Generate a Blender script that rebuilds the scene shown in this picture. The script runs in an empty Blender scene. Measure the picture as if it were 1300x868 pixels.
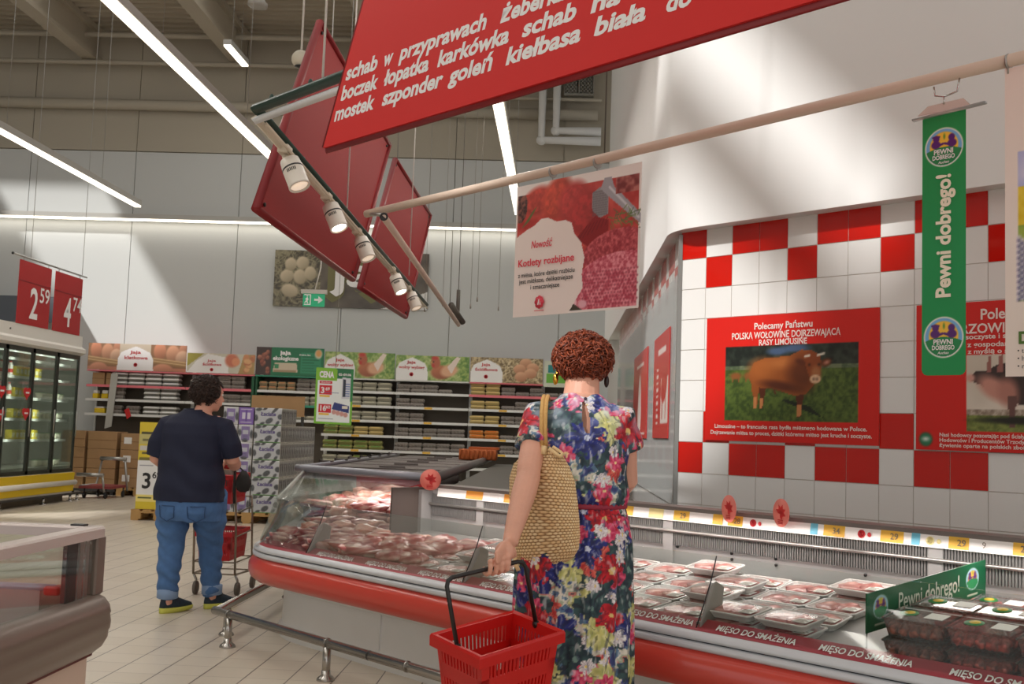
import bpy, math, random
import numpy as np
from mathutils import Vector, Matrix, noise as mnoise

random.seed(7)
rng = np.random.default_rng(11)
SC = bpy.context.scene
COL = SC.collection
Q = math.sqrt(0.5)
PI = math.pi

# ---------------------------------------------------------------- camera
cd = bpy.data.cameras.new('camera')
cam = bpy.data.objects.new('camera', cd)
COL.objects.link(cam)
SC.camera = cam
cd.sensor_width = 36.0
cd.lens = 1400.0 * 36.0 / 1300.0
cd.clip_end = 200
_y, _p, _r = map(math.radians, (2.4, 4.75, 2.0))
_F = Vector((-math.sin(_y) * math.cos(_p), math.cos(_y) * math.cos(_p), math.sin(_p)))
_R0 = Vector((math.cos(_y), math.sin(_y), 0))
_U0 = _R0.cross(_F)
_R = _R0 * math.cos(_r) + _U0 * math.sin(_r)
_U = -_R0 * math.sin(_r) + _U0 * math.cos(_r)
CAMZ = 1.28
cam.matrix_world = Matrix(((_R.x, _U.x, -_F.x, 0), (_R.y, _U.y, -_F.y, 0), (_R.z, _U.z, -_F.z, CAMZ), (0, 0, 0, 1)))
cd.dof.use_dof = True
cd.dof.focus_distance = 4.6
cd.dof.aperture_fstop = 13.0

# ---------------------------------------------------------------- world, sun, roof fill, exposure
SC.view_settings.view_transform = 'Standard'
SC.view_settings.look = 'None'
SC.view_settings.gamma = 1.0
SC.view_settings.use_curve_mapping = False
SC.view_settings.exposure = 0.0
SC.cycles.use_denoising = True
SC.cycles.max_bounces = 8
SC.cycles.transparent_max_bounces = 16
SC.cycles.sample_clamp_indirect = 6.0

wd = bpy.data.worlds.new('world')
SC.world = wd
wd.use_nodes = True
bg = wd.node_tree.nodes['Background']
bg.inputs[0].default_value = (1.0, 0.985, 0.965, 1)
bg.inputs[1].default_value = 0.95

SUN_D = Vector((0.66, 0.80, -1.0)).normalized()
sl = bpy.data.lights.new('sun', 'SUN')
sl.energy = 4.0
sl.angle = math.radians(2.5)
sl.color = (1.0, 0.98, 0.95)
so = bpy.data.objects.new('sun', sl)
COL.objects.link(so)
so.rotation_euler = SUN_D.to_track_quat('-Z', 'Y').to_euler()
so.location = (-6, -6, 14)

def area_light(name, loc, size, energy, col=(1, 1, 1), aim=(0, 0, -1), size_y=None, parent=None, spread=None):
    l = bpy.data.lights.new(name, 'AREA')
    l.energy = energy
    l.color = col
    l.size = size
    if size_y:
        l.shape = 'RECTANGLE'
        l.size_y = size_y
    if spread:
        l.spread = spread
    o = bpy.data.objects.new(name, l)
    COL.objects.link(o)
    o.rotation_euler = Vector(aim).to_track_quat('-Z', 'Y').to_euler()
    o.location = loc
    if parent:
        o.parent = parent
    return o

# added soft fill lamps under the closed roof, out of view
area_light('roof_fill_front', (-3.5, 3.0, 8.5), 11.0, 210, (1.0, 0.985, 0.96), (0.0, 0.0, -1), 9.0)
area_light('roof_fill_rear', (-4.5, 13.5, 8.5), 9.0, 150, (1.0, 0.99, 0.97), (0, 0.0, -1), 8.0)

# ---------------------------------------------------------------- helpers
def srgb(c):
    c = np.asarray(c, float) / 255.0
    return np.where(c <= 0.04045, c / 12.92, ((c + 0.055) / 1.055) ** 2.4)

def C(r, g, b):
    return tuple(float(x) for x in srgb((r, g, b))) + (1.0,)

MATS = {}
def M(name, rgb, rough=0.5, metal=0.0, emit=0.0, bump=0.0, bscale=60.0, spec=0.5, var=0.0, vscale=8.0, coat=0.0):
    if name in MATS:
        return MATS[name]
    m = bpy.data.materials.new(name)
    m.use_nodes = True
    nt = m.node_tree
    b = nt.nodes['Principled BSDF']
    b.inputs['Base Color'].default_value = C(*rgb)
    b.inputs['Roughness'].default_value = rough
    b.inputs['Metallic'].default_value = metal
    b.inputs['Specular IOR Level'].default_value = spec
    b.inputs['Coat Weight'].default_value = coat
    if emit:
        b.inputs['Emission Color'].default_value = C(*rgb)
        b.inputs['Emission Strength'].default_value = emit
    tc = nt.nodes.new('ShaderNodeTexCoord')
    if var:
        n = nt.nodes.new('ShaderNodeTexNoise')
        n.inputs['Scale'].default_value = vscale
        n.inputs['Detail'].default_value = 4
        mx = nt.nodes.new('ShaderNodeMix')
        mx.data_type = 'RGBA'
        lo = tuple(max(0, v * (1 - var)) for v in rgb)
        hi = tuple(min(255, v * (1 + var)) for v in rgb)
        mx.inputs[6].default_value = C(*lo)
        mx.inputs[7].default_value = C(*hi)
        nt.links.new(tc.outputs['Object'], n.inputs['Vector'])
        nt.links.new(n.outputs['Fac'], mx.inputs[0])
        nt.links.new(mx.outputs[2], b.inputs['Base Color'])
    if bump:
        n2 = nt.nodes.new('ShaderNodeTexNoise')
        n2.inputs['Scale'].default_value = bscale
        n2.inputs['Detail'].default_value = 3
        bp = nt.nodes.new('ShaderNodeBump')
        bp.inputs['Strength'].default_value = bump
        bp.inputs['Distance'].default_value = 0.01
        nt.links.new(tc.outputs['Object'], n2.inputs['Vector'])
        nt.links.new(n2.outputs['Fac'], bp.inputs['Height'])
        nt.links.new(bp.outputs['Normal'], b.inputs['Normal'])
    MATS[name] = m
    return m

def MV(name, rough=0.5, emit=0.0, bump=0.0, bscale=200.0, spec=0.5, sss=0.0, coat=0.0, sheen=0.0):
    """material whose base colour is the mesh's own printed colour attribute"""
    if name in MATS:
        return MATS[name]
    m = bpy.data.materials.new(name)
    m.use_nodes = True
    nt = m.node_tree
    b = nt.nodes['Principled BSDF']
    a = nt.nodes.new('ShaderNodeAttribute')
    a.attribute_name = 'Col'
    nt.links.new(a.outputs['Color'], b.inputs['Base Color'])
    b.inputs['Roughness'].default_value = rough
    b.inputs['Specular IOR Level'].default_value = spec
    b.inputs['Coat Weight'].default_value = coat
    if sss:
        b.inputs['Subsurface Weight'].default_value = sss
        b.inputs['Subsurface Radius'].default_value = (0.012, 0.005, 0.003)
        b.inputs['Subsurface Scale'].default_value = 1.0
    if emit:
        nt.links.new(a.outputs['Color'], b.inputs['Emission Color'])
        b.inputs['Emission Strength'].default_value = emit
    if bump:
        tc = nt.nodes.new('ShaderNodeTexCoord')
        n2 = nt.nodes.new('ShaderNodeTexNoise')
        n2.inputs['Scale'].default_value = bscale
        bp = nt.nodes.new('ShaderNodeBump')
        bp.inputs['Strength'].default_value = bump
        bp.inputs['Distance'].default_value = 0.005
        nt.links.new(tc.outputs['Object'], n2.inputs['Vector'])
        nt.links.new(n2.outputs['Fac'], bp.inputs['Height'])
        nt.links.new(bp.outputs['Normal'], b.inputs['Normal'])
    MATS[name] = m
    return m

def MG(name, tint=(245, 250, 248), refl=1.0, rough=0.02, haze=0.0):
    """clear sheet (glass or film): mostly see-through, Fresnel gloss, optional white haze"""
    if name in MATS:
        return MATS[name]
    m = bpy.data.materials.new(name)
    m.use_nodes = True
    nt = m.node_tree
    for n in list(nt.nodes):
        nt.nodes.remove(n)
    out = nt.nodes.new('ShaderNodeOutputMaterial')
    tr = nt.nodes.new('ShaderNodeBsdfTransparent')
    tr.inputs[0].default_value = C(*tint)
    gl = nt.nodes.new('ShaderNodeBsdfGlossy')
    gl.inputs['Roughness'].default_value = rough
    fr = nt.nodes.new('ShaderNodeFresnel')
    fr.inputs['IOR'].default_value = 1.45
    mul = nt.nodes.new('ShaderNodeMath')
    mul.operation = 'MULTIPLY'
    mul.inputs[1].default_value = refl
    nt.links.new(fr.outputs[0], mul.inputs[0])
    mx = nt.nodes.new('ShaderNodeMixShader')
    nt.links.new(mul.outputs[0], mx.inputs[0])
    nt.links.new(tr.outputs[0], mx.inputs[1])
    nt.links.new(gl.outputs[0], mx.inputs[2])
    last = mx
    if haze:
        df = nt.nodes.new('ShaderNodeBsdfDiffuse')
        df.inputs[0].default_value = C(235, 238, 236)
        m2 = nt.nodes.new('ShaderNodeMixShader')
        m2.inputs[0].default_value = haze
        nt.links.new(mx.outputs[0], m2.inputs[1])
        nt.links.new(df.outputs[0], m2.inputs[2])
        last = m2
    nt.links.new(last.outputs[0], out.inputs[0])
    MATS[name] = m
    return m

ORIG = {}          # world position of each thing while its parts are being built

def UV(p):
    return (Q * (p[0] + p[1]), Q * (p[1] - p[0]), p[2])

class MB:
    """collects faces for ONE mesh object"""
    def __init__(s, T=None):
        s.v, s.f, s.mi, s.sm, s.c = [], [], [], [], []
        s.T, s.mat, s.col = T, 0, None
    def add(s, verts, faces, smooth=False, cols=None):
        n = len(s.v)
        if isinstance(s.T, Matrix):
            verts = [tuple(s.T @ Vector(p)) for p in verts]
        elif s.T:
            verts = [s.T(p) for p in verts]
        s.v += [tuple(p) for p in verts]
        s.f += [tuple(i + n for i in f) for f in faces]
        s.mi += [s.mat] * len(faces)
        s.sm += [smooth] * len(faces)
        if cols is not None:
            s.c += list(cols)
        else:
            s.c += [s.col or (1, 1, 1, 1)] * len(verts)
        return s
    def box(s, x0, x1, y0, y1, z0, z1):
        s.add([(x0, y0, z0), (x1, y0, z0), (x1, y1, z0), (x0, y1, z0), (x0, y0, z1), (x1, y0, z1), (x1, y1, z1), (x0, y1, z1)],
              [(0, 3, 2, 1), (4, 5, 6, 7), (0, 1, 5, 4), (1, 2, 6, 5), (2, 3, 7, 6), (3, 0, 4, 7)])
        return s
    def cbox(s, c, d):
        return s.box(c[0] - d[0] / 2, c[0] + d[0] / 2, c[1] - d[1] / 2, c[1] + d[1] / 2, c[2] - d[2] / 2, c[2] + d[2] / 2)
    def rbox(s, x0, x1, y0, y1, z0, z1, r=0.01):
        """box with chamfered vertical and top/bottom edges"""
        def ring(x0, x1, y0, y1, z, r):
            return [(x0 + r, y0, z), (x1 - r, y0, z), (x1, y0 + r, z), (x1, y1 - r, z), (x1 - r, y1, z), (x0 + r, y1, z), (x0, y1 - r, z), (x0, y0 + r, z)]
        rings = [ring(x0 + r, x1 - r, y0 + r, y1 - r, z0, r * .5), ring(x0, x1, y0, y1, z0 + r, r), ring(x0, x1, y0, y1, z1 - r, r), ring(x0 + r, x1 - r, y0 + r, y1 - r, z1, r * .5)]
        return s.loft(rings, smooth=False)
    def loft(s, rings, caps=True, smooth=True, closed=True, cols=None):
        n = len(rings[0])
        vs = [p for r in rings for p in r]
        fs = []
        for i in range(len(rings) - 1):
            for j in range(n if closed else n - 1):
                a, b = i * n + j, i * n + (j + 1) % n
                fs.append((a, b, b + n, a + n))
        if caps and closed:
            fs.append(tuple(range(n - 1, -1, -1)))
            k = (len(rings) - 1) * n
            fs.append(tuple(range(k, k + n)))
        return s.add(vs, fs, smooth, cols)
    def tube(s, pts, r, n=10, caps=True, flat=None):
        pts = [Vector(p) for p in pts]
        rs = r if isinstance(r, list) else [r] * len(pts)     # a tuple = flattened section
        t0 = (pts[1] - pts[0]).normalized()
        up = Vector((0, 0, 1)) if abs(t0.z) < 0.9 else Vector((1, 0, 0))
        a = t0.cross(up).normalized()
        rings = []
        for i, p in enumerate(pts):
            if i == 0: t = t0
            elif i == len(pts) - 1: t = (pts[i] - pts[i - 1]).normalized()
            else: t = ((pts[i + 1] - pts[i]).normalized() + (pts[i] - pts[i - 1]).normalized()).normalized()
            a = (a - t * a.dot(t)).normalized()
            b = t.cross(a)
            k = rs[i]
            ra, rb = (k if isinstance(k, (tuple, list)) else (k, k))
            rings.append([tuple(p + a * (ra * math.cos(2 * PI * j / n)) + b * (rb * math.sin(2 * PI * j / n))) for j in range(n)])
        return s.loft(rings, caps)
    def lathe(s, prof, o=(0, 0, 0), axis=(0, 0, 1), n=20, caps=True):
        ax = Vector(axis).normalized()
        e1 = ax.orthogonal().normalized()
        e2 = ax.cross(e1)
        o = Vector(o)
        rings = [[tuple(o + ax * h + e1 * (r * math.cos(2 * PI * j / n)) + e2 * (r * math.sin(2 * PI * j / n))) for j in range(n)] for r, h in prof]
        return s.loft(rings, caps)
    def ell(s, c, r, n=14, m=10):
        rings = []
        for i in range(m + 1):
            t = -PI / 2 + PI * (i + 0.02) / (m + 0.04)
            rings.append([(c[0] + r[0] * math.cos(t) * math.cos(2 * PI * j / n), c[1] + r[1] * math.cos(t) * math.sin(2 * PI * j / n), c[2] + r[2] * math.sin(t)) for j in range(n)])
        return s.loft(rings)
    def poly(s, pts, d):
        """planar polygon (3-D points) extruded by vector d"""
        d = Vector(d)
        n = len(pts)
        vs = [tuple(p) for p in pts] + [tuple(Vector(p) + d) for p in pts]
        fs = [tuple(range(n - 1, -1, -1)), tuple(range(n, 2 * n))] + [(i, (i + 1) % n, (i + 1) % n + n, i + n) for i in range(n)]
        return s.add(vs, fs)
    def build(s, name, mats, parent=None, local=False, colors=False, bevel=0.0):
        me = bpy.data.meshes.new(name)
        vs = np.array(s.v, dtype=float).reshape(-1, 3)
        if parent is not None and not local and parent.name in ORIG:
            vs = vs - np.array(ORIG[parent.name])
        me.from_pydata(vs.tolist(), [], s.f)
        for m in (mats if isinstance(mats, (list, tuple)) else [mats]):
            me.materials.append(m)
        me.polygons.foreach_set('material_index', s.mi)
        me.polygons.foreach_set('use_smooth', s.sm)
        if colors:
            at = me.color_attributes.new('Col', 'FLOAT_COLOR', 'POINT')
            at.data.foreach_set('color', np.array(s.c, dtype=np.float32).ravel())
        o = bpy.data.objects.new(name, me)
        COL.objects.link(o)
        if bevel:
            bv = o.modifiers.new('bevel', 'BEVEL')
            bv.width = bevel
            bv.segments = 2
            bv.limit_method = 'ANGLE'
        if parent is not None:
            o.parent = parent
            if parent.name in ORIG:
                ORIG[o.name] = ORIG[parent.name]
        return o

def tag(o, label=None, cat=None, group=None, kind=None):
    if label: o['label'] = label
    if cat: o['category'] = cat
    if group: o['group'] = group
    if kind: o['kind'] = kind
    return o

def thing(name, label, cat, loc=(0, 0, 0), rz=0.0, group=None):
    o = bpy.data.objects.new(name, None)
    o.empty_display_size = 0.1
    COL.objects.link(o)
    o.location = loc
    o.rotation_euler = (0, 0, rz)
    if rz == 0:
        ORIG[o.name] = tuple(loc)
    return tag(o, label, cat, group)

def struct(name, mb, mat, **k):
    return tag(mb.build(name, mat, **k), kind='structure')

def setorigin(o, loc):
    """move a top-level mesh's origin without moving its faces"""
    o.data.transform(Matrix.Translation(-Vector(loc)))
    o.location = loc
    return o

def dup(root, loc, rz=None, label=None, group=None, scale=None):
    def cp(o, par):
        c = o.copy()
        COL.objects.link(c)
        if par is not None: c.parent = par
        for ch in [x for x in KIDS.get(o.name, ())]:
            cp(ch, c)
        return c
    r = cp(root, None)
    r.location = loc
    if rz is not None: r.rotation_euler = rz if isinstance(rz, (tuple, list)) else (0, 0, rz)
    if scale: r.scale = scale
    if label: r['label'] = label
    if group: r['group'] = group
    return r

KIDS = {}
def note_kids(root):
    """remember the children of a thing that will be copied"""
    def go(o):
        KIDS[o.name] = list(o.children)
        for c in o.children: go(c)
    bpy.context.view_layer.update()
    go(root)
    return root

def mesh_obj(name, verts, faces, mat, parent=None, smooth=True, colors=None, local=False):
    mb = MB()
    mb.v = [tuple(p) for p in verts]
    mb.f = [tuple(f) for f in faces]
    mb.mi = [0] * len(faces)
    mb.sm = [smooth] * len(faces)
    mb.c = colors if colors is not None else [(1, 1, 1, 1)] * len(verts)
    return mb.build(name, mat, parent, local=local, colors=colors is not None)

def remeshed(mb, voxel, smooth=2, sub=0):
    """fuse overlapping pieces into one continuous skin; returns (verts, faces)"""
    o = mb.build('tmp', M('tmp', (200, 200, 200)))
    r = o.modifiers.new('r', 'REMESH')
    r.mode = 'VOXEL'
    r.voxel_size = voxel
    r.adaptivity = 0
    if smooth:
        sm = o.modifiers.new('s', 'SMOOTH')
        sm.iterations = smooth
        sm.factor = 0.5
    bpy.context.view_layer.update()
    me = bpy.data.meshes.new_from_object(o.evaluated_get(bpy.context.evaluated_depsgraph_get()))
    v = np.empty(len(me.vertices) * 3)
    me.vertices.foreach_get('co', v)
    nn = np.empty(len(me.vertices) * 3)
    me.vertices.foreach_get('normal', nn)
    f = [tuple(p.vertices) for p in me.polygons]
    old = o.data
    bpy.data.objects.remove(o)
    bpy.data.meshes.remove(old)
    bpy.data.meshes.remove(me)
    return v.reshape(-1, 3), f, nn.reshape(-1, 3)

# ---- printed pictures: painted in numpy, laid out as a fine coloured grid
class Cv:
    def __init__(s, w, h, px, bg=(255, 255, 255)):
        s.w, s.h, s.px = w, h, px
        s.nx, s.ny = int(w / px) + 1, int(h / px) + 1
        s.X, s.Y = np.meshgrid(np.linspace(0, w, s.nx), np.linspace(0, h, s.ny))
        s.a = np.ones((s.ny, s.nx, 3)) * np.array(bg, float)
    def put(s, mask, col):
        mask = np.clip(mask, 0, 1)[..., None]
        col = np.asarray(col, float)
        s.a = s.a * (1 - mask) + col * mask
    def ell(s, cx, cy, rx, ry, col, rot=0.0, edge=None, shade=None):
        c, sn = math.cos(rot), math.sin(rot)
        dx, dy = s.X - cx, s.Y - cy
        u, v = (dx * c + dy * sn) / rx, (-dx * sn + dy * c) / ry
        d = np.sqrt(u * u + v * v)
        e = edge or max(s.px / min(rx, ry), 0.02)
        m = np.clip((1 + e - d) / (2 * e), 0, 1)
        if shade is not None:
            t = np.clip(0.5 + 0.5 * v - 0.15 * u, 0, 1)[..., None]
            col = np.asarray(shade, float) * (1 - t) + np.asarray(col, float) * t
        s.put(m, col)
    def rect(s, x0, y0, x1, y1, col):
        s.put(((s.X >= x0) & (s.X <= x1) & (s.Y >= y0) & (s.Y <= y1)) * 1.0, col)
    def poly(s, pts, col):
        ins = np.zeros(s.X.shape, bool)
        n = len(pts)
        for i in range(n):
            x1, y1 = pts[i]
            x2, y2 = pts[(i + 1) % n]
            if y1 == y2: continue
            cond = ((y1 > s.Y) != (y2 > s.Y)) & (s.X < (x2 - x1) * (s.Y - y1) / (y2 - y1) + x1)
            ins ^= cond
        s.put(ins * 1.0, col)
    def line(s, x0, y0, x1, y1, w, col):
        dx, dy = x1 - x0, y1 - y0
        L = dx * dx + dy * dy + 1e-12
        t = np.clip(((s.X - x0) * dx + (s.Y - y0) * dy) / L, 0, 1)
        d = np.hypot(s.X - x0 - t * dx, s.Y - y0 - t * dy)
        s.put(np.clip((w - d) / s.px + 0.5, 0, 1), col)
    def noise(s, cell, seed=0):
        r = np.random.default_rng(seed)
        gx, gy = int(s.w / cell) + 3, int(s.h / cell) + 3
        g = r.random((gy, gx))
        fx, fy = s.X / cell, s.Y / cell
        ix, iy = fx.astype(int), fy.astype(int)
        tx, ty = fx - ix, fy - iy
        tx, ty = tx * tx * (3 - 2 * tx), ty * ty * (3 - 2 * ty)
        return (g[iy, ix] * (1 - tx) + g[iy, ix + 1] * tx) * (1 - ty) + (g[iy + 1, ix] * (1 - tx) + g[iy + 1, ix + 1] * tx) * ty
    def mottle(s, mask, c0, c1, cell, seed=0):
        n = (s.noise(cell, seed) * 0.6 + s.noise(cell / 2.3, seed + 1) * 0.4)
        n = np.clip((n - 0.5) * 2.2 + 0.5, 0, 1)[..., None]
        col = np.asarray(c0, float) * (1 - n) + np.asarray(c1, float) * n
        m = np.clip(mask, 0, 1)[..., None]
        s.a = s.a * (1 - m) + col * m
    def mask_rect(s, x0, y0, x1, y1):
        return ((s.X >= x0) & (s.X <= x1) & (s.Y >= y0) & (s.Y <= y1)) * 1.0
    def mask_ell(s, cx, cy, rx, ry, rot=0.0):
        c, sn = math.cos(rot), math.sin(rot)
        dx, dy = s.X - cx, s.Y - cy
        return (((dx * c + dy * sn) / rx) ** 2 + ((-dx * sn + dy * c) / ry) ** 2 <= 1) * 1.0
    def build(s, name, o, ex, ez, parent=None, thick=0.004, rough=0.35, mat=None, shear=0.0, bend=None, cut=None):
        """o = lower-left corner, ex / ez unit vectors; printed face looks along ex x ez"""
        o, ex, ez = Vector(o), Vector(ex).normalized(), Vector(ez).normalized()
        nrm = ex.cross(ez)
        P = (np.array(o)[None, None] + s.X[..., None] * np.array(ex) + s.Y[..., None] * np.array(ez) + (shear * s.Y)[..., None] * np.array(ex))
        if bend is not None:
            P = P + bend(s.X, s.Y)[..., None] * np.array(nrm)
        v = P.reshape(-1, 3)
        i = np.arange((s.ny - 1) * (s.nx - 1))
        r, c = i // (s.nx - 1), i % (s.nx - 1)
        a = r * s.nx + c
        F = np.stack([a, a + 1, a + 1 + s.nx, a + s.nx], 1)
        cols = np.concatenate([srgb(s.a.reshape(-1, 3)), np.ones((len(v), 1))], 1)
        nv = len(v)
        if cut is not None:          # a cloth sheet with a shaped outline
            keep = cut(s.X.ravel()[F].mean(1), s.Y.ravel()[F].mean(1))
            return mesh_obj(name, v.tolist(), F[keep].tolist(), mat or MV('printed_sheet', rough), parent, smooth=False, colors=cols.tolist())
        # plain back and rim give the sheet its thickness
        b = (P - np.array(nrm) * thick)
        ring = [(0, j) for j in range(s.nx)] + [(k, s.nx - 1) for k in range(1, s.ny)] + [(s.ny - 1, j) for j in range(s.nx - 2, -1, -1)] + [(k, 0) for k in range(s.ny - 2, 0, -1)]
        bv = [b[r_, c_] for r_, c_ in ring]
        bc = [cols[r_ * s.nx + c_] for r_, c_ in ring]
        nr = len(ring)
        ri = [r_ * s.nx + c_ for r_, c_ in ring]
        faces = F.tolist() + [(ri[k], nv + k, nv + (k + 1) % nr, ri[(k + 1) % nr]) for k in range(nr)]
        faces.append(tuple(nv + k for k in range(nr - 1, -1, -1)))
        verts = v.tolist() + [tuple(x) for x in bv]
        colors = cols.tolist() + [tuple(x) for x in bc]
        return mesh_obj(name, verts, faces, mat or MV('printed_sheet', rough), parent, smooth=False, colors=colors)

FONT_CACHE = {}
def text(s, o, ex, ey, h, mat, parent=None, name='lettering', width=None, bold=0.0, shear=0.0, align='LEFT', out=0.003, vshear=0.0, local=False):
    """flat raised lettering; o = baseline start, h = cap height"""
    cu = bpy.data.curves.new('t', 'FONT')
    cu.body = s
    cu.size = 1.0
    cu.align_x = align
    cu.offset = bold
    cu.shear = shear
    cu.resolution_u = 3
    ob = bpy.data.objects.new('t', cu)
    COL.objects.link(ob)
    bpy.context.view_layer.update()
    me = bpy.data.meshes.new_from_object(ob.evaluated_get(bpy.context.evaluated_depsgraph_get()))
    bpy.data.objects.remove(ob)
    bpy.data.curves.remove(cu)
    n = len(me.vertices)
    co = np.empty(n * 3)
    me.vertices.foreach_get('co', co)
    co = co.reshape(-1, 3)
    f = [tuple(p.vertices) for p in me.polygons]
    bpy.data.meshes.remove(me)
    k = h / 0.72
    kx = k
    if width:
        kx = width / max(1e-6, (co[:, 0].max() - co[:, 0].min()))
    ex, ey = Vector(ex).normalized(), Vector(ey).normalized()
    nz = ex.cross(ey)
    o = np.array(o) + np.array(nz) * out
    x = co[:, 0] * kx
    y = co[:, 1] * k
    x = x + vshear * y
    v = o[None] + x[:, None] * np.array(ex) + y[:, None] * np.array(ey)
    return mesh_obj(name, v, f, mat, parent, smooth=False, local=local)

# common materials
m_steel = M('brushed_steel', (170, 168, 164), 0.32, 0.9)
m_chrome = M('chrome', (200, 198, 195), 0.15, 1.0)
m_white = M('white_enamel', (226, 222, 214), 0.4)
m_wpaper = M('white_card', (238, 236, 232), 0.6)
m_black = M('black_plastic', (22, 22, 24), 0.45)
m_dark = M('dark_grey_metal', (62, 60, 58), 0.45, 0.2)
m_red = M('red_plastic', (200, 24, 20), 0.35)
m_txtw = M('white_print', (240, 238, 236), 0.5)
m_txtr = M('red_print', (196, 40, 48), 0.5)
m_txtk = M('black_print', (30, 28, 28), 0.5)
m_txtg = M('green_print', (30, 120, 60), 0.5)
m_glass = MG('clear_glass', (248, 251, 249), 0.45, 0.03)
m_yellow = M('yellow_plastic', (225, 190, 20), 0.5)
# ================================================================ THE SETTING
m_wall = M('painted_wall_panel', (200, 202, 200), 0.7, bump=0.03, bscale=30)
m_wallup = M('painted_upper_wall', (176, 168, 152), 0.75)  # beige paint, darkened further for the shade above the hanging lamps
m_ceil = M('corrugated_roof_sheet', (176, 166, 148), 0.6)  # roof colour also darkened to carry that shade
m_beam = M('painted_roof_beam', (178, 168, 150), 0.6)
m_plaster = M('white_plaster', (225, 225, 223), 0.65, bump=0.02, bscale=12)
m_tilew = M('white_glazed_tile', (225, 224, 221), 0.12, coat=0.3)
m_tiler = M('red_glazed_tile', (196, 22, 10), 0.12, coat=0.3)
m_grout = M('tile_grout', (196, 188, 178), 0.8)

# ---- floor: square ceramic tiles with dark joints
def floor_material():
    m = bpy.data.materials.new('floor_tiles')
    m.use_nodes = True
    nt = m.node_tree
    b = nt.nodes['Principled BSDF']
    tc = nt.nodes.new('ShaderNodeTexCoord')
    sep = nt.nodes.new('ShaderNodeSeparateXYZ')
    nt.links.new(tc.outputs['Object'], sep.inputs[0])
    def math_(op, a, bb=None):
        n = nt.nodes.new('ShaderNodeMath')
        n.operation = op
        for k, val in enumerate((a, bb)):
            if val is None: continue
            if isinstance(val, (int, float)): n.inputs[k].default_value = val
            else: nt.links.new(val, n.inputs[k])
        return n.outputs[0]
    S = 0.225
    tx = math_('DIVIDE', math_('ADD', sep.outputs[0], 1.989 + 45), S)
    ty = math_('DIVIDE', math_('ADD', sep.outputs[1], 45 - 5.43), S)
    gx = math_('LESS_THAN', math_('FRACT', tx), 0.030)
    gy = math_('LESS_THAN', math_('FRACT', ty), 0.022)
    cmb = nt.nodes.new('ShaderNodeCombineXYZ')
    nt.links.new(math_('FLOOR', tx), cmb.inputs[0])
    nt.links.new(math_('FLOOR', ty), cmb.inputs[1])
    wn = nt.nodes.new('ShaderNodeTexWhiteNoise')
    wn.noise_dimensions = '2D'
    nt.links.new(cmb.outputs[0], wn.inputs['Vector'])
    nz = nt.nodes.new('ShaderNodeTexNoise')
    nz.inputs['Scale'].default_value = 1.3
    nz.inputs['Detail'].default_value = 6
    nt.links.new(tc.outputs['Object'], nz.inputs['Vector'])
    t = math_('ADD', math_('MULTIPLY', wn.outputs['Value'], 0.45), math_('MULTIPLY', nz.outputs['Fac'], 0.55))
    mx = nt.nodes.new('ShaderNodeMix'); mx.data_type = 'RGBA'
    mx.inputs[6].default_value = C(196, 184, 166)
    mx.inputs[7].default_value = C(214, 204, 188)
    nt.links.new(t, mx.inputs[0])
    m1 = nt.nodes.new('ShaderNodeMix'); m1.data_type = 'RGBA'
    m1.inputs[7].default_value = C(160, 148, 134)
    nt.links.new(gy, m1.inputs[0]); nt.links.new(mx.outputs[2], m1.inputs[6])
    m2 = nt.nodes.new('ShaderNodeMix'); m2.data_type = 'RGBA'
    m2.inputs[7].default_value = C(92, 80, 70)
    nt.links.new(gx, m2.inputs[0]); nt.links.new(m1.outputs[2], m2.inputs[6])
    nt.links.new(m2.outputs[2], b.inputs['Base Color'])
    b.inputs['Roughness'].default_value = 0.32
    return m
mb = MB(); mb.box(-18, 8, -9, 20.2, -0.1, 0.0)
struct('floor', mb, floor_material())

# ---- back wall with panel joints, seams as shallow grooves
mb = MB()
for k in range(-18, 6, 2):
    mb.mat = 0
    mb.box(k + 0.006, k + 1.994, 20.0, 20.2, 0.0, 6.29)
    mb.mat = 1
    mb.box(k + 0.006, k + 1.994, 20.0, 20.2, 6.31, 8.75)
mb.mat = 1
mb.box(-18, 6, 20.05, 20.2, 0, 8.75)
struct('wall_back', mb, [m_wall, m_wallup])
mb = MB(); mb.box(-18.2, -18.0, -9, 20.2, 0, 8.75)
struct('wall_left', mb, m_wall)

# ---- roof: sheet with unseen openings shaped for the sun patches; corrugated towards the back wall
HOLES = [(-4.75, -2.05, 1.0, 4.6), (-4.93, -4.42, -1.85, -1.22), (-12.7, -10.55, 14.4, 17.6), (-13.9, -11.8, 7.0, 11.6)]
xs = sorted({-18.0, 6.0} | {h[0] for h in HOLES} | {h[1] for h in HOLES})
ys = sorted({-9.0, 18.0} | {h[2] for h in HOLES} | {h[3] for h in HOLES})
mb = MB()
for i in range(len(xs) - 1):
    for j in range(len(ys) - 1):
        cx, cy = (xs[i] + xs[i + 1]) / 2, (ys[j] + ys[j + 1]) / 2
        if any(h[0] < cx < h[1] and h[2] < cy < h[3] for h in HOLES): continue
        mb.box(xs[i], xs[i + 1], ys[j], ys[j + 1], 8.6, 8.7)
prof = []
y = 18.0
while y < 20.15:
    prof += [(y, 8.60), (y + 0.09, 8.60), (y + 0.12, 8.68), (y + 0.21, 8.68)]
    y += 0.24
vs = [(-18, a, b) for a, b in prof] + [(6, a, b) for a, b in prof]
n = len(prof)
mb.add(vs, [(i, i + 1, i + 1 + n, i + n) for i in range(n - 1)])
struct('ceiling', mb, m_ceil)

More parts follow.
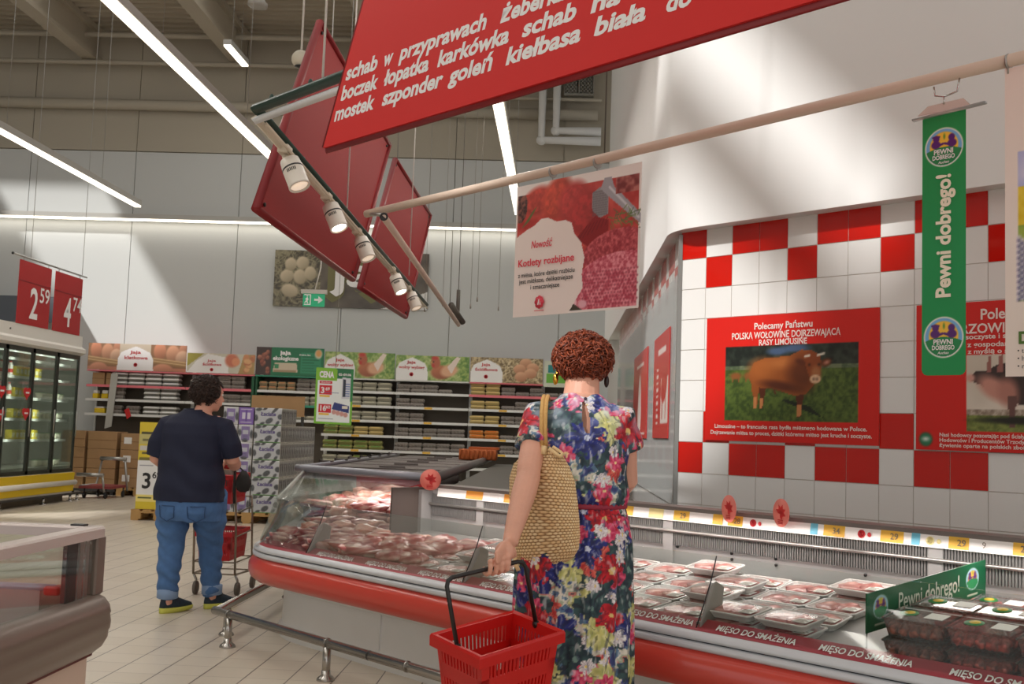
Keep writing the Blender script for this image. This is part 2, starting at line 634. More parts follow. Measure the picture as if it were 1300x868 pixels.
# roof beams run towards the back wall
k = 1
for bx in (-8.9, -6.1, -3.3, -0.5):
    mb = MB()
    mb.box(bx - 0.14, bx + 0.14, 7.0, 20.0, 8.50, 8.60)
    mb.box(bx - 0.05, bx + 0.05, 7.0, 20.0, 8.05, 8.50)
    mb.box(bx - 0.14, bx + 0.14, 7.0, 20.0, 7.97, 8.05)
    struct('trim_%d' % k, mb, m_beam); k += 1
# unseen narrow beam over the front opening, sized for its shadow on the upper wall
mb = MB(); mb.box(-2.70, -2.48, 0.8, 4.8, 8.3, 8.6)
struct('trim_%d' % k, mb, m_beam); k += 1
# purlin and service pipes along the back wall
for z, r, yy in ((7.15, 0.10, 19.86), (7.90, 0.045, 19.7), (8.32, 0.05, 19.4)):
    mb = MB(); mb.tube([(-17, yy, z), (0.6, yy, z)], r, 10)
    struct('trim_%d' % k, mb, m_wallup); k += 1
# slate-grey service duct behind the tall glass cabinets
mb = MB(); mb.box(-12.5, -9.0, 19.4, 20.0, 3.05, 3.45)
mb.box(-12.5, -9.0, 19.36, 19.4, 2.98, 3.05)
struct('trim_%d' % k, mb, M('slate_duct', (92, 98, 106), 0.6)); k += 1

# ---- tiled service wall (runs at 45 degrees) and the wall that carries on from it towards the back
TH, TZ, TU = 0.1945, 2.435, -4.475        # tile height, first joint below the soffit, left corner
TWU = 0.1995
def is_red(col, row):
    if row in (-1, 7 - 1): return col % 3 != 1
    if row in (0, 5): return col % 3 == 1
    return False
def tile_wall(name, T, ncol, mats):
    mb = MB(T)
    mb.mat = 2
    mb.box(0, ncol * TWU, 0.004, 0.2, 0, 2.9)
    g = 0.0022
    for c in range(ncol):
        for r in range(-2, 13):
            z1 = TZ - r * TH
            z0 = max(z1 - TH, 0.0)
            if z1 <= 0.02: continue
            mb.mat = 1 if is_red(c, r) else 0
            mb.box(c * TWU + g, (c + 1) * TWU - g, 0.0, 0.02, z0 + g, z1 - g)
    return struct(name, mb, mats)
tile_wall('wall_right', lambda p: UV((TU + p[0], 5.58 + p[1], p[2])), 27, [m_tilew, m_tiler, m_grout])
CX, CY = UV((TU, 5.58, 0))[:2]            # the corner
tile_wall('wall_far_right', lambda p: (CX + p[1], CY + p[0], p[2]), 35, [m_tilew, m_tiler, m_grout])
# clear protective sheet over the far wall, with a metal corner strip
mb = MB(); mb.box(CX - 0.012, CX - 0.008, CY + 0.02, CY + 6.9, 0.86, 2.36)
struct('trim_%d' % k, mb, MG('wall_sheet', (250, 250, 250), 0.6, 0.08, haze=0.24)); k += 1
mb = MB(); mb.box(CX - 0.02, CX + 0.005, CY - 0.012, CY + 0.02, 0.0, 2.60)
struct('trim_%d' % k, mb, M('corner_strip', (150, 150, 146), 0.35, 0.7)); k += 1

# ---- white upper wall that overhangs the tiles, rounded at the corner
def upper_wall():
    pts = []
    a = UV((2.2, 5.47, 0))[:2]
    cc = UV((TU - 0.01, 5.47, 0))[:2]
    r = 0.22
    d1 = Vector((Q, -Q)); d2 = Vector((0, 1))
    cv = Vector(cc)
    p0 = cv + d1 * r
    p2 = cv + d2 * r
    pts.append(a)
    for i in range(13):
        t = i / 12
        p = p0 * (1 - t) ** 2 + cv * 2 * t * (1 - t) + p2 * t ** 2
        pts.append((p.x, p.y))
    x0 = cc[0]
    pts += [(x0, 16.6), (5.6, 16.6), (5.6, a[1])]
    m = MB()
    n = len(pts)
    z0, z1 = 2.615, 8.6
    vs = [(p[0], p[1], z0) for p in pts] + [(p[0], p[1], z1) for p in pts]
    m.add(vs, [(i, (i + 1) % n, (i + 1) % n + n, i + n) for i in range(n)], smooth=False)
    m.add(vs, [tuple(range(n - 1, -1, -1)), tuple(range(n, 2 * n))])
    return struct('wall_upper', m, m_plaster)
upper_wall()
# end post of the far wall
mb = MB(); mb.box(0.72, 1.15, 15.2, 15.55, 0, 2.61)
mb.box(0.66, 0.72, 14.2, 14.24, 0, 2.2)
struct('trim_%d' % k, mb, M('pale_post', (206, 206, 200), 0.6)); k += 1

# ---- white pipes dropping down the back wall beside the tiled block
def pipe_run(pts, r):
    m = MB()
    m.tube(pts, r, 12)
    for p in pts[1:-1]:
        m.ell(p, (r * 1.12,) * 3, 10, 6)
    return m
for pts in ([(-0.42, 19.7, 8.6), (-0.42, 19.7, 6.62), (0.66, 19.7, 6.62)], [(-0.16, 19.7, 8.6), (-0.16, 19.7, 6.80), (0.66, 19.7, 6.80)]):
    struct('trim_%d' % k, pipe_run(pts, 0.085), m_plaster); k += 1
mb = MB(); mb.tube([(-1.4, 19.8, 7.42), (0.66, 19.8, 7.42)], 0.035, 8)
struct('trim_%d' % k, mb, m_wallup); k += 1
# perforated cable tray on the wall
t = thing('cable_tray', 'perforated grey cable tray on the back wall above the white pipes', 'cable tray', (0.2, 19.75, 7.5))
mb = MB()
for x0 in (-0.02, 0.26):
    for i in range(4):
        mb.box(x0 + i * 0.062, x0 + i * 0.062 + 0.03, 19.7, 19.71, 7.5, 8.3)
    for j in range(12):
        mb.box(x0, x0 + 0.22, 19.7, 19.712, 7.5 + j * 0.072, 7.53 + j * 0.072)
mb.box(-0.03, 0.5, 19.68, 20.0, 7.46, 7.5)
mb.build('perforated_panel', M('zinc', (150, 148, 140), 0.4, 0.6), t)
mb = MB()
for x0 in (-0.03, 0.23, 0.49):
    mb.box(x0, x0 + 0.02, 19.7, 20.0, 7.5, 8.35)
mb.build('bracket', M('zinc', (150, 148, 140), 0.4, 0.6), t)
# ================================================================ MEAT COUNTER
m_bumper = M('coral_bumper', (205, 66, 52), 0.28, coat=0.4)
m_casew = M('counter_white_panel', (224, 224, 222), 0.45, var=0.03, vscale=3)
m_rail = M('counter_grey_rail', (206, 208, 212), 0.35, 0.15)
m_case_in = M('counter_inner_metal', (176, 176, 174), 0.4, 0.35)
m_deck = M('counter_deck', (150, 146, 144), 0.5)
m_top = M('counter_dark_top', (92, 86, 82), 0.55)

def case_path():
    """plan line of the bumper front: along the tiled wall, round the end, then straight back"""
    c = Vector((-1.87, 6.707))
    d = 0.35
    a = c + Vector((Q, -Q)) * d
    b = c + Vector((0, 1)) * d
    pts = [(Vector(UV((0.0, 3.42, 0))[:2]), Vector((Q, Q)))]
    pts.append((a + Vector((Q, -Q)) * 0.02, Vector((Q, Q))))
    N = 10
    for i in range(N + 1):
        t = i / N
        ang = math.radians(45 * (1 - t))
        p = a * (1 - t) ** 2 + c * 2 * t * (1 - t) + b * t ** 2
        pts.append((p, Vector((math.cos(ang), math.sin(ang)))))
    pts.append((Vector((-1.87, 12.9)), Vector((1, 0))))
    return pts
PATH = case_path()
def sweep(mb, prof, path=PATH, smooth=True):
    rings = [[(p.x + n.x * o, p.y + n.y * o, z) for o, z in prof] for p, n in path]
    return mb.loft(rings, True, smooth)

case = thing('meat_display_case', 'long chilled meat display case with coral red bumper along the tiled wall', 'display case', (*UV((-3.0, 3.8, 0))[:2], 0))
mb = MB()
sweep(mb, [(0.185, 0.0), (0.175, 0.07), (0.195, 0.085), (0.20, 0.28), (0.12, 0.335), (0.03, 0.345), (0.06, 0.36), (0.62, 0.36), (0.62, 0.0)], smooth=False)
for u in (-4.9, -3.5, -2.1, -0.7):      # panel joints and adjusting feet
    mb.T = UV
    mb.box(u, u + 0.006, 3.606, 3.62, 0.09, 0.3)
mb.build('base', m_casew, case)
mb = MB()
sweep(mb, [(0.06, 0.33), (0.02, 0.34), (-0.012, 0.365), (-0.025, 0.40), (-0.025, 0.435), (-0.012, 0.465), (0.012, 0.485), (0.06, 0.488)])
mb.build('bumper', m_bumper, case)
mb = MB()
sweep(mb, [(0.015, 0.485), (-0.002, 0.492), (-0.004, 0.512), (0.012, 0.518), (0.06, 0.518), (0.06, 0.485)])
sweep(mb, [(0.012, 0.522), (0.0, 0.528), (0.004, 0.542), (0.024, 0.556), (0.06, 0.558), (0.06, 0.522)])
mb.build('front_rail', m_rail, case)
mb = MB()
sweep(mb, [(0.018, 0.517), (0.03, 0.517), (0.03, 0.523), (0.018, 0.523)])
mb.build('rail_groove', m_black, case)
mb = MB()
sweep(mb, [(0.026, 0.557), (0.034, 0.553), (0.085, 0.588), (0.085, 0.594)], path=PATH[:8], smooth=False)
lab = mb.build('label_strip', M('label_red', (158, 44, 58), 0.45), case)
for us in (-1.665 + 0.43, -1.665, -2.135, -2.574, -3.03, -3.50, -3.93, -4.4, -4.85, -5.32):
    e1, e2 = Vector((Q, -Q, 0)), Vector((Q * 0.83, Q * 0.83, 0.56))
    text('MI\u0118SO DO SMA\u017bENIA', UV((us, 3.42 + 0.040, 0.5665)), e1, e2, 0.030, m_txtw, lab, width=0.345, bold=0.02, out=0.003)
# low glass front in panes, with the joints' brackets
JO = [-0.0, -1.27, -2.663, -4.057, -5.425]
def glass_pane(u0, u1):
    m = MB(UV)
    pts = [(3.452, 0.553), (3.50, 0.64), (3.545, 0.73), (3.58, 0.83)]
    t = 0.006
    ring0 = [(u0, a, b) for a, b in pts] + [(u0, a + t, b) for a, b in reversed(pts)]
    ring1 = [(u1, a, b) for a, b in pts] + [(u1, a + t, b) for a, b in reversed(pts)]
    m.loft([ring0, ring1], True, False)
    return m
for a, b in zip(JO[:-1], JO[1:]):
    tag(glass_pane(b + 0.004, a - 0.004).build('glass_pane', m_glass, case))
mb = MB()
sweep(mb, [(0.032, 0.553), (0.08, 0.64), (0.125, 0.73), (0.15, 0.83), (0.156, 0.83), (0.131, 0.73), (0.086, 0.64), (0.038, 0.553)],
      path=[(Vector(UV((JO[-1] - 0.004, 3.42, 0))[:2]), Vector((Q, Q)))] + PATH[2:13] + [(Vector((-1.87, 7.9)), Vector((1, 0)))])
mb.build('curved_glass_pane', m_glass, case)
for u in JO[1:]:
    m = MB(UV)
    m.box(u - 0.012, u + 0.012, 3.475, 3.535, 0.565, 0.585)
    m.poly([(u + 0.006, 3.47, 0.57), (u + 0.006, 3.60, 0.57), (u + 0.006, 3.62, 0.71), (u + 0.006, 3.57, 0.735), (u + 0.006, 3.535, 0.72)], (Q * 0.018, -Q * 0.018, 0))
    m.build('glass_bracket', M('bracket_grey', (150, 148, 142), 0.45, 0.3), case)
    m = MB(UV)
    m.tube([(u, 3.455, 0.555), (u, 3.50, 0.64), (u, 3.545, 0.73), (u, 3.58, 0.83)], 0.0028, 6)
    m.build('glass_joint', m_black, case)
# deck, back wall with vertical louvres, shelf lip
mb = MB(UV)
mb.loft([[(u, 3.50, 0.548), (u, 3.52, 0.555), (u, 4.27, 0.675), (u, 4.27, 0.62), (u, 3.50, 0.50)] for u in (-5.36, 0.0)], True, False)
mb.build('deck', m_deck, case)
mb = MB(UV)
mb.box(-5.36, 0.0, 4.285, 4.36, 0.36, 0.93)
for u in (-4.9, -3.5, -2.14, -0.8):
    mb.box(u, u + 0.06, 4.270, 4.29, 0.68, 0.905)
mb.box(-5.36, -5.33, 4.20, 4.36, 0.55, 0.92)
bw = mb.build('back_wall', m_case_in, case)
mb = MB(UV); mb.box(-5.375, -5.36, 4.00, 4.37, 0.55, 0.935)
mb.build('end_panel', M('end_panel_shaded', (92, 82, 76), 0.5), case)  # shade of this unlit end put into its dark colour
mb = MB(UV)
u = -5.32
while u < -0.02:
    mb.box(u, u + 0.006, 4.272, 4.286, 0.768, 0.832)
    mb.box(u, u + 0.006, 4.272, 4.286, 0.845, 0.90)
    u += 0.0125
mb.build('louvre', M('louvre_metal', (150, 150, 148), 0.35, 0.5), bw)
mb = MB(UV)
mb.tube([(-5.34, 4.262, 0.838), (0.0, 4.262, 0.838)], 0.008, 8)
mb.build('shelf_lip', m_steel, bw)
for uu in (-3.42, -3.10, -3.098, -2.86, -2.858, -2.42, -2.18):
    m = MB(UV)
    zz = 0.735 if uu in (-3.098, -2.858) else 0.762
    if uu in (-2.42, -2.18): zz = 0.742
    m.lathe([(0.007, 0), (0.007, 0.006)], (uu, 4.284, zz), (0, -1, 0), 10)
    m.build('hole', m_black, bw)
mb = MB(UV)
mb.box(-5.383, -5.374, 4.03, 4.055, 0.80, 0.835)
mb.build('socket', m_wpaper, bw)
# price strip on the back ledge
mb = MB(UV)
mb.box(-5.30, 0.0, 4.255, 4.40, 0.935, 0.955)
mb.build('back_ledge', M('ledge_grey', (128, 122, 118), 0.4, 0.3), case)
mb = MB(UV)
mb.loft([[(u, 4.247, 0.888), (u, 4.252, 0.887), (u, 4.262, 0.942), (u, 4.256, 0.943)] for u in (-5.24, 0.0)], True, False)
strip = mb.build('price_strip', M('price_strip_white', (246, 244, 240), 0.4), case)
m_tag = M('price_tag_amber', (236, 186, 70), 0.5)
m_tagt = M('price_tag_teal', (60, 160, 130), 0.5)
m_tagb = M('price_tag_blue', (110, 190, 214), 0.5)
def strip_tag(u0, u1, mat, s=None, col=None):
    m = MB(UV)
    m.loft([[(u, 4.2445, 0.892), (u, 4.2475, 0.892), (u, 4.2555, 0.938), (u, 4.2525, 0.938)] for u in (u0, u1)], True, False)
    p = m.build('price_tag', mat, strip)
    if s:
        text(s, UV((u0 + (u1 - u0) * 0.45, 4.2437, 0.904)), (Q, -Q, 0), (0.1, 0.1, 1), 0.026, M('grey_print', (120, 110, 90), 0.6), p, bold=0.01, out=0.002)
for u0, u1, m_, s in ((-4.973, -4.825, M('price_tag_orange', (236, 160, 60), 0.5), None), (-4.763, -4.69, m_wpaper, None), (-4.642, -4.511, M('price_tag_orange', (236, 160, 60), 0.5), None), (-4.353, -4.22, m_tag, None),
                      (-4.05, -3.93, m_tag, None), (-3.80, -3.68, m_tag, None),
                      (-3.576, -3.486, M('price_tag_pale', (238, 226, 160), 0.5), None), (-3.42, -3.327, m_tag, '29'), (-3.187, -3.13, m_tag, None), (-3.10, -3.02, m_tag, '28'),
                      (-2.60, -2.50, m_tag, '34'), (-2.335, -2.235, m_tag, '29'), (-2.045, -1.965, m_tag, '29'), (-1.795, -1.73, m_tag, '28'), (-1.725, -1.52, m_tagt, None), (-1.40, -1.25, m_tag, '27'),
                      (-2.665, -2.63, m_tagb, None), (-2.20, -2.165, m_tagb, None)):
    strip_tag(u0, u1, m_, s)
text('9', UV((-1.91, 4.2437, 0.905)), (Q, -Q, 0), (0.1, 0.1, 1), 0.024, M('grey_print', (120, 110, 90), 0.6), strip, out=0.004)
for u in (-2.96, -2.42, -2.12):
    m = MB(UV)
    m.lathe([(0.017, 0), (0.017, 0.002), (0.012, 0.002), (0.012, 0)], (u, 4.247, 0.914), (0, -1, 0.15), 16)
    m.ell((u + 0.036, 4.246, 0.914), (0.009, 0.002, 0.010), 10, 6)
    m.build('price_symbol', m_txtr if u != -2.12 else M('price_tag_pale', (238, 226, 160), 0.5), strip)
# added glowing bar hidden behind the price strip, and added lamps over the trays
mb = MB(UV); mb.box(-5.2, 0.0, 4.262, 4.274, 0.895, 0.905)
glow_bar = mb.build('case_glow_bar', M('case_glow', (255, 236, 226), 0.5, emit=1.0), case)
for u in (-4.6, -3.2, -1.8, -0.6):
    p = UV((u, 4.15, 0.926))
    o = area_light('case_fill', (0, 0, 0), 1.3, 3.4, (1.0, 0.90, 0.86), (-0.4, -0.4, -1), 0.05)
    o.rotation_euler = (0, 0, -PI / 4)
    o.parent = case
    o.location = Vector(p) - Vector(ORIG[case.name])

# ---- the head of the counter: taller glass, rail and flat dark top going back along the shelves
RL, RR = Vector((-1.79, 7.83, 0.985)), Vector((-0.77, 7.05, 0.985))
mb = MB()
a0, a1 = Vector(UV((-5.33, 3.585, 0.83))), Vector((-1.725, 6.80, 0.83))
mb.poly([a0, RR + Vector((0, 0, -0.02)), RL + Vector((0, 0, -0.02)), a1], (0.002, 0.003, 0.003))
mb.build('upper_glass', m_glass, case)
mb = MB()
mb.poly([(-1.835, 6.95, 0.56), (-1.825, 12.8, 0.56), (-1.785, 12.8, 0.97), (-1.785, 7.85, 0.97), (-1.725, 6.85, 0.83)], (0.005, 0, 0))
mb.build('end_glass', m_glass, case)
mb = MB()
mb.tube([RL + Vector((-0.04, 0.02, 0)), RL + Vector((0.02, -0.03, 0.0)), (RL + RR) / 2, RR], 0.027, 10)
mb.tube([RL + Vector((-0.02, 0, 0)), (-1.83, 12.9, 0.985)], 0.022, 8)
mb.build('top_rail', M('top_rail_grey', (142, 142, 150), 0.35, 0.5), case)
mb = MB()
mb.tube([RR + Vector((0.02, 0.12, 0.0)), (-0.745, 12.9, 0.985)], 0.035, 10)
mb.build('inner_rail', M('inner_rail_grey', (100, 96, 94), 0.4, 0.4), case)
mb = MB()
mb.tube([a1 + Vector((0.02, 0.06, 0)), RL + Vector((0.02, -0.02, -0.02))], 0.012, 8)
mb.tube([Vector((-1.80, 7.15, 0.56)), RL + Vector((0.03, -0.02, -0.02))], 0.010, 8)
mb.build('end_post', M('end_post_grey', (170, 170, 164), 0.4, 0.4), case)
mb = MB()
mb.poly([(-1.80, 7.86, 0.955), (-0.77, 7.08, 0.955), (-0.73, 7.5, 0.955), (-0.73, 12.9, 0.955), (-1.84, 12.9, 0.955)], (0, 0, 0.02))
top = mb.build('top_panel', m_top, case)
for yy in (8.5, 9.3, 10.1, 10.9, 11.7, 12.4):
    m = MB()
    m.rbox(-1.72, -0.80, yy, yy + 0.62, 0.975, 0.985, 0.004)
    m.box(-1.35, -1.15, yy + 0.02, yy + 0.05, 0.985, 1.0)
    m.build('lid', M('lid_grey', (98, 90, 86), 0.5), top)
mb = MB()
mb.poly([(-0.76, 7.08, 0.5), (-0.74, 8.4, 0.5), (-0.74, 8.4, 0.955), (-0.76, 7.08, 0.955)], (0.02, 0, 0))
mb.build('side_panel', m_dark, case)
mb = MB(); mb.box(-1.50, -0.76, 8.40, 8.43, 0.74, 0.95)
mb.build('red_back_panel', M('case_red_panel', (190, 22, 30), 0.45), case)
mb = MB(); mb.box(-1.82, -0.74, 8.43, 8.46, 0.50, 0.955)
mb.build('grey_back_panel', M('case_grey_panel', (150, 146, 142), 0.5), case)
def head_z(x, y):
    v = (x + y) * Q
    return 0.553 + 0.17 * min(1.0, max(0.0, (v - 3.5) / 1.4))
mb = MB()
N = 14
vs, fs = [], []
for i in range(N + 1):
    x = -1.80 + 1.05 * i / N
    y0 = 3.50 / Q - x
    y0 = min(y0, 3.50 / Q + 1.74)
    for j in range(N + 1):
        y = y0 + (8.42 - y0) * j / N
        vs.append((x, y, head_z(x, y)))
for i in range(N):
    for j in range(N):
        a = i * (N + 1) + j
        fs.append((a, a + N + 1, a + N + 2, a + 1))
mb.add(vs, fs)
mb.build('head_deck', m_deck, case)
for i in range(7):
    m = MB()
    yy = 8.9 + i * 0.62
    m.box(-1.90, -1.80, yy, yy + 0.10, 1.0, 1.012)
    m.box(-1.90, -1.89, yy, yy + 0.10, 0.985, 1.02)
    m.build('tag_holder', M('tag_holder', (70, 62, 60), 0.5), case)
for lx, ly, lw in ((-1.45, 7.80, 2.6), (-1.05, 7.50, 2.2), (-1.25, 8.15, 0.7)):  # fill lamps added to brighten the meat, no fitting modelled
    o = area_light('head_fill', (lx, ly, 0.935), 0.5, lw, (1.0, 0.91, 0.87), (0, 0, -1), 0.2, parent=case)
    o.location = Vector((lx, ly, 0.935)) - Vector(ORIG[case.name])

# ---- dark worktop filling the corner between counter and service aisle
mb = MB()
mb.poly([(-0.66, 7.05, 0.90), UV((-3.95, 4.41, 0.90)), (0.30, 6.6, 0.90), (0.20, 12.6, 0.90), (-0.66, 12.6, 0.90)], (0, 0, 0.03))
wt = tag(setorigin(mb.build('service_worktop', M('dark_olive_steel', (70, 68, 58), 0.65), None), (-0.2, 8.5, 0.0)),
         'dark grey-green flat worktop behind the amber price strip beside the counter head', 'worktop')
mb = MB()
mb.poly([(-0.62, 7.2, 0.0), UV((-4.0, 4.5, 0)), (0.26, 6.7, 0), (0.16, 12.5, 0), (-0.62, 12.5, 0)], (0, 0, 0.90))
mb.build('cabinet_body', m_dark, wt, local=False).data.transform(Matrix.Translation((0.2, -8.5, 0)))

# ---- meat: irregular joints and wrapped pieces in the head of the counter
m_meat = MV('raw_meat', 0.32, coat=0.35, sss=0.0)
def meat_mesh(seed, L, W, H, lean, fat):
    r = random.Random(seed)
    n, m_ = 18, 11
    off = Vector((r.uniform(0, 50), r.uniform(0, 50), r.uniform(0, 50)))
    vs, cs, fs = [], [], []
    for i in range(m_ + 1):
        t = PI * (i + 0.03) / (m_ + 0.06)
        for j in range(n):
            p = 2 * PI * j / n
            d = Vector((math.cos(t), math.sin(t) * math.cos(p), math.sin(t) * math.sin(p)))
            k = 1 + 0.34 * mnoise.noise(d * 1.6 + off) + 0.16 * mnoise.noise(d * 3.9 + off)
            x, y, z = d.x * L / 2 * k, d.y * W / 2 * k, d.z * H / 2 * k
            z = max(z, -H * 0.36)
            vs.append((x, y, z + H * 0.36))
            f = mnoise.noise(d * 2.3 + off * 1.7) + 0.6 * mnoise.noise(Vector((d.x * 1.2, d.y * 7, d.z * 7)) + off)
            f = min(1, max(0, f * 1.5 + 0.35))
            cs.append(tuple(srgb([lean[q] * (1 - f) + fat[q] * f for q in range(3)])) + (1,))
    for i in range(m_):
        for j in range(n):
            a, b = i * n + j, i * n + (j + 1) % n
            fs.append((a, b, b + n, a + n))
    fs.append(tuple(range(n - 1, -1, -1)))
    fs.append(tuple(range(m_ * n, m_ * n + n)))
    return vs, fs, cs
MEATS = []
for kind, L, W, H, lean, fat, nm in ((0, 0.26, 0.13, 0.09, (166, 58, 58), (236, 204, 190), 'pale pink'), (1, 0.20, 0.12, 0.08, (128, 26, 32), (224, 180, 168), 'dark red'),
                                (2, 0.32, 0.09, 0.07, (186, 84, 76), (240, 214, 202), 'long pale'), (3, 0.17, 0.12, 0.09, (214, 140, 120), (240, 212, 196), 'cream-skinned'), (4, 0.22, 0.15, 0.06, (160, 52, 54), (232, 196, 184), 'flat pink')):
    v_, f_, c_ = meat_mesh(kind * 7 + 3, L, W, H, lean, fat)
    o = mesh_obj('meat_joint', v_, f_, m_meat, None, True, c_)
    MEATS.append((o, nm))
rr = random.Random(4)
first = set()
rows = [('front', 3.60, 3.80), ('middle', 3.85, 4.25), ('rear', 4.35, 5.00)]
kk = 0
placed = []
for rn, v0, v1 in rows:
    vv = v0
    while vv <= v1:
        u = -6.25 if vv > 4.1 else -6.0
        uend = -4.55 if vv < 4.05 else -5.42
        if vv > 4.3: u, uend = -6.75, -5.5
        while u < uend:
            x, y, _ = UV((u + rr.uniform(-.03, .03), vv + rr.uniform(-.03, .03), 0))
            u += rr.uniform(0.125, 0.175)
            if x < -1.66 or y > 8.28 or (vv > 4.2 and x > -0.86): continue
            placed.append((rn, x, y, vv))
        vv += 0.135
for rn, x, y, vv in placed:
    i = rr.randrange(5)
    if vv > 4.3 and rr.random() < 0.6: i = 3
    if vv < 3.75: i = rr.choice((1, 4, 0))
    o, nm = MEATS[i]
    lay = 2 if vv > 4.3 else 1
    for q_ in range(lay):
        z = head_z(x, y) + 0.006 + q_ * 0.055
        if i in first:
            o2 = o.copy(); COL.objects.link(o2)
        else:
            o2 = o; first.add(i)
        o2.location = (x + q_ * rr.uniform(-.03, .03), y + q_ * 0.03, z)
        o2.rotation_euler = (rr.uniform(-.15, .15), rr.uniform(-.15, .15), rr.uniform(-0.9, 0.5))
        s = rr.uniform(0.85, 1.15)
        o2.scale = (s, s, s)
        tag(o2, '%s piece of raw meat in the %s rows of the glass counter head' % (nm, rn), 'meat', '%s meat in the %s rows' % (nm, rn))

# ---- white foam trays of sliced pork under film
m_film = MG('cling_film', (252, 252, 252), 0.45, 0.12, haze=0.02)
m_foam = M('white_foam_tray', (238, 236, 234), 0.55)
def tray_proto(seed, dark=False):
    r = random.Random(seed)
    t = thing('meat_tray', 'tray', 'meat tray')
    L, W, H = 0.232, 0.160, 0.032
    def rr_(l, w, z, k=0.013):
        l, w = l / 2, w / 2
        return [(x_, y_, z) for x_, y_ in ((l - k, -w), (l, -w + k), (l, w - k), (l - k, w), (-l + k, w), (-l, w - k), (-l, -w + k), (-l + k, -w))]
    m = MB()
    m.loft([rr_(L - .05, W - .05, 0), rr_(L - .01, W - .01, H - .006), rr_(L, W, H - .004), rr_(L, W, H), rr_(L - .016, W - .016, H), rr_(L - .022, W - .022, H - .008), rr_(L - .06, W - .06, 0.006)], True, False)
    m.build('tray', m_foam, t)
    m = MB()
    cs_all = []
    n = r.choice((2, 3, 4))
    for i in range(n):
        v_, f_, c_ = meat_mesh(seed * 5 + i, 0.115, 0.085, 0.034, (178, 92, 88), (224, 172, 162))
        dx = (i - (n - 1) / 2) * 0.17 / n
        m.add([(p[0] * 1.0 + dx, p[1] * 1.35, p[2] + 0.007 + 0.003 * i) for p in v_], f_, True, c_)
    m.build('sliced_meat', m_meat, t, colors=True)
    m = MB()
    m.loft([rr_(L + .003, W + .003, H - .012), rr_(L + .003, W + .003, H + .001), rr_(L - .05, W - .05, H + .004)], False, False)
    n0 = len(m.v)
    m.f.append(tuple(range(16, 24))); m.mi.append(0); m.sm.append(False)
    m.build('cling_film', m_film, t)
    m = MB()
    m.box(0.045, 0.105, -0.055, -0.005, H + .0045, H + .0055)
    lb = m.build('price_label', m_wpaper, t)
    m = MB()
    for q_ in range(4):
        m.box(0.05, 0.098 - 0.01 * (q_ % 2), -0.04 + q_ * 0.010 - .012, -0.036 + q_ * 0.010 - .012, H + .0056, H + .006)
    m.build('label_print', M('grey_print', (120, 110, 90), 0.6), lb)
    return note_kids(t)
TR = [tray_proto(s) for s in (1, 2, 3)]
used = set()
rr = random.Random(9)
slots = []
ROWN = ['front row', 'second row', 'third row', 'rear row']
for row, vv in enumerate((3.60, 3.77, 3.94, 4.11)):
    u = -4.52
    c = 0
    while u < -2.13:
        slots.append((row, c, u, vv)); u += 0.243; c += 1
for row, c, u, vv in slots:
    i = rr.randrange(3)
    x, y, _ = UV((u, vv, 0))
    z = 0.552 + (vv - 3.5) * 0.156 + 0.002
    lv = 1
    if row == 0 and c in (8, 9): lv = 2
    if row == 3 and c in (6, 9): lv = 2
    if row in (1, 2) and c % 3 == 1: lv = 2
    for q_ in range(lv):
        zz = z + q_ * 0.039
        pl = (x, y, zz)
        side = 'left of the long glass bracket' if u < -2.72 else 'right of the long glass bracket'
        if u < -4.0: side = 'left of the red-haired woman'
        lab_ = 'white foam tray of sliced pork, %s, %s' % (ROWN[row], side)
        if q_: lab_ = 'white foam tray stacked on another pork tray, %s, %s' % (ROWN[row], side)
        if i in used:
            o = dup(TR[i], pl, None, lab_, lab_[:1].lower() + lab_[1:])
        else:
            o = TR[i]; used.add(i); o.location = pl; o['label'] = lab_; o['group'] = lab_
        o.rotation_mode = 'ZXY'
        o.rotation_euler = (Matrix.Rotation(-PI / 4 + rr.uniform(-.08, .08), 4, 'Z') @ Matrix.Rotation(0.155, 4, 'X')).to_euler('ZXY')

# ---- clear boxes of minced meat with green stickers, to the right of the green divider
m_box = MG('clear_plastic_box', (240, 240, 240), 1.1, 0.05, haze=0.06)
def mince_proto(seed, col):
    r = random.Random(seed)
    t = thing('mince_box', 'box', 'meat box')
    m = MB()
    L, W, H = 0.21, 0.16, 0.07
    def rg(l, w, z): return [(-l / 2, -w / 2, z), (l / 2, -w / 2, z), (l / 2, w / 2, z), (-l / 2, w / 2, z)]
    m.loft([rg(L - .03, W - .03, 0), rg(L - .01, W - .01, H - .008), rg(L, W, H - .006), rg(L, W, H)], True, False)
    m.build('clear_box', m_box, t)
    m = MB()
    for i in range(5):
        for j in range(4):
            v_, f_, c_ = meat_mesh(seed * 31 + i * 4 + j, 0.05, 0.046, 0.05, col, [min(255, q * 1.3 + 20) for q in col])
            m.add([(p[0] + (i - 2) * 0.036, p[1] + (j - 1.5) * 0.034, p[2] + 0.006 + r.uniform(0, .006)) for p in v_], f_, True, c_)
    m.build('minced_meat', m_meat, t, colors=True)
    m = MB()
    m.lathe([(0.032, 0), (0.032, 0.001)], (-0.045, 0.0, H + .001), (0, 0, 1), 20)
    st = m.build('round_sticker', M('sticker_green', (40, 130, 60), 0.5), t)
    m = MB()
    m.lathe([(0.018, 0), (0.018, 0.001)], (-0.045, 0.006, H + .002), (0, 0, 1), 16)
    m.build('sticker_sun', M('sticker_yellow', (226, 190, 60), 0.5), st)
    m = MB()
    m.box(0.02, 0.085, -0.03, 0.035, H + .001, H + .002)
    m.build('price_label', m_wpaper, t)
    return note_kids(t)
MBX = [mince_proto(1, (120, 60, 46)), mince_proto(2, (178, 70, 66)), mince_proto(3, (150, 64, 58))]
k2 = 0
usedb = set()
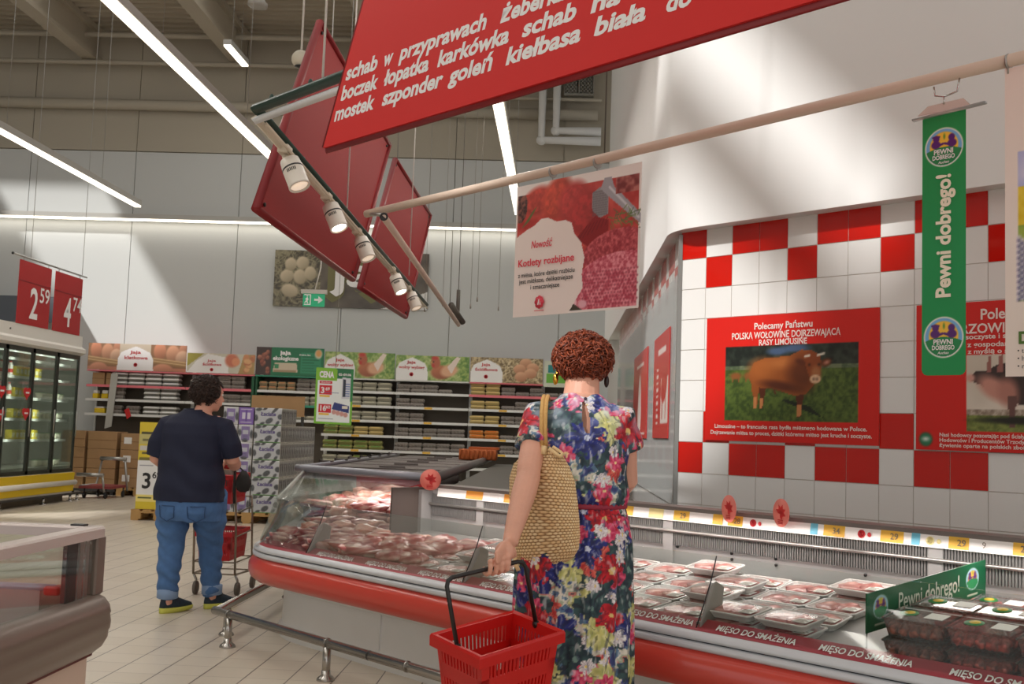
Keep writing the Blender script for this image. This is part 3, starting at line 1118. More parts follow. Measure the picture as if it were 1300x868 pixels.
for row, vv in enumerate((3.62, 3.80, 3.98, 4.15)):
    for c in range(5):
        u = -1.83 + c * 0.225 + row * 0.012
        lv = 2 if (row, c) in ((0, 0), (0, 1), (1, 0), (1, 1), (2, 2), (0, 2), (1, 2)) else 1
        if lv == 1 and (row, c) in ((3, 0),): pass
        for q_ in range(lv):
            i = (0 if c < 1 else 2) if row < 2 else (1 if c < 3 else 2)
            x, y, _ = UV((u, vv, 0))
            pl = (x, y, 0.555 + (vv - 3.5) * 0.156 + q_ * 0.074)
            rw = ('front', 'second', 'third', 'rear')[row]
            cn = ('first', 'second', 'third', 'fourth', 'fifth')[c]
            lab_ = 'clear minced meat box, %s row, %s right of the green divider%s' % (rw, cn, (', lower', ', upper')[q_] if lv == 2 else '')
            if i in usedb:
                o = dup(MBX[i], pl, None, lab_, 'boxes of minced meat right of the green divider')
            else:
                o = MBX[i]; usedb.add(i); o.location = pl; o['label'] = lab_; o['group'] = 'boxes of minced meat right of the green divider'
            o.rotation_euler = (Matrix.Rotation(-PI / 4, 4, 'Z') @ Matrix.Rotation(0.155, 4, 'X')).to_euler()

# ---- shared round emblem: blue sky, sun, two figures, green field
def emblem(cv, cx, cy, r):
    cv.ell(cx, cy, r, r, (238, 236, 220))
    cv.ell(cx, cy, r * 0.93, r * 0.93, (120, 180, 226))
    cv.ell(cx, cy + r * 0.05, r * 0.74, r * 0.74, (246, 196, 70))
    k_ = ((cv.X - cx) ** 2 + (cv.Y - cy) ** 2 <= (r * 0.93) ** 2) & (cv.Y < cy + r * 0.02 - 0.25 * (cv.X - cx) ** 2 / r)
    cv.put(k_ * 1.0, (44, 140, 84))
    pu = (92, 44, 120)
    for sx in (-1, 1):
        cv.ell(cx + sx * 0.40 * r, cy + 0.46 * r, r * 0.17, r * 0.18, pu)
        cv.ell(cx + sx * 0.42 * r, cy + 0.16 * r, r * 0.24, r * 0.20, pu)
        cv.line(cx + sx * 0.30 * r, cy + 0.10 * r, cx + sx * 0.05 * r, cy + 0.18 * r, r * 0.06, pu)
    cv.line(cx - 0.58 * r, cy + 0.56 * r, cx - 0.24 * r, cy + 0.56 * r, r * 0.05, pu)
    cv.ell(cx + 0.02 * r, cy + 0.55 * r, r * 0.05, r * 0.13, (90, 150, 60))

# ---- green divider board standing across the trays
P0, P1 = Vector(UV((-2.0, 3.55, 0.635))), Vector(UV((-1.895, 4.24, 0.728)))
ex = (P1 - P0); Lb = ex.length
cv = Cv(Lb, 0.135, 0.0035, (18, 92, 58))
for cx in (0.075, Lb - 0.085):
    emblem(cv, cx, 0.078, 0.040)
    cv.line(cx - 0.03, 0.02, cx + 0.03, 0.02, 0.003, (210, 210, 190))
nb = ex.cross(Vector((0, 0, 1))).normalized()
bd = thing('divider_board', 'dark green divider board with white lettering standing across the meat trays', 'sign board', tuple(P0))
ORIG[bd.name] = tuple(P0)
cv.build('board', P0, ex, Vector((0, 0, 1)), bd, 0.006)
text('Pewni dobrego!', P0 + ex.normalized() * 0.17 + Vector((0, 0, 0.048)), ex, Vector((0, 0, 1)), 0.062, M('pale_print', (200, 206, 190), 0.5), bd, width=0.36, bold=0.01, out=0.002)
m = MB(); m.tube([P0 + Vector((0.0, 0, 0)), P0 + Vector((0, 0, -0.075))], 0.003, 6); m.tube([P1, P1 + Vector((0, 0, -0.055))], 0.003, 6)
m.build('foot_pin', m_dark, bd)

# ---- round pink discs standing on the price strip
def wobbler(u, zc, r, facing, label):
    c = Vector(UV((u, 4.215, zc)))
    t = thing('shelf_disc', label, 'price marker', tuple(Vector(UV((u, 4.262, 0.955)))), 0, 'round red markers on the price strip')
    f = Vector((facing[0], facing[1], 0)).normalized()
    m = MB(); m.lathe([(r, 0), (r, 0.003)], c, f, 28)
    d = m.build('disc', M('disc_pink', (236, 130, 116), 0.5), t)
    ex = Vector((0, 0, 1)).cross(f)
    m = MB()
    for a in (70, 25, 115, -20, 160, -75):
        a_ = math.radians(a)
        dv = ex * math.cos(a_) + Vector((0, 0, 1)) * math.sin(a_)
        pv = ex * -math.sin(a_) + Vector((0, 0, 1)) * math.cos(a_)
        o = c + f * 0.0035
        m.poly([o - pv * r * .1, o + dv * r * .3 - pv * r * .16, o + dv * r * (.62 if a != -75 else .5), o + dv * r * .3 + pv * r * .16, o + pv * r * .1], f * 0.001)
    m.build('leaf_mark', M('disc_red', (206, 40, 40), 0.5), d)
    m = MB()
    for q_ in range(3):
        o = c + f * 0.0035 - Vector((0, 0, 1)) * r * (0.55 + 0.12 * q_) - ex * r * 0.35
        m.poly([o, o + ex * r * 0.6, o + ex * r * 0.6 + Vector((0, 0, r * .06)), o + Vector((0, 0, r * .06))], f * 0.001)
    m.build('disc_print', M('disc_red', (206, 40, 40), 0.5), d)
    m = MB(); m.tube([c - Vector((0, 0, r * 0.9)) - f * 0.003, Vector(UV((u, 4.262, 0.955)))], 0.004, 6)
    m.lathe([(0.012, 0), (0.012, 0.006)], UV((u, 4.262, 0.955)), (0, 0, 1), 10)
    m.build('stem', m_chrome, t)
wobbler(-5.27, 0.985, 0.064, (0.1, -1), 'round pink disc with red leaf at the left end of the price strip')
wobbler(-3.07, 0.972, 0.062, (-0.92, -0.38), 'round pink disc on the price strip, first right of the floral dress')
wobbler(-2.79, 0.974, 0.062, (-0.92, -0.38), 'round pink disc on the price strip, second right of the floral dress')

# ---- orange crate at the far end of the dark counter top
t = thing('wicker_crate', 'orange-brown wicker crate standing at the far end of the dark counter top', 'crate', (-0.80, 11.9, 0.99))
m = MB()
m.rbox(-1.0, -0.62, 11.7, 12.1, 0.99, 1.10, 0.01)
m.build('tray', M('wicker_orange', (176, 92, 40), 0.7, bump=0.4, bscale=90), t)
m = MB()
m.box(-0.92, -0.60, 11.82, 12.1, 1.10, 1.125)
for i in range(9):
    m.tube([(-1.0 + i * 0.047, 11.695, 0.99), (-1.0 + i * 0.047, 11.695, 1.1)], 0.012, 6)
m.build('rim', M('wicker_orange', (176, 92, 40), 0.7, bump=0.4, bscale=90), t)
# ================================================================ HANGING SIGNS, TRACKS, POLES, LAMPS
m_signred = M('sign_red', (214, 44, 42), 0.5, spec=0.3)
m_signdk = M('sign_red_edge', (130, 14, 20), 0.45)
m_panel = M('panel_red', (150, 28, 30), 0.6, spec=0.15)
EU, EZ = Vector((Q, -Q, 0)), Vector((0, 0, 1))
NV = Vector((Q, Q, 0))                       # into the tiled wall

def para(mb, pts, d):
    mb.poly(pts, d)

# ---- big slanted red sign with the list of cuts
SK = 2.58 / 2.8
def usz(u, z): return Vector(UV((u * SK, 2.58, CAMZ + (z - CAMZ) * SK)))
SH = 0.44
zb, zt, ul, ur = 2.60, 4.25, -4.418, -1.55
sg = thing('hanging_sign', 'big slanted red sign listing cuts of meat in white italics', 'sign', tuple(usz(-3.0, zb)))
mb = MB()
fr = [usz(ul, zb), usz(ur, zb), usz(ur + SH * (zt - zb), zt), usz(ul + SH * (zt - zb), zt)]
mb.poly(fr, NV * 0.035)
mb.build('panel', m_signred, sg)
mb = MB()
e = 0.006
for a, b in ((fr[0], fr[1]), (fr[1], fr[2]), (fr[2], fr[3]), (fr[3], fr[0])):
    mb.tube([a + NV * 0.018, b + NV * 0.018], (0.006, 0.022), 8)
mb.build('edge_frame', m_signdk, sg)
for z, words in ((2.893, [('schab', -4.254, -4.008), ('w', -3.957, -3.890), ('przyprawach', -3.840, -3.270), ('\u017ceberka', -3.180, -2.82), ('w', -2.74, -2.67), ('przyprawach', -2.60, -2.03)]),
                 (2.803, [('boczek', -4.288, -4.00), ('\u0142opatka', -3.945, -3.625), ('kark\u00f3wka', -3.570, -3.130), ('schab', -3.050, -2.765), ('na', -2.690, -2.55), ('ko\u015bci', -2.48, -2.24)]),
                 (2.713, [('mostek', -4.335, -4.020), ('szponder', -3.955, -3.535), ('gole\u0144', -3.485, -3.220), ('kie\u0142basa', -3.140, -2.740), ('bia\u0142a', -2.670, -2.430), ('do', -2.340, -2.23), ('sma\u017cenia', -2.16, -1.77)])):
    for w, u0, u1 in words:
        text(w, usz(u0, z), EU, EZ, 0.062, m_txtw, sg, width=(u1 - u0) * SK, bold=0.035, vshear=0.30, out=0.0012)
mb = MB()
for u in (-3.2, -1.6): mb.tube([usz(u, zt) + NV * 0.018, Vector((*usz(u, zt)[:2], 8.6)) + NV * 0.018], 0.004, 6)
mb.build('wire', m_steel, sg)

# ---- two slanted red panels above the counter that runs back along the shelves
def red_panel(pts, label):
    X0 = -1.83
    P = [Vector((X0, y, z)) for y, z in pts]
    t = thing('red_panel', label, 'panel', tuple(P[0]), 0, 'slanted red panels above the counter')
    m = MB(); m.poly(P, (-0.03, 0, 0))
    m.build('sheet', m_panel, t)
    m = MB()
    for i in range(4):
        a, b = P[i], P[(i + 1) % 4]
        m.tube([a, b], (0.03, 0.022), 8)
    m.build('edge_frame', m_signdk, t)
    m = MB()
    top = sorted(P, key=lambda p: -p.z)[:2]
    for p in top:
        q_ = p * 0.9 + (top[0] + top[1]) * 0.05
        m.tube([q_, Vector((q_.x, q_.y, 8.6))], 0.005, 6)
    m.build('wire', m_steel, t)
    for p in P:
        m = MB()
        q_ = p * 0.93 + sum(P, Vector()) * (0.07 / 4)
        m.ell(q_ + Vector((0.008, 0, 0)), (0.010, 0.014, 0.014), 8, 6)
        m.build('screw', m_dark, t)
red_panel([(6.438, 2.566), (9.602, 2.586), (11.25, 4.24), (7.845, 4.254)], 'large slanted red panel hanging behind the row of white spotlights')
red_panel([(9.968, 2.566), (13.049, 2.619), (15.05, 4.26), (11.704, 4.204)], 'narrower slanted red panel hanging behind the end of the pale pole, farther from us')

# ---- light track: one arm along the tiled wall, one along the counter, both on dark green trunking
tk = thing('light_track', 'white light track under dark green trunking, bent at a corner above the counter', 'light track', (-1.6, 5.54, 2.85))
c0 = Vector((-1.6, 5.54, 2.85))
mb = MB()
mb.tube([c0 + EZ * 0.062, c0 + EZ * 0.062 + EU * 1.7], (0.035, 0.022), 8)
mb.tube([c0 + EZ * 0.062, c0 + EZ * -0.06 + Vector((0, 7.6, 0))], (0.032, 0.02), 8)
for s in np.linspace(0.15, 1.6, 5): mb.ell(c0 + EZ * 0.09 + EU * s, (0.012, 0.012, 0.02), 8, 6)
for s in np.linspace(0.3, 6.5, 9): mb.ell(c0 + EZ * (0.085 - 0.016 * s) + Vector((0.0, s, 0)), (0.012, 0.03, 0.016), 8, 6)
mb.build('trunking', M('dark_green_trunking', (28, 58, 48), 0.45), tk)
mb = MB()
mb.tube([c0, c0 + EU * 1.7], (0.026, 0.022), 4)
mb.build('short_rail', M('track_white', (228, 228, 230), 0.4), tk)
mb = MB()
mb.tube([c0 + Vector((0.0, 0.0, 0.01)), c0 + Vector((0.0, 7.3, -0.115))], (0.028, 0.018), 4)
mb.tube([c0 + Vector((0.05, 0.02, -0.012)), c0 + Vector((0.05, 7.3, -0.135))], (0.012, 0.012), 4)
mb.build('long_rail', M('track_cream', (222, 208, 186), 0.4), tk)
mb = MB()
for p in (c0 + EU * 0.62, c0 + Vector((0, 2.5, 0)), c0 + Vector((0, 6.0, 0))):
    mb.tube([p + EZ * 0.06, Vector((p.x, p.y, 8.6))], 0.006, 6)
mb.build('hanger', m_white, tk)

m_spot = M('spot_white', (226, 218, 206), 0.4)
def spotlight(y, lit, zz, label):
    p = Vector((-1.585, y, zz + 0.11))
    t = thing('spotlight', label, 'spotlight', tuple(p), 0, 'white spotlights on the cream track')
    ax = Vector((0.42, -0.22, -0.88)).normalized()
    m = MB(); m.cbox(p + Vector((0, 0, 0.03)), (0.06, 0.11, 0.045))
    m.build('adapter', M('adapter_cream', (216, 204, 184), 0.45), t)
    h0 = p + Vector((0.03, 0, -0.03))

    m = MB(); m.tube([p, h0 + Vector((-0.01, 0, -0.02))], 0.018, 8)
    m.tube([h0 + Vector((-0.02, 0.0, -0.03)), h0 + ax * 0.05 + Vector((-0.055, 0.03, 0))], 0.016, 8)
    m.build('arm', M('adapter_cream', (216, 204, 184), 0.45), t)
    m = MB()
    m.lathe([(0.024, -0.005), (0.055, 0.0), (0.060, 0.05), (0.060, 0.165), (0.062, 0.17), (0.062, 0.18), (0.053, 0.18), (0.050, 0.17)], h0, ax, 20)
    hd = m.build('head', m_spot, t)
    m = MB(); m.lathe([(0.0608, 0.055), (0.0615, 0.056), (0.0615, 0.064), (0.0608, 0.065)], h0, ax, 20)
    m.build('head_ring', m_dark, hd)
    m = MB()
    a_, b_ = ax.orthogonal().normalized(), None
    side = Vector((0, -1, 0)) - ax * Vector((0, -1, 0)).dot(ax); side.normalize()
    tg = ax.cross(side)
    for i in range(6):
        ang = (i - 2.5) * 0.16
        d = side * math.cos(ang) + tg * math.sin(ang)
        m.tube([h0 + ax * 0.075 + d * 0.0605, h0 + ax * 0.095 + d * 0.0605], 0.0030, 4)
    m.build('head_print', m_black, hd)
    m = MB(); m.lathe([(0.001, 0.166), (0.050, 0.168), (0.050, 0.170), (0.001, 0.171)], h0, ax, 20)
    m.build('lens', M('lens_lit', (255, 236, 214), 0.3, emit=14) if lit else M('lens_dim', (236, 214, 190), 0.3, emit=0.7), hd)
    l = bpy.data.lights.new('spot_lamp', 'SPOT')
    l.energy = 14 if lit else 7
    l.color = (1.0, 0.72, 0.62)
    l.spot_size = math.radians(70)
    l.spot_blend = 0.7
    l.shadow_soft_size = 0.04
    o = bpy.data.objects.new('spot_lamp', l)
    COL.objects.link(o)
    o.rotation_euler = Vector((0.5, -0.05, -0.85)).to_track_quat('-Z', 'Y').to_euler()
    o.parent = t
    o.location = h0 + ax * 0.19 - p
for y, lit, z, lb in ((6.1, 0, 2.70, 'white spotlight nearest the track corner, unlit, in front of the large red panel'),
                      (7.25, 1, 2.68, 'glowing white spotlight second from the track corner, in front of the large red panel'),
                      (8.4, 0, 2.66, 'white spotlight third from the track corner, at the lower corner of the large red panel'),
                      (10.25, 1, 2.64, 'glowing white spotlight fourth from the track corner, in front of the narrower red panel'),
                      (11.4, 0, 2.62, 'white spotlight at the far end of the track, above the egg shelves')):
    spotlight(y, lit, z, lb)

# ---- pale pole that carries the hanging posters (bends back at its left end)
pl = thing('hanging_pole', 'long pale pole slanting across the picture and carrying the hanging posters', 'pole', tuple(UV((-3.0, 3.9, 2.64))))
m_pole = M('pole_cream', (214, 192, 174), 0.4)
mb = MB(); mb.tube([UV((-5.62, 3.9, 2.61)), UV((-4.0, 3.9, 2.632)), UV((-0.4, 3.9, 2.70))], 0.024, 14)
mb.build('front_tube', m_pole, pl)
pj = Vector((-1.06, 6.45, 2.54))
mb = MB(); mb.tube([pj, Vector((-1.05, 11.5, 2.40))], 0.022, 12)
mb.build('back_tube', m_pole, pl)
mb = MB(); mb.lathe([(0.023, 0.0), (0.026, 0.004), (0.018, 0.006), (0.001, -0.02)], pj, (0, -1, 0.03), 14)
mb.build('open_end', m_black, pl)
mb = MB(); mb.tube([UV((-5.60, 3.9, 2.61)), pj + Vector((0, 0.05, 0.02))], 0.012, 8)
mb.build('joint', m_steel, pl)
mb = MB()
for p in (UV((-3.62, 3.9, 2.66)), (-1.05, 11.35, 2.40), UV((-1.1, 3.9, 2.7))):
    mb.tube([p, (p[0], p[1], 8.6)], 0.004, 6)
mb.tube([(-1.05, 11.35, 2.40), (-1.05, 11.35, 2.75)], 0.02, 8)
mb.tube([(-1.11, 11.2, 2.58), (-1.0, 11.45, 2.42)], 0.03, 8)
mb.build('hanging_wire', M('wire_dark', (92, 88, 80), 0.5), pl)
mb = MB()
for x_, y_ in ((-0.9, 12.0), (-1.02, 12.6), (-0.72, 13.0), (-1.3, 12.2), (-1.55, 12.6)):
    mb.tube([(x_, y_, 8.6), (x_, y_, 2.75 + 0.1 * (x_ + 1))], 0.0025, 5)
    mb.tube([(x_, y_, 2.75 + 0.1 * (x_ + 1)), (x_, y_, 2.7 + 0.1 * (x_ + 1))], 0.010, 6)
tag(setorigin(mb.build('ceiling_wire', M('wire_grey', (150, 146, 136), 0.5)), (-1.1, 12.4, 2.7)), 'bunch of thin loose wires hanging from the roof beside the narrower red panel', 'wire')

# ---- white poster with cutlets hanging from the pole
PU0, PU1, PZ0, PZ1 = -4.226, -3.366, 1.885, 2.578
w, h = PU1 - PU0, PZ1 - PZ0
cv = Cv(w, h, 0.0045, (236, 226, 220))
pic = cv.mask_rect(0.0, 0.0, w, h - 0.05) * (1 - cv.mask_rect(0, 0, 0.012, h)) * (1 - cv.mask_rect(w - 0.012, 0, w, h)) * (1 - cv.mask_rect(0, 0, w, 0.012))
cv.mottle(pic, (176, 52, 48), (206, 84, 74), 0.06, 3)
for cx, cy, rx, ry, rot, c in ((0.16, 0.60, 0.11, 0.07, 0.2, (206, 78, 66)), (0.30, 0.60, 0.12, 0.09, 0.9, (214, 84, 66)), (0.42, 0.56, 0.11, 0.10, 0.6, (198, 70, 66)), (0.50, 0.50, 0.12, 0.10, 0.8, (188, 60, 58))):
    cv.ell(cx, cy, rx, ry, c, rot, 0.2, shade=[q_ * 0.72 for q_ in c])
    cv.mottle(cv.mask_ell(cx, cy, rx * .8, ry * .8, rot) * 0.5, [q_ * .8 for q_ in c], [min(255, q_ * 1.15) for q_ in c], 0.025, int(cx * 99))
# pepper bowl, top left
cv.mottle(cv.mask_ell(0.03, 0.58, 0.055, 0.085) * pic, (60, 40, 38), (150, 96, 84), 0.012, 8)
for i in range(14): cv.line(0.05 + 0.006 * i, 0.47 + 0.006 * i, 0.10 + 0.004 * i, 0.50 + 0.005 * i, 0.002, (96, 110, 60))
# steel mallet
cv.poly([(0.545, 0.585), (0.60, 0.61), (0.655, 0.555), (0.655, 0.47), (0.60, 0.455), (0.55, 0.50)], (148, 140, 142))
for i in range(9):
    for j in range(11):
        x_, y_ = 0.555 + i * 0.011, 0.472 + j * 0.0115
        cv.ell(x_ + 0.003 * (j % 2), y_, 0.0028, 0.0028, (90, 84, 88))
cv.poly([(0.60, 0.60), (0.625, 0.65), (0.67, 0.65), (0.69, 0.60), (0.86, 0.45), (0.86, 0.40), (0.655, 0.555)], (162, 158, 164))
cv.line(0.66, 0.60, 0.85, 0.43, 0.006, (206, 204, 208))
cv.mottle(cv.mask_rect(0.70, 0.56, w, 0.64) * pic, (120, 40, 40), (186, 110, 100), 0.03, 12)
# dark cut with bone edge, rosemary
cv.poly([(0.44, 0.37), (0.57, 0.47), (0.66, 0.44), (0.66, 0.39), (0.53, 0.32)], (142, 30, 34))
for i in range(7): cv.line(0.46 + i * 0.03, 0.36 + 0.01 * i, 0.52 + i * 0.022, 0.43 + 0.004 * i, 0.002, (110, 20, 26))
for i in range(46):
    r1 = random.Random(i)
    x_, y_ = r1.uniform(0.68, 0.86), r1.uniform(0.38, 0.47)
    cv.line(x_, y_, x_ + r1.uniform(-.04, .04), y_ + r1.uniform(-.01, .035), 0.0022, (70 + i % 40, 92 + i % 50, 62))
# minced cutlets with a pressed grid
for cx, cy, rx, ry, c0_, c1_ in ((0.70, 0.29, 0.21, 0.10, (150, 44, 54), (210, 100, 104)), (0.70, 0.12, 0.30, 0.155, (186, 66, 84), (236, 150, 158))):
    cv.mottle(cv.mask_ell(cx, cy, rx, ry, 0.15) * pic, c0_, c1_, 0.014, int(cx * 10 + cy * 100))
for i in range(18):
    for j in range(10):
        cv.ell(0.50 + i * 0.02 + 0.01 * (j % 2), 0.03 + j * 0.018, 0.0045, 0.004, (150, 50, 70))
cv.ell(0.44, 0.05, 0.022, 0.022, (240, 190, 196)); cv.ell(0.50, 0.04, 0.03, 0.02, (230, 170, 180))
cv.poly([(0.40, 0.012), (0.50, 0.012), (0.44, 0.045), (0.40, 0.03)], (70, 60, 48))
# pale speech shape on the left
pts = [(0.0, 0.0)] + [(0.40, 0.0), (0.42, 0.02), (0.45, 0.06), (0.50, 0.12), (0.49, 0.19), (0.505, 0.27), (0.48, 0.35), (0.43, 0.40), (0.41, 0.455), (0.36, 0.475), (0.30, 0.475), (0.24, 0.50), (0.19, 0.50), (0.14, 0.47), (0.09, 0.455), (0.03, 0.43), (0.0, 0.41)]
cv.poly(pts, (238, 222, 214))
o0 = Vector(UV((PU0, 3.885, PZ0)))
ps = thing('hanging_poster', 'white poster with pink script and pounded cutlets hanging from the pale pole', 'poster', tuple(UV((PU0 + w / 2, 3.9, PZ1))))
sh = cv.build('sheet', o0, EU, EZ, ps, 0.003)
def ptext(s, x, y, hh, width, mat, b=0.01, sh_=0.0):
    text(s, o0 + EU * x + EZ * y, EU, EZ, hh, mat, sh, width=width, bold=b, vshear=sh_, out=0.005)
m_pink = M('pink_print', (222, 60, 78), 0.5)
ptext('Nowo\u015b\u0107', 0.125, 0.352, 0.040, 0.15, m_pink, 0.012, 0.15)
ptext('Kotlety rozbijane', 0.03, 0.262, 0.038, 0.405, m_pink, 0.018)
ptext('z mi\u0119sa, kt\u00f3re dzi\u0119ki rozbiciu', 0.035, 0.205, 0.024, 0.41, m_txtk)
ptext('jest mi\u0119ksze, delikatniejsze', 0.045, 0.172, 0.024, 0.39, m_txtk)
ptext('i smaczniejsze', 0.13, 0.138, 0.024, 0.21, m_txtk)
mb = MB()
cc = o0 + EU * 0.205 + EZ * 0.068 - NV * 0.009
for k_ in range(8):
    a_ = 2 * PI * k_ / 8
    d = EU * math.cos(a_) + EZ * math.sin(a_)
    mb.lathe([(0.0135, 0.0), (0.0135, 0.001)], cc + d * 0.021, -NV, 12)
mb.lathe([(0.024, 0.0), (0.024, 0.0015)], cc, -NV, 20)
em = mb.build('round_mark', m_pink, sh)
mb = MB(); mb.poly([cc + EU * -.012 + EZ * -.014 - NV * .0018, cc + EU * -.004 + EZ * -.014 - NV * .0018, cc + EU * .002 + EZ * .014 - NV * .0018, cc + EU * -.004 + EZ * .016 - NV * .0018], -NV * 0.0005)
mb.poly([cc + EU * .004 + EZ * -.014 - NV * .0018, cc + EU * .012 + EZ * -.014 - NV * .0018, cc + EU * .007 + EZ * .004 - NV * .0018], -NV * 0.0005)
mb.build('mark_letter', m_txtw, em)
mb = MB(); mb.poly([cc + EU * -.035 + EZ * -.045, cc + EU * .035 + EZ * -.045, cc + EU * .035 + EZ * -.042, cc + EU * -.035 + EZ * -.042], -NV * 0.001)
mb.build('mark_line', m_pink, sh)
mb = MB()
for u in (PU0 + 0.25, PU1 - 0.30):
    p = Vector(UV((u, 3.9, PZ1 - 0.01)))
    mb.tube([p, p + EZ * 0.07], 0.0035, 6)
    mb.lathe([(0.026, -0.004), (0.030, -0.004), (0.030, 0.004), (0.026, 0.004)], p + EZ * 0.055, EU, 14)
mb.build('ring_clip', m_steel, ps)

# ---- tall green banner with two emblems
GU0, GU1, GZ0, GZ1 = -1.98, -1.812, 1.548, 2.527
w, h = GU1 - GU0, GZ1 - GZ0
bn = thing('hanging_banner', 'narrow green banner with white vertical lettering and two round emblems hanging from the pole', 'banner', tuple(UV((GU0 + w / 2, 3.9, GZ1 + 0.1))))
cv = Cv(w, h, 0.0022, (34, 150, 84))
t_ = np.clip((cv.Y / h - 0.62) / 0.38, 0, 1)
emblem(cv, w / 2, 0.140, 0.076)
emblem(cv, w / 2, 0.852, 0.074)
o0 = Vector(UV((GU0, 3.895, GZ0)))
bs = cv.build('sheet', o0, EU, EZ, bn, 0.003, rough=0.4, cut=lambda x, y: ~((y < .024) & (np.hypot(np.maximum(0, np.maximum(.024 - x, x - (w - .024))), .024 - y) > .024)))
for zc in (0.140, 0.852):
    text('PEWNI', o0 + EU * (w / 2) + EZ * (zc - 0.026), EU, EZ, 0.019, m_txtw, bs, width=0.074, bold=0.03, align='CENTER')
    text('DOBREGO', o0 + EU * (w / 2) + EZ * (zc - 0.046), EU, EZ, 0.0165, m_txtw, bs, width=0.086, bold=0.03, align='CENTER')
    text('Auchan', o0 + EU * (w / 2) + EZ * (zc - 0.062), EU, EZ, 0.010, m_txtw, bs, width=0.042, bold=0.02, align='CENTER', vshear=0.25)
text('Pewni dobrego!', o0 + EU * (w / 2 + 0.026) + EZ * 0.285, EZ, -EU, 0.056, M('cream_print', (246, 238, 214), 0.5), bs, width=0.46, bold=0.035)
mb = MB()
mb.tube([o0 + EU * -0.035 + EZ * (h - 0.005) - NV * .004, o0 + EU * (w + 0.075) + EZ * (h + 0.01) - NV * .004], (0.014, 0.006), 8)
mb.poly([o0 + EU * -0.02 + EZ * (h + .01), o0 + EU * (w + .02) + EZ * (h + .01), o0 + EU * (w - 0.01) + EZ * (h + .045), o0 + EU * 0.02 + EZ * (h + .04)], NV * 0.004)
mb.build('clamp_bar', MG('clear_clamp', (246, 226, 218), 1.6, 0.08, haze=0.30), bn)
mb = MB()
pc_ = o0 + EU * (w / 2 + 0.0) + EZ * (h + 0.055)
mb.tube([pc_ + EZ * -0.02, pc_ + EZ * 0.01, pc_ + EZ * 0.02 + EU * -0.035, pc_ + EZ * 0.055 + EU * -0.04], 0.0035, 6)
mb.tube([pc_ + EZ * 0.01, pc_ + EZ * 0.02 + EU * 0.05, pc_ + EZ * 0.07 + EU * 0.06], 0.0035, 6)
mb.build('wire_hook', m_chrome, bn)

# ---- white poster with a field picture at the right edge
WU0, WU1, WZ0, WZ1 = -1.670, -0.95, 1.54, 2.647
w, h = WU1 - WU0, WZ1 - WZ0
wp = thing('hanging_poster', 'white poster with a yellow field picture, cut by the right edge of the picture', 'poster', tuple(UV((WU0 + w / 2, 3.9, WZ1))))
cv = Cv(w, h, 0.006, (240, 228, 218))
x0, x1, y0, y1 = 0.045, w - 0.03, 0.26, 0.80
mk = cv.mask_rect(x0, y0, x1, y1)
cv.put(mk, (170, 180, 226))
cv.mottle(cv.mask_rect(x0, 0.66, x1, y1), (160, 168, 220), (214, 214, 236), 0.15, 5)
cv.mottle(cv.mask_rect(x0, 0.52, x1, 0.67), (216, 186, 30), (236, 210, 70), 0.05, 6)
cv.mottle(cv.mask_rect(x0, y0, x1, 0.53), (120, 150, 60), (170, 190, 80), 0.05, 7)
for i in range(30):
    for j in range(30):
        X_, Y_ = x0 + 0.004 + i * 0.011, y0 + 0.01 + j * 0.0105
        if Y_ < 0.50 - 0.04 * math.sin(i * 0.4) and X_ < 0.34:
            cv.ell(X_, Y_, 0.0058, 0.0058, (222, 216, 240) if (i + j) % 2 else (84, 76, 140))
cv.ell(0.30, 0.60, 0.06, 0.08, (206, 160, 130)); cv.ell(0.30, 0.66, 0.09, 0.03, (206, 178, 110))
o0 = Vector(UV((WU0, 3.895, WZ0)))
ws = cv.build('sheet', o0, EU, EZ, wp, 0.004)
text('D', o0 + EU * 0.045 + EZ * 0.115, EU, EZ, 0.042, M('olive_print', (84, 120, 50), 0.5), ws, bold=0.04)
for s, z in (('\u2022 t', 0.082), ('\u2022 h', 0.055), ('\u2022 r', 0.028)):
    text(s, o0 + EU * 0.042 + EZ * z, EU, EZ, 0.017, m_txtk, ws)
mb = MB()
for u in (0.012, w - 0.1):
    p = o0 + EU * u + EZ * (h - 0.02)
    mb.tube([p, p + EZ * 0.05], 0.003, 6)
    mb.lathe([(0.026, -0.003), (0.030, -0.003), (0.030, 0.003), (0.026, 0.003)], p + EZ * 0.045 + NV * 0.005, EU, 14)
mb.build('ring_clip', m_steel, wp)

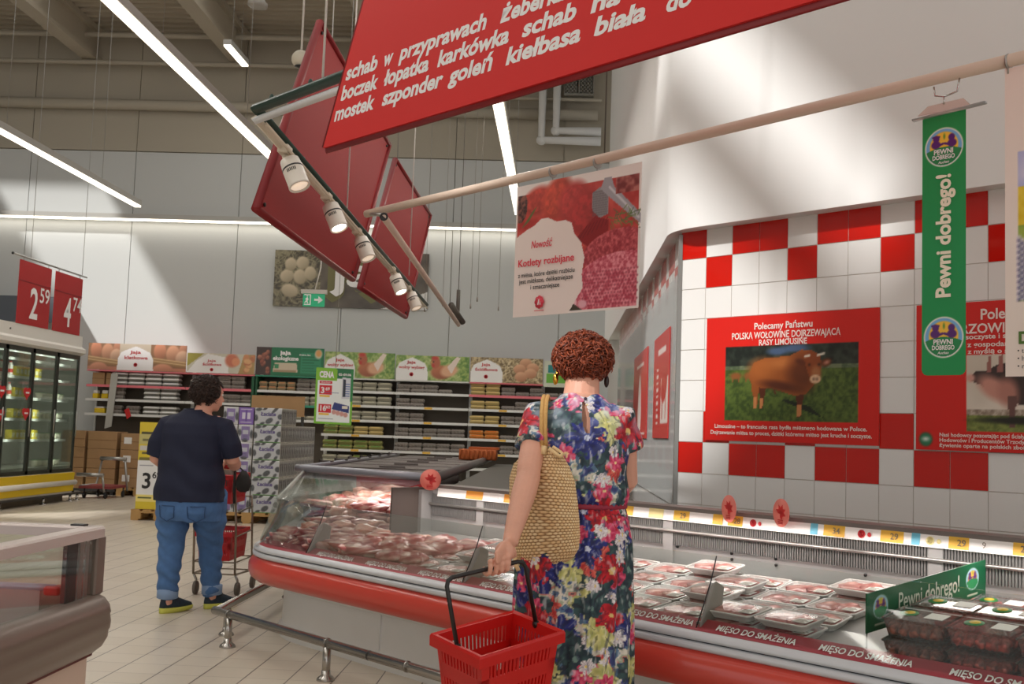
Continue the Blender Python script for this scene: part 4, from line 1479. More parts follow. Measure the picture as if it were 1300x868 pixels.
# ---- ceiling strip lights
m_lit = M('tube_lit', (255, 246, 228), 0.5, emit=3.2)
m_lith = M('lamp_housing', (186, 184, 178), 0.5)
def strip_light(x0, x1, y0, y1, z, label, wd_=0.10, power=0, hang=True):
    L = (Vector((x1, y1, z)) - Vector((x0, y0, z)))
    t = thing('strip_light', label, 'ceiling light', ((x0 + x1) / 2, (y0 + y1) / 2, z))
    ln = L.length
    d = L / ln
    s_ = Vector((-d.y, d.x, 0))
    A = Vector((x0, y0, z))
    def quad(w_, z0, z1):
        m = MB()
        ring = lambda p: [tuple(p + s_ * w_ / 2 + EZ * z0), tuple(p + s_ * w_ / 2 + EZ * z1), tuple(p - s_ * w_ / 2 + EZ * z1), tuple(p - s_ * w_ / 2 + EZ * z0)]
        return m.loft([ring(A), ring(A + L)], True, False)
    quad(wd_ * 1.05, 0.012, 0.10).build('housing', m_lith, t)
    quad(wd_ * 0.86, -0.012, 0.012).build('diffuser', m_lit, t)
    if hang:
        k_ = max(2, int(ln / 3) + 1)
        for i in range(k_):
            m = MB()
            p = A + L * ((i + 0.5) / k_)
            m.tube([p + EZ * 0.1, Vector((p.x, p.y, 8.6))], 0.004, 5)
            m.build('hanger', m_steel, t)
    if power:
        o = area_light('strip_lamp', (0, 0, -0.03), ln, power, (1.0, 0.96, 0.89), (0, 0, -1), wd_)
        o.rotation_euler = (0, 0, math.atan2(d.y, d.x))
        o.parent = t
strip_light(-3.9, -3.85, 3.0, 14.4, 4.8, 'long bright strip light running down to the large red panel', 0.13, 70)
strip_light(-7.0, -7.0, 6.0, 17.7, 4.8, 'strip light with grey housing ending above the tall glass cabinets', 0.12, 45)
strip_light(-0.74, -0.70, 7.5, 17.5, 4.8, 'strip light seen just left above the cutlet poster', 0.13, 55)
strip_light(-13.0, -0.5, 19.86, 19.86, 4.98, 'long horizontal strip light low along the back wall', 0.12, 10, hang=False)
strip_light(-5.52, -5.51, 17.25, 18.25, 7.40, 'short single tube light high under the roof', 0.13, 12)

# ---- white ball loudspeaker on a cord, and a small detector
t = thing('ball_loudspeaker', 'white ball loudspeaker hanging on a white cord left of the large red panel', 'loudspeaker', (-2.74, 11, 5.05))
mb = MB(); mb.ell((-2.74, 11, 5.05), (0.098, 0.098, 0.095), 20, 14)
mb.build('ball', M('ball_white', (214, 206, 186), 0.45), t)
mb = MB(); mb.lathe([(0.062, -0.078), (0.066, -0.080), (0.03, -0.094), (0.001, -0.097)], (-2.735, 10.985, 5.05), (0, 0, 1), 20)
mb.build('grille', m_black, t)
mb = MB(); mb.tube([(-2.74, 11, 5.14), (-2.74, 11, 8.6)], 0.012, 6)
mb.build('cord', m_white, t)
t = thing('smoke_detector', 'small grey detector hanging at the top edge left of the ball loudspeaker', 'detector', (-4.1, 14, 6.82))
mb = MB(); mb.lathe([(0.03, 0.10), (0.07, 0.08), (0.10, 0.02), (0.13, 0.0), (0.13, -0.05), (0.09, -0.06), (0.001, -0.06)], (-4.1, 14, 6.83), (0.1, 0, 1), 20)
mb.build('body', M('detector_grey', (170, 166, 158), 0.5), t)
mb = MB(); mb.tube([(-4.1, 14, 6.9), (-4.1, 14, 8.6)], 0.01, 6)
mb.build('stem', m_steel, t)

# ---- wall sign with eggs, and the green exit sign hanging before it
w, h = 2.85, 1.04
cv = Cv(w, h, 0.014, (92, 84, 72))
cv.mottle(np.ones(cv.X.shape), (74, 66, 58), (110, 100, 86), 0.25, 2)
cv.mottle(cv.mask_rect(0, 0, 0.86, h), (70, 64, 50), (140, 132, 104), 0.05, 4)
for i in range(160):
    r1 = random.Random(i + 50)
    x_, y_ = r1.uniform(0, .86), r1.uniform(0, 1.04)
    a_ = r1.uniform(0, 3.1)
    x2 = min(.86, x_ + .2 * math.cos(a_))
    cv.line(x_, y_, x2, y_ + .2 * math.sin(a_), 0.008, r1.choice([(150, 142, 112), (60, 54, 42), (128, 120, 92)]))
for cx, cy, rx, ry, ro in ((0.24, 0.56, .13, .12, 0.3), (0.30, 0.78, .11, .12, 0), (0.52, 0.81, .12, .12, .5), (0.48, 0.55, .12, .14, .2), (0.67, 0.62, .11, .13, .2), (0.30, 0.29, .16, .12, -.3)):
    cv.ell(cx, cy, rx, ry, (214, 198, 168), ro, 0.12, shade=(160, 146, 118))
cv.poly([(2.0, 0), (w, 0), (w, 0.34), (2.45, 0.16)], (222, 220, 216))
ws = thing('wall_sign', 'brown wall sign with eggs in straw and big white letters on the back wall', 'sign', (-5.26, 19.97, 3.47))
sh = cv.build('board', (-5.26, 19.95, 3.47), (1, 0, 0), (0, 0, 1), ws, 0.03)
m_halo = M('olive_halo', (120, 116, 76), 0.6)
text('jaja', (-4.22, 19.95, 3.86), (1, 0, 0), EZ, 0.60, m_halo, sh, width=1.72, bold=0.10, out=0.004)
text('jaja', (-4.16, 19.95, 3.88), (1, 0, 0), EZ, 0.56, m_txtw, sh, width=1.56, bold=0.03, out=0.014)
es = thing('exit_sign', 'small green emergency exit sign with a running figure and arrow hanging before the egg sign', 'exit sign', (-3.6, 16, 3.14))
mb = MB(); mb.box(-3.80, -3.42, 15.97, 16.03, 3.23, 3.29)
mb.build('housing', M('exit_housing', (196, 190, 180), 0.5), es)
mb = MB(); mb.box(-3.77, -3.45, 15.985, 16.015, 3.04, 3.24)
pn = mb.build('panel', M('exit_green', (20, 160, 110), 0.4, emit=0.25), es)
mb = MB()
E3 = lambda x_, z_: Vector((x_, 15.98, z_))
def flat(pts): mb.poly([E3(*p) for p in pts], (0, -0.004, 0))
flat([(-3.60, 3.125), (-3.54, 3.125), (-3.54, 3.085), (-3.47, 3.14), (-3.54, 3.195), (-3.54, 3.155), (-3.60, 3.155)])
flat([(-3.75, 3.06), (-3.65, 3.06), (-3.65, 3.22), (-3.75, 3.22), (-3.75, 3.205), (-3.665, 3.205), (-3.665, 3.075), (-3.75, 3.075)])
flat([(-3.715, 3.185), (-3.695, 3.185), (-3.695, 3.20), (-3.715, 3.20)])
flat([(-3.735, 3.15), (-3.70, 3.18), (-3.685, 3.14), (-3.70, 3.12), (-3.685, 3.085), (-3.70, 3.08), (-3.715, 3.11), (-3.74, 3.085), (-3.745, 3.095), (-3.72, 3.13)])
mb.build('pictogram', m_txtw, pn)
mb = MB(); mb.tube([(-3.6, 16, 3.29), (-3.53, 16, 3.62), (-3.53, 16, 8.6)], 0.008, 6)
mb.build('hanger', m_white, es)
# ================================================================ POSTERS ON THE TILED WALLS
m_pred = (206, 30, 22)
def cow(cv, x0, y0, x1, y1):
    W_, H_ = x1 - x0, y1 - y0
    X = lambda a: x0 + a * W_
    Y = lambda b: y0 + b * H_
    pm = cv.mask_rect(x0, y0, x1, y1)
    cv.mottle(pm, (52, 70, 28), (88, 106, 44), 0.02, 21)
    cv.mottle(cv.mask_rect(x0, Y(0.72), x1, y1), (24, 30, 26), (52, 60, 50), 0.04, 22)
    cv.mottle(cv.mask_rect(x0, Y(0.69), x1, Y(0.74)), (70, 84, 60), (110, 120, 90), 0.03, 23)
    for a, b, r in ((0.42, 0.92, .08), (0.55, 0.95, .10)): cv.ell(X(a), Y(b), r * W_, 0.05 * H_, (70, 90, 120), 0, 0.4)
    sh = lambda pts, c: cv.poly([(X(a), Y(b)) for a, b in pts], c)
    sh([(0.30, 0.26), (0.45, 0.28), (0.58, 0.17), (0.72, 0.08), (0.76, 0.05), (0.66, 0.20), (0.50, 0.28), (0.33, 0.27)], (24, 32, 20))
    br, bd, lt = (146, 78, 34), (84, 38, 20), (190, 124, 74)
    # distant cattle
    for a in (0.09, 0.20):
        cv.ell(X(a), Y(0.60), 0.045 * W_, 0.045 * H_, (130, 78, 40)); cv.rect(X(a - .03), Y(0.52), X(a - .02), Y(0.58), (130, 78, 40)); cv.rect(X(a + .02), Y(0.52), X(a + .03), Y(0.58), (130, 78, 40))
    # legs
    sh([(0.225, 0.50), (0.28, 0.46), (0.27, 0.33), (0.262, 0.17), (0.235, 0.16), (0.235, 0.32), (0.215, 0.42)], br)
    sh([(0.275, 0.47), (0.335, 0.45), (0.318, 0.30), (0.31, 0.16), (0.28, 0.16), (0.285, 0.30)], bd)
    sh([(0.235, 0.32), (0.26, 0.32), (0.258, 0.17), (0.237, 0.17)], lt); sh([(0.287, 0.30), (0.31, 0.30), (0.305, 0.17), (0.283, 0.17)], lt)
    sh([(0.55, 0.38), (0.63, 0.40), (0.605, 0.22), (0.60, 0.06), (0.565, 0.05), (0.57, 0.22)], bd)
    sh([(0.57, 0.22), (0.60, 0.22), (0.597, 0.07), (0.568, 0.06)], lt)
    # trunk
    body = [(0.205, 0.66), (0.23, 0.77), (0.32, 0.83), (0.42, 0.84), (0.52, 0.86), (0.60, 0.93), (0.68, 0.90), (0.72, 0.72), (0.70, 0.50), (0.64, 0.36), (0.55, 0.33), (0.45, 0.39), (0.36, 0.44), (0.29, 0.44), (0.225, 0.46), (0.20, 0.56)]
    sh(body, br)
    cv.ell(X(0.30), Y(0.68), 0.10 * W_, 0.14 * H_, (164, 92, 42), 0, 0.5)
    cv.ell(X(0.46), Y(0.76), 0.12 * W_, 0.07 * H_, (176, 104, 52), 0, 0.6)
    cv.ell(X(0.60), Y(0.62), 0.10 * W_, 0.22 * H_, (96, 46, 22), 0.1, 0.5)
    cv.ell(X(0.44), Y(0.46), 0.14 * W_, 0.06 * H_, bd, -0.15, 0.5)
    # head
    sh([(0.60, 0.86), (0.66, 0.92), (0.73, 0.86), (0.745, 0.72), (0.73, 0.58), (0.70, 0.50), (0.665, 0.53), (0.64, 0.66), (0.62, 0.78)], (128, 62, 28))
    cv.ell(X(0.705), Y(0.62), 0.035 * W_, 0.09 * H_, (158, 100, 60), 0, 0.4)
    cv.ell(X(0.70), Y(0.545), 0.040 * W_, 0.055 * H_, (214, 176, 140), 0, 0.15)
    for a in (0.688, 0.712): cv.ell(X(a), Y(0.545), 0.006 * W_, 0.014 * H_, (90, 60, 50))
    cv.ell(X(0.59), Y(0.77), 0.035 * W_, 0.035 * H_, bd, -0.3); cv.ell(X(0.775), Y(0.755), 0.04 * W_, 0.05 * H_, (96, 46, 22), 0.3); cv.ell(X(0.78), Y(0.755), 0.018 * W_, 0.02 * H_, (190, 130, 110), 0.3)
    cv.line(X(0.625), Y(0.84), X(0.655), Y(0.85), 0.006, (216, 206, 190)); cv.line(X(0.715), Y(0.85), X(0.76), Y(0.87), 0.006, (216, 206, 190))
    for a in (0.655, 0.725): cv.ell(X(a), Y(0.73), 0.007 * W_, 0.014 * H_, (40, 20, 14))
    sh([(0.395, 0.42), (0.41, 0.36), (0.405, 0.34), (0.39, 0.38)], bd)

def wall_poster(u0, u1, z0, z1, label):
    w, h = u1 - u0, z1 - z0
    t = thing('wall_poster', label, 'poster', tuple(UV((u0 + w / 2, 5.57, z0))))
    cv = Cv(w, h, 0.0075, m_pred)
    return t, cv, Vector(UV((u0, 5.567, z0)))
m_soft = M('poster_print', (232, 214, 206), 0.5)
t, cv, o0 = wall_poster(-4.25, -3.075, 1.283, 2.043, 'red wall poster with a brown bull on grass on the tiled wall')
cow(cv, 0.145, 0.125, 1.05, 0.575)
sh = cv.build('board', o0, EU, EZ, t, 0.008, rough=0.3)
ct = lambda s, x, y, hh, wd_, b=0.02: text(s, o0 + EU * (x - wd_ / 2) + EZ * y, EU, EZ, hh, m_soft, sh, width=wd_, bold=b, out=0.003)
ct('Polecamy Pa\u0144stwu', 0.555, 0.675, 0.040, 0.40)
ct('POLSK\u0104 WO\u0141OWIN\u0118 DOJRZEWAJ\u0104C\u0104', 0.565, 0.62, 0.040, 0.745)
ct('RASY LIMOUSINE', 0.555, 0.577, 0.036, 0.33)
ct('Limousine \u2013 to francuska rasa byd\u0142a mi\u0119snego hodowana w Polsce.', 0.59, 0.078, 0.024, 1.03)
ct('Dojrzewanie mi\u0119sa to proces, dzi\u0119ki kt\u00f3remu mi\u0119so jest kruche i soczyste.', 0.59, 0.04, 0.024, 1.09)

t, cv, o0 = wall_poster(-2.86, -1.66, 1.272, 2.04, 'red wall poster with a spotted pig, partly behind the green banner')
x0, x1, y0, y1 = 0.275, 1.1, 0.10, 0.49
cv.mottle(cv.mask_rect(x0, y0, x1, y1), (196, 184, 168), (220, 210, 196), 0.2, 31)
cv.mottle(cv.mask_rect(x0, y0, x1, y0 + 0.09), (88, 100, 46), (130, 140, 70), 0.02, 32)
cv.mottle(cv.mask_rect(x0, y0 + 0.085, x1, y0 + 0.115), (130, 112, 96), (190, 176, 160), 0.015, 33)
sp = lambda pts, c: cv.poly([(x0 + a, y0 + b) for a, b in pts], c)
sp([(0.02, 0.285), (0.05, 0.31), (0.10, 0.31), (0.14, 0.335), (0.22, 0.35), (0.40, 0.345), (0.60, 0.34), (0.70, 0.28), (0.72, 0.17), (0.60, 0.12), (0.40, 0.12), (0.26, 0.14), (0.20, 0.17), (0.13, 0.20), (0.07, 0.24), (0.02, 0.26)], (58, 44, 42))
cv.ell(x0 + 0.14, y0 + 0.22, 0.09, 0.05, (196, 138, 122), -0.6, 0.35)
cv.ell(x0 + 0.21, y0 + 0.20, 0.05, 0.07, (176, 120, 106), 0.2, 0.4)
cv.ell(x0 + 0.02, y0 + 0.275, 0.022, 0.02, (206, 150, 136))
for a in (0.205, 0.30, 0.56, 0.62): sp([(a, 0.18), (a + .05, 0.18), (a + .04, 0.08), (a + .045, 0.025), (a + .012, 0.025), (a + .01, 0.09)], (104, 72, 66) if a < .25 or a > .6 else (56, 42, 40))
for a in (0.10, 0.155): sp([(a, 0.30), (a + .03, 0.30), (a + .028, 0.39), (a + .012, 0.385)], (150, 96, 88))
cv.ell(x0 + 0.36, y0 + 0.06, 0.30, 0.02, (30, 30, 22), 0, 0.3)
cv.ell(0.055, 0.055, 0.036, 0.036, (30, 96, 64)); cv.ell(0.055, 0.055, 0.031, 0.031, (46, 120, 84)); cv.ell(0.055, 0.057, 0.018, 0.010, (220, 230, 220))
sh = cv.build('board', o0, EU, EZ, t, 0.008, rough=0.3)
lt = lambda s, x, y, hh, wd_=None, b=0.02: text(s, o0 + EU * x + EZ * y, EU, EZ, hh, m_soft, sh, width=wd_, bold=b, out=0.003)
lt('Polecamy Pa\u0144stwu', 0.345, 0.675, 0.055, 0.55)
lt('WIEPRZOWINA WYJ\u0104TKOWA', 0.085, 0.605, 0.05, 0.95)
lt('kruche, soczyste i smaczne mi\u0119so', 0.12, 0.575, 0.026, 0.62); lt('z gospodarstw rolnych z terenu', 0.28, 0.535, 0.026, 0.60); lt('wybrane z my\u015bl\u0105 o smaku wprost', 0.12, 0.50, 0.024, 0.6)
lt('Nasi hodowcy pozostaj\u0105c pod \u015bcis\u0142ym nadzorem Zwi\u0105zku', 0.13, 0.072, 0.02, 0.70)
lt('Hodowc\u00f3w i Producent\u00f3w Trzody Chlewnej stosuj\u0105', 0.13, 0.045, 0.02, 0.66)
lt('\u017cywienie oparte na polskich zbo\u017cach i ro\u015blinach', 0.13, 0.018, 0.02, 0.64)

# two red meat-chart posters on the wall that runs back
m_psd = MV('printed_sheet_side', 0.3)
for y0_, y1_, z0, z1, lb in ((7.55, 8.72, 1.285, 2.05, 'red poster of a beef cut chart on the receding white wall, nearer one'), (9.35, 10.95, 1.28, 2.06, 'red poster with a white figure on the receding white wall, farther one')):
    w, h = y1_ - y0_, z1 - z0
    cv = Cv(w, h, 0.014, (190, 48, 46))
    if y0_ < 9:
        cv.rect(0.52 * w, 0.10, 0.97 * w, 0.56 * h, (226, 214, 206))
        cv.ell(0.72 * w, 0.38, 0.22, 0.12, (186, 50, 46), 0.2); cv.ell(0.82 * w, 0.46, 0.11, 0.08, (186, 50, 46)); cv.rect(0.60 * w, 0.14, 0.64 * w, 0.34, (186, 50, 46)); cv.rect(0.80 * w, 0.14, 0.84 * w, 0.34, (186, 50, 46))
        for i in range(9): cv.rect(0.22 * w, 0.10 + i * 0.05, 0.34 * w, 0.122 + i * 0.05, (226, 206, 200))
        cv.rect(0.3 * w, 0.62, 0.8 * w, 0.66, (230, 210, 204))
    else:
        cv.ell(0.5 * w, 0.22, 0.20, 0.20, (228, 214, 208)); cv.ell(0.5 * w, 0.36, 0.16, 0.20, (228, 214, 208)); cv.ell(0.5 * w, 0.50, 0.09, 0.08, (228, 214, 208))
        cv.rect(0.25 * w, 0.64, 0.75 * w, 0.68, (230, 210, 204)); cv.rect(0.1 * w, 0.03, 0.9 * w, 0.05, (230, 210, 204))
    t = thing('wall_poster', lb, 'poster', (CX - 0.02, (y0_ + y1_) / 2, z0))
    cv.build('board', (CX - 0.02, y1_, z0), (0, -1, 0), (0, 0, 1), t, 0.006, mat=m_psd)
# ================================================================ EGG SHELVES ALONG THE BACK WALL
YS = 19.4
BX = [-8.40, -6.60, -5.36, -4.13, -2.86, -1.54, -0.24, 0.60]
m_shw = M('shelf_white', (226, 226, 222), 0.4)
m_shb = M('shelf_back_brown', (92, 82, 70), 0.6)
m_shp = M('shelf_pink_edge', (232, 120, 130), 0.5)
m_shg = M('shelf_green_edge', (60, 150, 120), 0.5)
m_upg = M('upright_green', (22, 84, 52), 0.5)
ZA = [1.94, 1.69, 1.43, 1.17, 0.91, 0.65, 0.40]
ZB = [1.90, 1.65, 1.39]
bays = []
def bay(i, zs, edges, label, depth=0.45):
    x0, x1 = BX[i], BX[i + 1]
    t = thing('shelf_unit', label, 'shelf', ((x0 + x1) / 2, YS, 0), 0, 'egg shelf bays along the back wall')
    m = MB(); m.box(x0 + 0.02, x1 - 0.02, YS + depth, YS + depth + 0.03, 0.05, 2.2)
    m.build('back_panel', m_shb, t)
    for xx in (x0, x1 - 0.03):
        m = MB(); m.box(xx, xx + 0.03, YS + depth - 0.03, YS + depth + 0.02, 0.0, 2.2)
        m.build('upright', m_shw, t)
    for z, e in zip(zs, edges):
        m = MB(); m.box(x0 + 0.005, x1 - 0.005, YS, YS + depth, z - 0.02, z)
        s = m.build('shelf_board', m_shw, t)
        m = MB(); m.box(x0 + 0.005, x1 - 0.005, YS - 0.012, YS, z - 0.04, z + 0.004)
        r = m.build('price_rail', {'w': m_shw, 'p': m_shp, 'g': m_shg}[e], s)
    m = MB(); m.box(x0 + 0.005, x1 - 0.005, YS - 0.02, YS + depth, 2.14, 2.165)
    m.build('canopy', m_shp if i in (0, 1, 5) else (m_shg if i == 2 else m_shw), t)
    m = MB(); m.box(x0, x1, YS, YS + depth, 0.0, 0.10)
    m.build('plinth', m_shb, t)
    if i in (1, 2):
        m = MB(); m.box(x1 - 0.05 if i == 1 else x0, x1 + 0.02 if i == 1 else x0 + 0.05, YS - 0.03, YS + depth, 1.0, 2.14)
        m.build('green_divider', m_upg, t)
    for k_ in range(3):
        if i < 3: break
        xx = x0 + 0.12 + 0.42 * k_
        for z in zs[1:5]:
            if (k_ + int(z * 100)) % 2: continue
            m = MB(); m.box(xx, xx + 0.14, YS - 0.016, YS - 0.011, z - 0.036, z + 0.0)
            m.build('amber_tag', m_tag, t)
    return t
NAMES = ['below the basket-of-eggs header', 'behind the woman in navy', 'below the green header', 'below the left hen header', 'below the right hen header', 'below the eggs-in-straw header', 'behind the red-haired woman']
bay(0, ZB, 'pww', 'shelf bay with white egg packs ' + NAMES[0])
bay(1, ZB, 'pww', 'shelf bay of grey egg cartons ' + NAMES[1])
bay(2, ZB, 'wgw', 'shelf bay of small brown egg cartons ' + NAMES[2])
bay(3, ZA, 'wwwwwww', 'shelf bay of pale cartons ' + NAMES[3])
bay(4, ZA, 'wwwwwww', 'half empty shelf bay ' + NAMES[4])
bay(5, ZA, 'pwwwwww', 'shelf bay ' + NAMES[5])
bay(6, ZA, 'pwwwwww', 'shelf bay ' + NAMES[6])

# ---- egg cartons
def carton_proto(name, W, H, D, base, lid, lumpy, label):
    t = thing(name, label, 'egg carton')
    m = MB()
    n = max(3, int(W / 0.05))
    m.loft([[(-W / 2 + .008, -D / 2 + .008, 0), (W / 2 - .008, -D / 2 + .008, 0), (W / 2 - .008, D / 2 - .008, 0), (-W / 2 + .008, D / 2 - .008, 0)],
            [(-W / 2, -D / 2, H * .48), (W / 2, -D / 2, H * .48), (W / 2, D / 2, H * .48), (-W / 2, D / 2, H * .48)]], True, False)
    m.build('tray', base, t)
    m = MB()
    m.loft([[(-W / 2 - .003, -D / 2 - .003, H * .50), (W / 2 + .003, -D / 2 - .003, H * .50), (W / 2 + .003, D / 2 + .003, H * .50), (-W / 2 - .003, D / 2 + .003, H * .50)],
            [(-W / 2 - .003, -D / 2 - .003, H * .56), (W / 2 + .003, -D / 2 - .003, H * .56), (W / 2 + .003, D / 2 + .003, H * .56), (-W / 2 - .003, D / 2 + .003, H * .56)],
            [(-W / 2 + .015, -D / 2 + .018, H * .96), (W / 2 - .015, -D / 2 + .018, H * .96), (W / 2 - .015, D / 2 - .018, H * .96), (-W / 2 + .015, D / 2 - .018, H * .96)]], True, False)
    if lumpy:
        for i in range(n):
            for s_ in (-1, 1):
                m.ell((-W / 2 + W * (i + .5) / n, s_ * D * .22, H * .80), (W / n * .42, D * .20, H * .2), 8, 5)
    m.build('lid', lid, t)
    if lumpy:
        m = MB()
        for i in range(n):
            m.ell((-W / 2 + W * (i + .5) / n, -D / 2, H * .24), (W / n * .36, 0.012, H * .2), 8, 5)
        m.build('cup_front', base, t)
    else:
        m = MB(); m.box(-W / 2 * .7, W / 2 * .7, -D / 2 - .004, -D / 2 + .006, H * .60, H * .86)
        m.build('front_label', M('carton_label_' + name, {'white_egg_pack': (250, 250, 248), 'yellow_egg_carton': (226, 200, 130), 'green_egg_carton': (110, 150, 70), 'orange_egg_carton': (226, 120, 30), 'pale_egg_carton': (206, 200, 176), 'brown_egg_carton': (206, 140, 92)}[name], 0.6), t)
    return note_kids(t)
mk = lambda nm, c: M(nm, c, 0.75)
CT = {
 'grey': carton_proto('egg_carton', 0.24, 0.075, 0.105, mk('pulp_grey', (132, 124, 116)), mk('pulp_grey_lid', (150, 142, 134)), True, ''),
 'white': carton_proto('white_egg_pack', 0.29, 0.075, 0.2, mk('pulp_dark', (110, 108, 100)), mk('pack_white', (228, 226, 220)), False, ''),
 'yellow': carton_proto('yellow_egg_carton', 0.25, 0.075, 0.11, mk('pulp_yellow', (168, 146, 88)), mk('pulp_yellow_lid', (206, 184, 124)), False, ''),
 'green': carton_proto('green_egg_carton', 0.25, 0.08, 0.11, mk('pulp_olive', (120, 122, 62)), mk('pulp_olive_lid', (168, 162, 96)), False, ''),
 'orange': carton_proto('orange_egg_carton', 0.25, 0.075, 0.11, mk('pulp_orange', (186, 110, 36)), mk('pulp_orange_lid', (226, 160, 90)), False, ''),
 'pale': carton_proto('pale_egg_carton', 0.25, 0.08, 0.11, mk('pulp_pale', (146, 142, 124)), mk('pulp_pale_lid', (176, 172, 152)), False, ''),
 'brown': carton_proto('brown_egg_carton', 0.15, 0.08, 0.11, mk('pulp_tan', (140, 122, 92)), mk('pulp_tan_lid', (170, 152, 120)), False, ''),
}
CW = {'grey': 0.247, 'white': 0.31, 'yellow': 0.265, 'green': 0.27, 'orange': 0.265, 'pale': 0.265, 'brown': 0.165}
CH = {'grey': 0.078, 'white': 0.078, 'yellow': 0.076, 'green': 0.082, 'orange': 0.076, 'pale': 0.082, 'brown': 0.082}
usedc = set()
SHN = ['top', 'second', 'third', 'fourth', 'fifth', 'sixth', 'bottom']
CN = {'grey': 'grey pulp', 'white': 'white', 'yellow': 'yellow', 'green': 'olive green', 'orange': 'orange', 'pale': 'pale', 'brown': 'small brown'}
r2 = random.Random(3)
def row(bi, si, zs, spec):
    """spec: list of (kind, x offset from bay left, number high)"""
    for kind, xo, n_ in spec:
        for q_ in range(n_):
            lab_ = '%s egg carton on the %s shelf of the bay %s' % (CN[kind], SHN[si], NAMES[bi])
            pl = (BX[bi] + xo + CW[kind] / 2 + r2.uniform(-.006, .006), YS + 0.10 + r2.uniform(-.01, .01) + (0.05 if kind == 'white' else 0), zs[si] + 0.001 + q_ * CH[kind])
            if kind in usedc:
                dup(CT[kind], pl, None, lab_, lab_)
            else:
                usedc.add(kind); o = CT[kind]; o.location = pl; o['label'] = lab_; o['group'] = lab_
def run(kind, x0, n_, h_):
    hs = h_ if isinstance(h_, (list, tuple)) else [h_] * n_
    return [(kind, x0 + i * CW[kind], hs[i]) for i in range(n_)]
# white-pack bay
row(0, 0, ZB, run('white', 0.42, 4, 3))
row(0, 1, ZB, run('grey', 0.42, 1, 3) + run('white', 1.02, 2, 3))
row(0, 2, ZB, run('grey', 0.40, 1, 2) + run('grey', 0.72, 1, 2) + run('white', 1.02, 2, 2))
# bay behind the woman in navy
row(1, 0, ZB, run('grey', 0.06, 4, [2, 2, 3, 3]))
row(1, 1, ZB, run('grey', 0.5, 3, [2, 2, 2]))
# organic bay
row(2, 0, ZB, run('brown', 0.06, 4, 2) + run('grey', 0.74, 2, 3))
row(2, 1, ZB, run('brown', 0.04, 4, [2, 2, 2, 1]) + run('pale', 0.72, 2, 2))
row(2, 2, ZB, run('pale', 0.66, 2, 1))
# left hen bay
row(3, 0, ZA, run('pale', 0.42, 3, 2)); row(3, 1, ZA, run('pale', 0.42, 3, 2)); row(3, 2, ZA, run('pale', 0.42, 3, 2))
row(3, 3, ZA, run('green', 0.02, 2, 2) + run('yellow', 0.56, 2, 2)); row(3, 4, ZA, run('green', 0.02, 4, 2)); row(3, 5, ZA, run('pale', 0.02, 2, 2) + run('green', 0.56, 1, 2) + run('yellow', 0.85, 1, 2))
# right hen bay
row(4, 0, ZA, run('grey', 0.03, 4, [2, 2, 2, 1])); row(4, 1, ZA, run('grey', 0.03, 2, 2)); row(4, 2, ZA, run('grey', 0.03, 2, 2))
row(4, 3, ZA, run('grey', 0.03, 5, [2, 2, 2, 2, 2])); row(4, 4, ZA, run('grey', 0.03, 5, 2))
# eggs-in-straw bay
row(5, 0, ZA, run('yellow', 0.02, 2, 3) + run('grey', 0.57, 3, [2, 1, 2])[:3]); row(5, 1, ZA, run('yellow', 0.02, 2, 2) + run('grey', 0.57, 3, [1, 2, 1]))
row(5, 2, ZA, run('yellow', 0.02, 2, 2) + run('grey', 0.57, 2, 2)); row(5, 3, ZA, run('orange', 0.02, 2, 2) + run('grey', 0.57, 2, 1)); row(5, 4, ZA, run('grey', 0.57, 2, 2))
row(6, 0, ZA, run('grey', 0.03, 2, 1))

# cardboard cases and yellow packs on the left-hand shelves
m_card = M('cardboard', (170, 134, 94), 0.8, var=0.05, vscale=5)
m_tape = M('parcel_tape', (140, 104, 66), 0.5)
def carton_box(x0, x1, y0, y1, z0, z1, label, group, lab=None):
    t = thing('cardboard_box', label, 'box', ((x0 + x1) / 2, (y0 + y1) / 2, z0), 0, group)
    m = MB(); m.box(x0, x1, y0, y1, z0, z1)
    m.build('carton', m_card, t, bevel=0.008)
    m = MB(); m.box(x0 - .001, x1 + .001, (y0 + y1) / 2 - .03, (y0 + y1) / 2 + .03, z1, z1 + .002)
    m.build('tape', m_tape, t)
    m = MB(); m.box(x0, x1, y0 - .002, y0, (z0 + z1) / 2 - .006, (z0 + z1) / 2 + .006)
    m.build('flap_seam', m_tape, t)
    if lab:
        m = MB(); m.box(x0 + lab[0], x0 + lab[0] + .13, y0 - .004, y0, z0 + lab[1], z0 + lab[1] + .11)
        m.build('paper_label', m_wpaper, t)
    return t
carton_box(-8.32, -8.10, 19.45, 19.8, 1.902, 2.12, 'left one of two cardboard boxes on the top left shelf', 'boxes on the top left shelf')
carton_box(-8.07, -7.99, 19.45, 19.8, 1.902, 2.12, 'right one of two cardboard boxes on the top left shelf', 'boxes on the top left shelf')
for x_, z_, w_, n_ in ((-8.30, 1.652, 0.1, 'left'), (-8.14, 1.652, 0.12, 'right')):
    t = thing('yellow_pack', '%s of two yellow and white packs on the second shelf, far left' % n_, 'food pack', (x_, 19.5, z_))
    m = MB(); m.rbox(x_, x_ + w_, 19.45, 19.58, z_, z_ + 0.09, 0.01); m.build('tub', m_yellow, t)
    m = MB(); m.rbox(x_ + .01, x_ + w_ - .01, 19.46, 19.57, z_ + 0.09, z_ + 0.15, 0.01); m.build('lid', m_wpaper, t)
t = thing('yellow_pack', 'yellow food tub on the third shelf at the far left of the egg wall', 'food pack', (-8.15, 19.5, 1.392))
m = MB(); m.rbox(-8.25, -8.06, 19.45, 19.58, 1.392, 1.48, 0.01); m.build('tub', m_yellow, t)
m = MB(); m.rbox(-8.24, -8.07, 19.46, 19.57, 1.48, 1.51, 0.01); m.build('lid', m_wpaper, t)
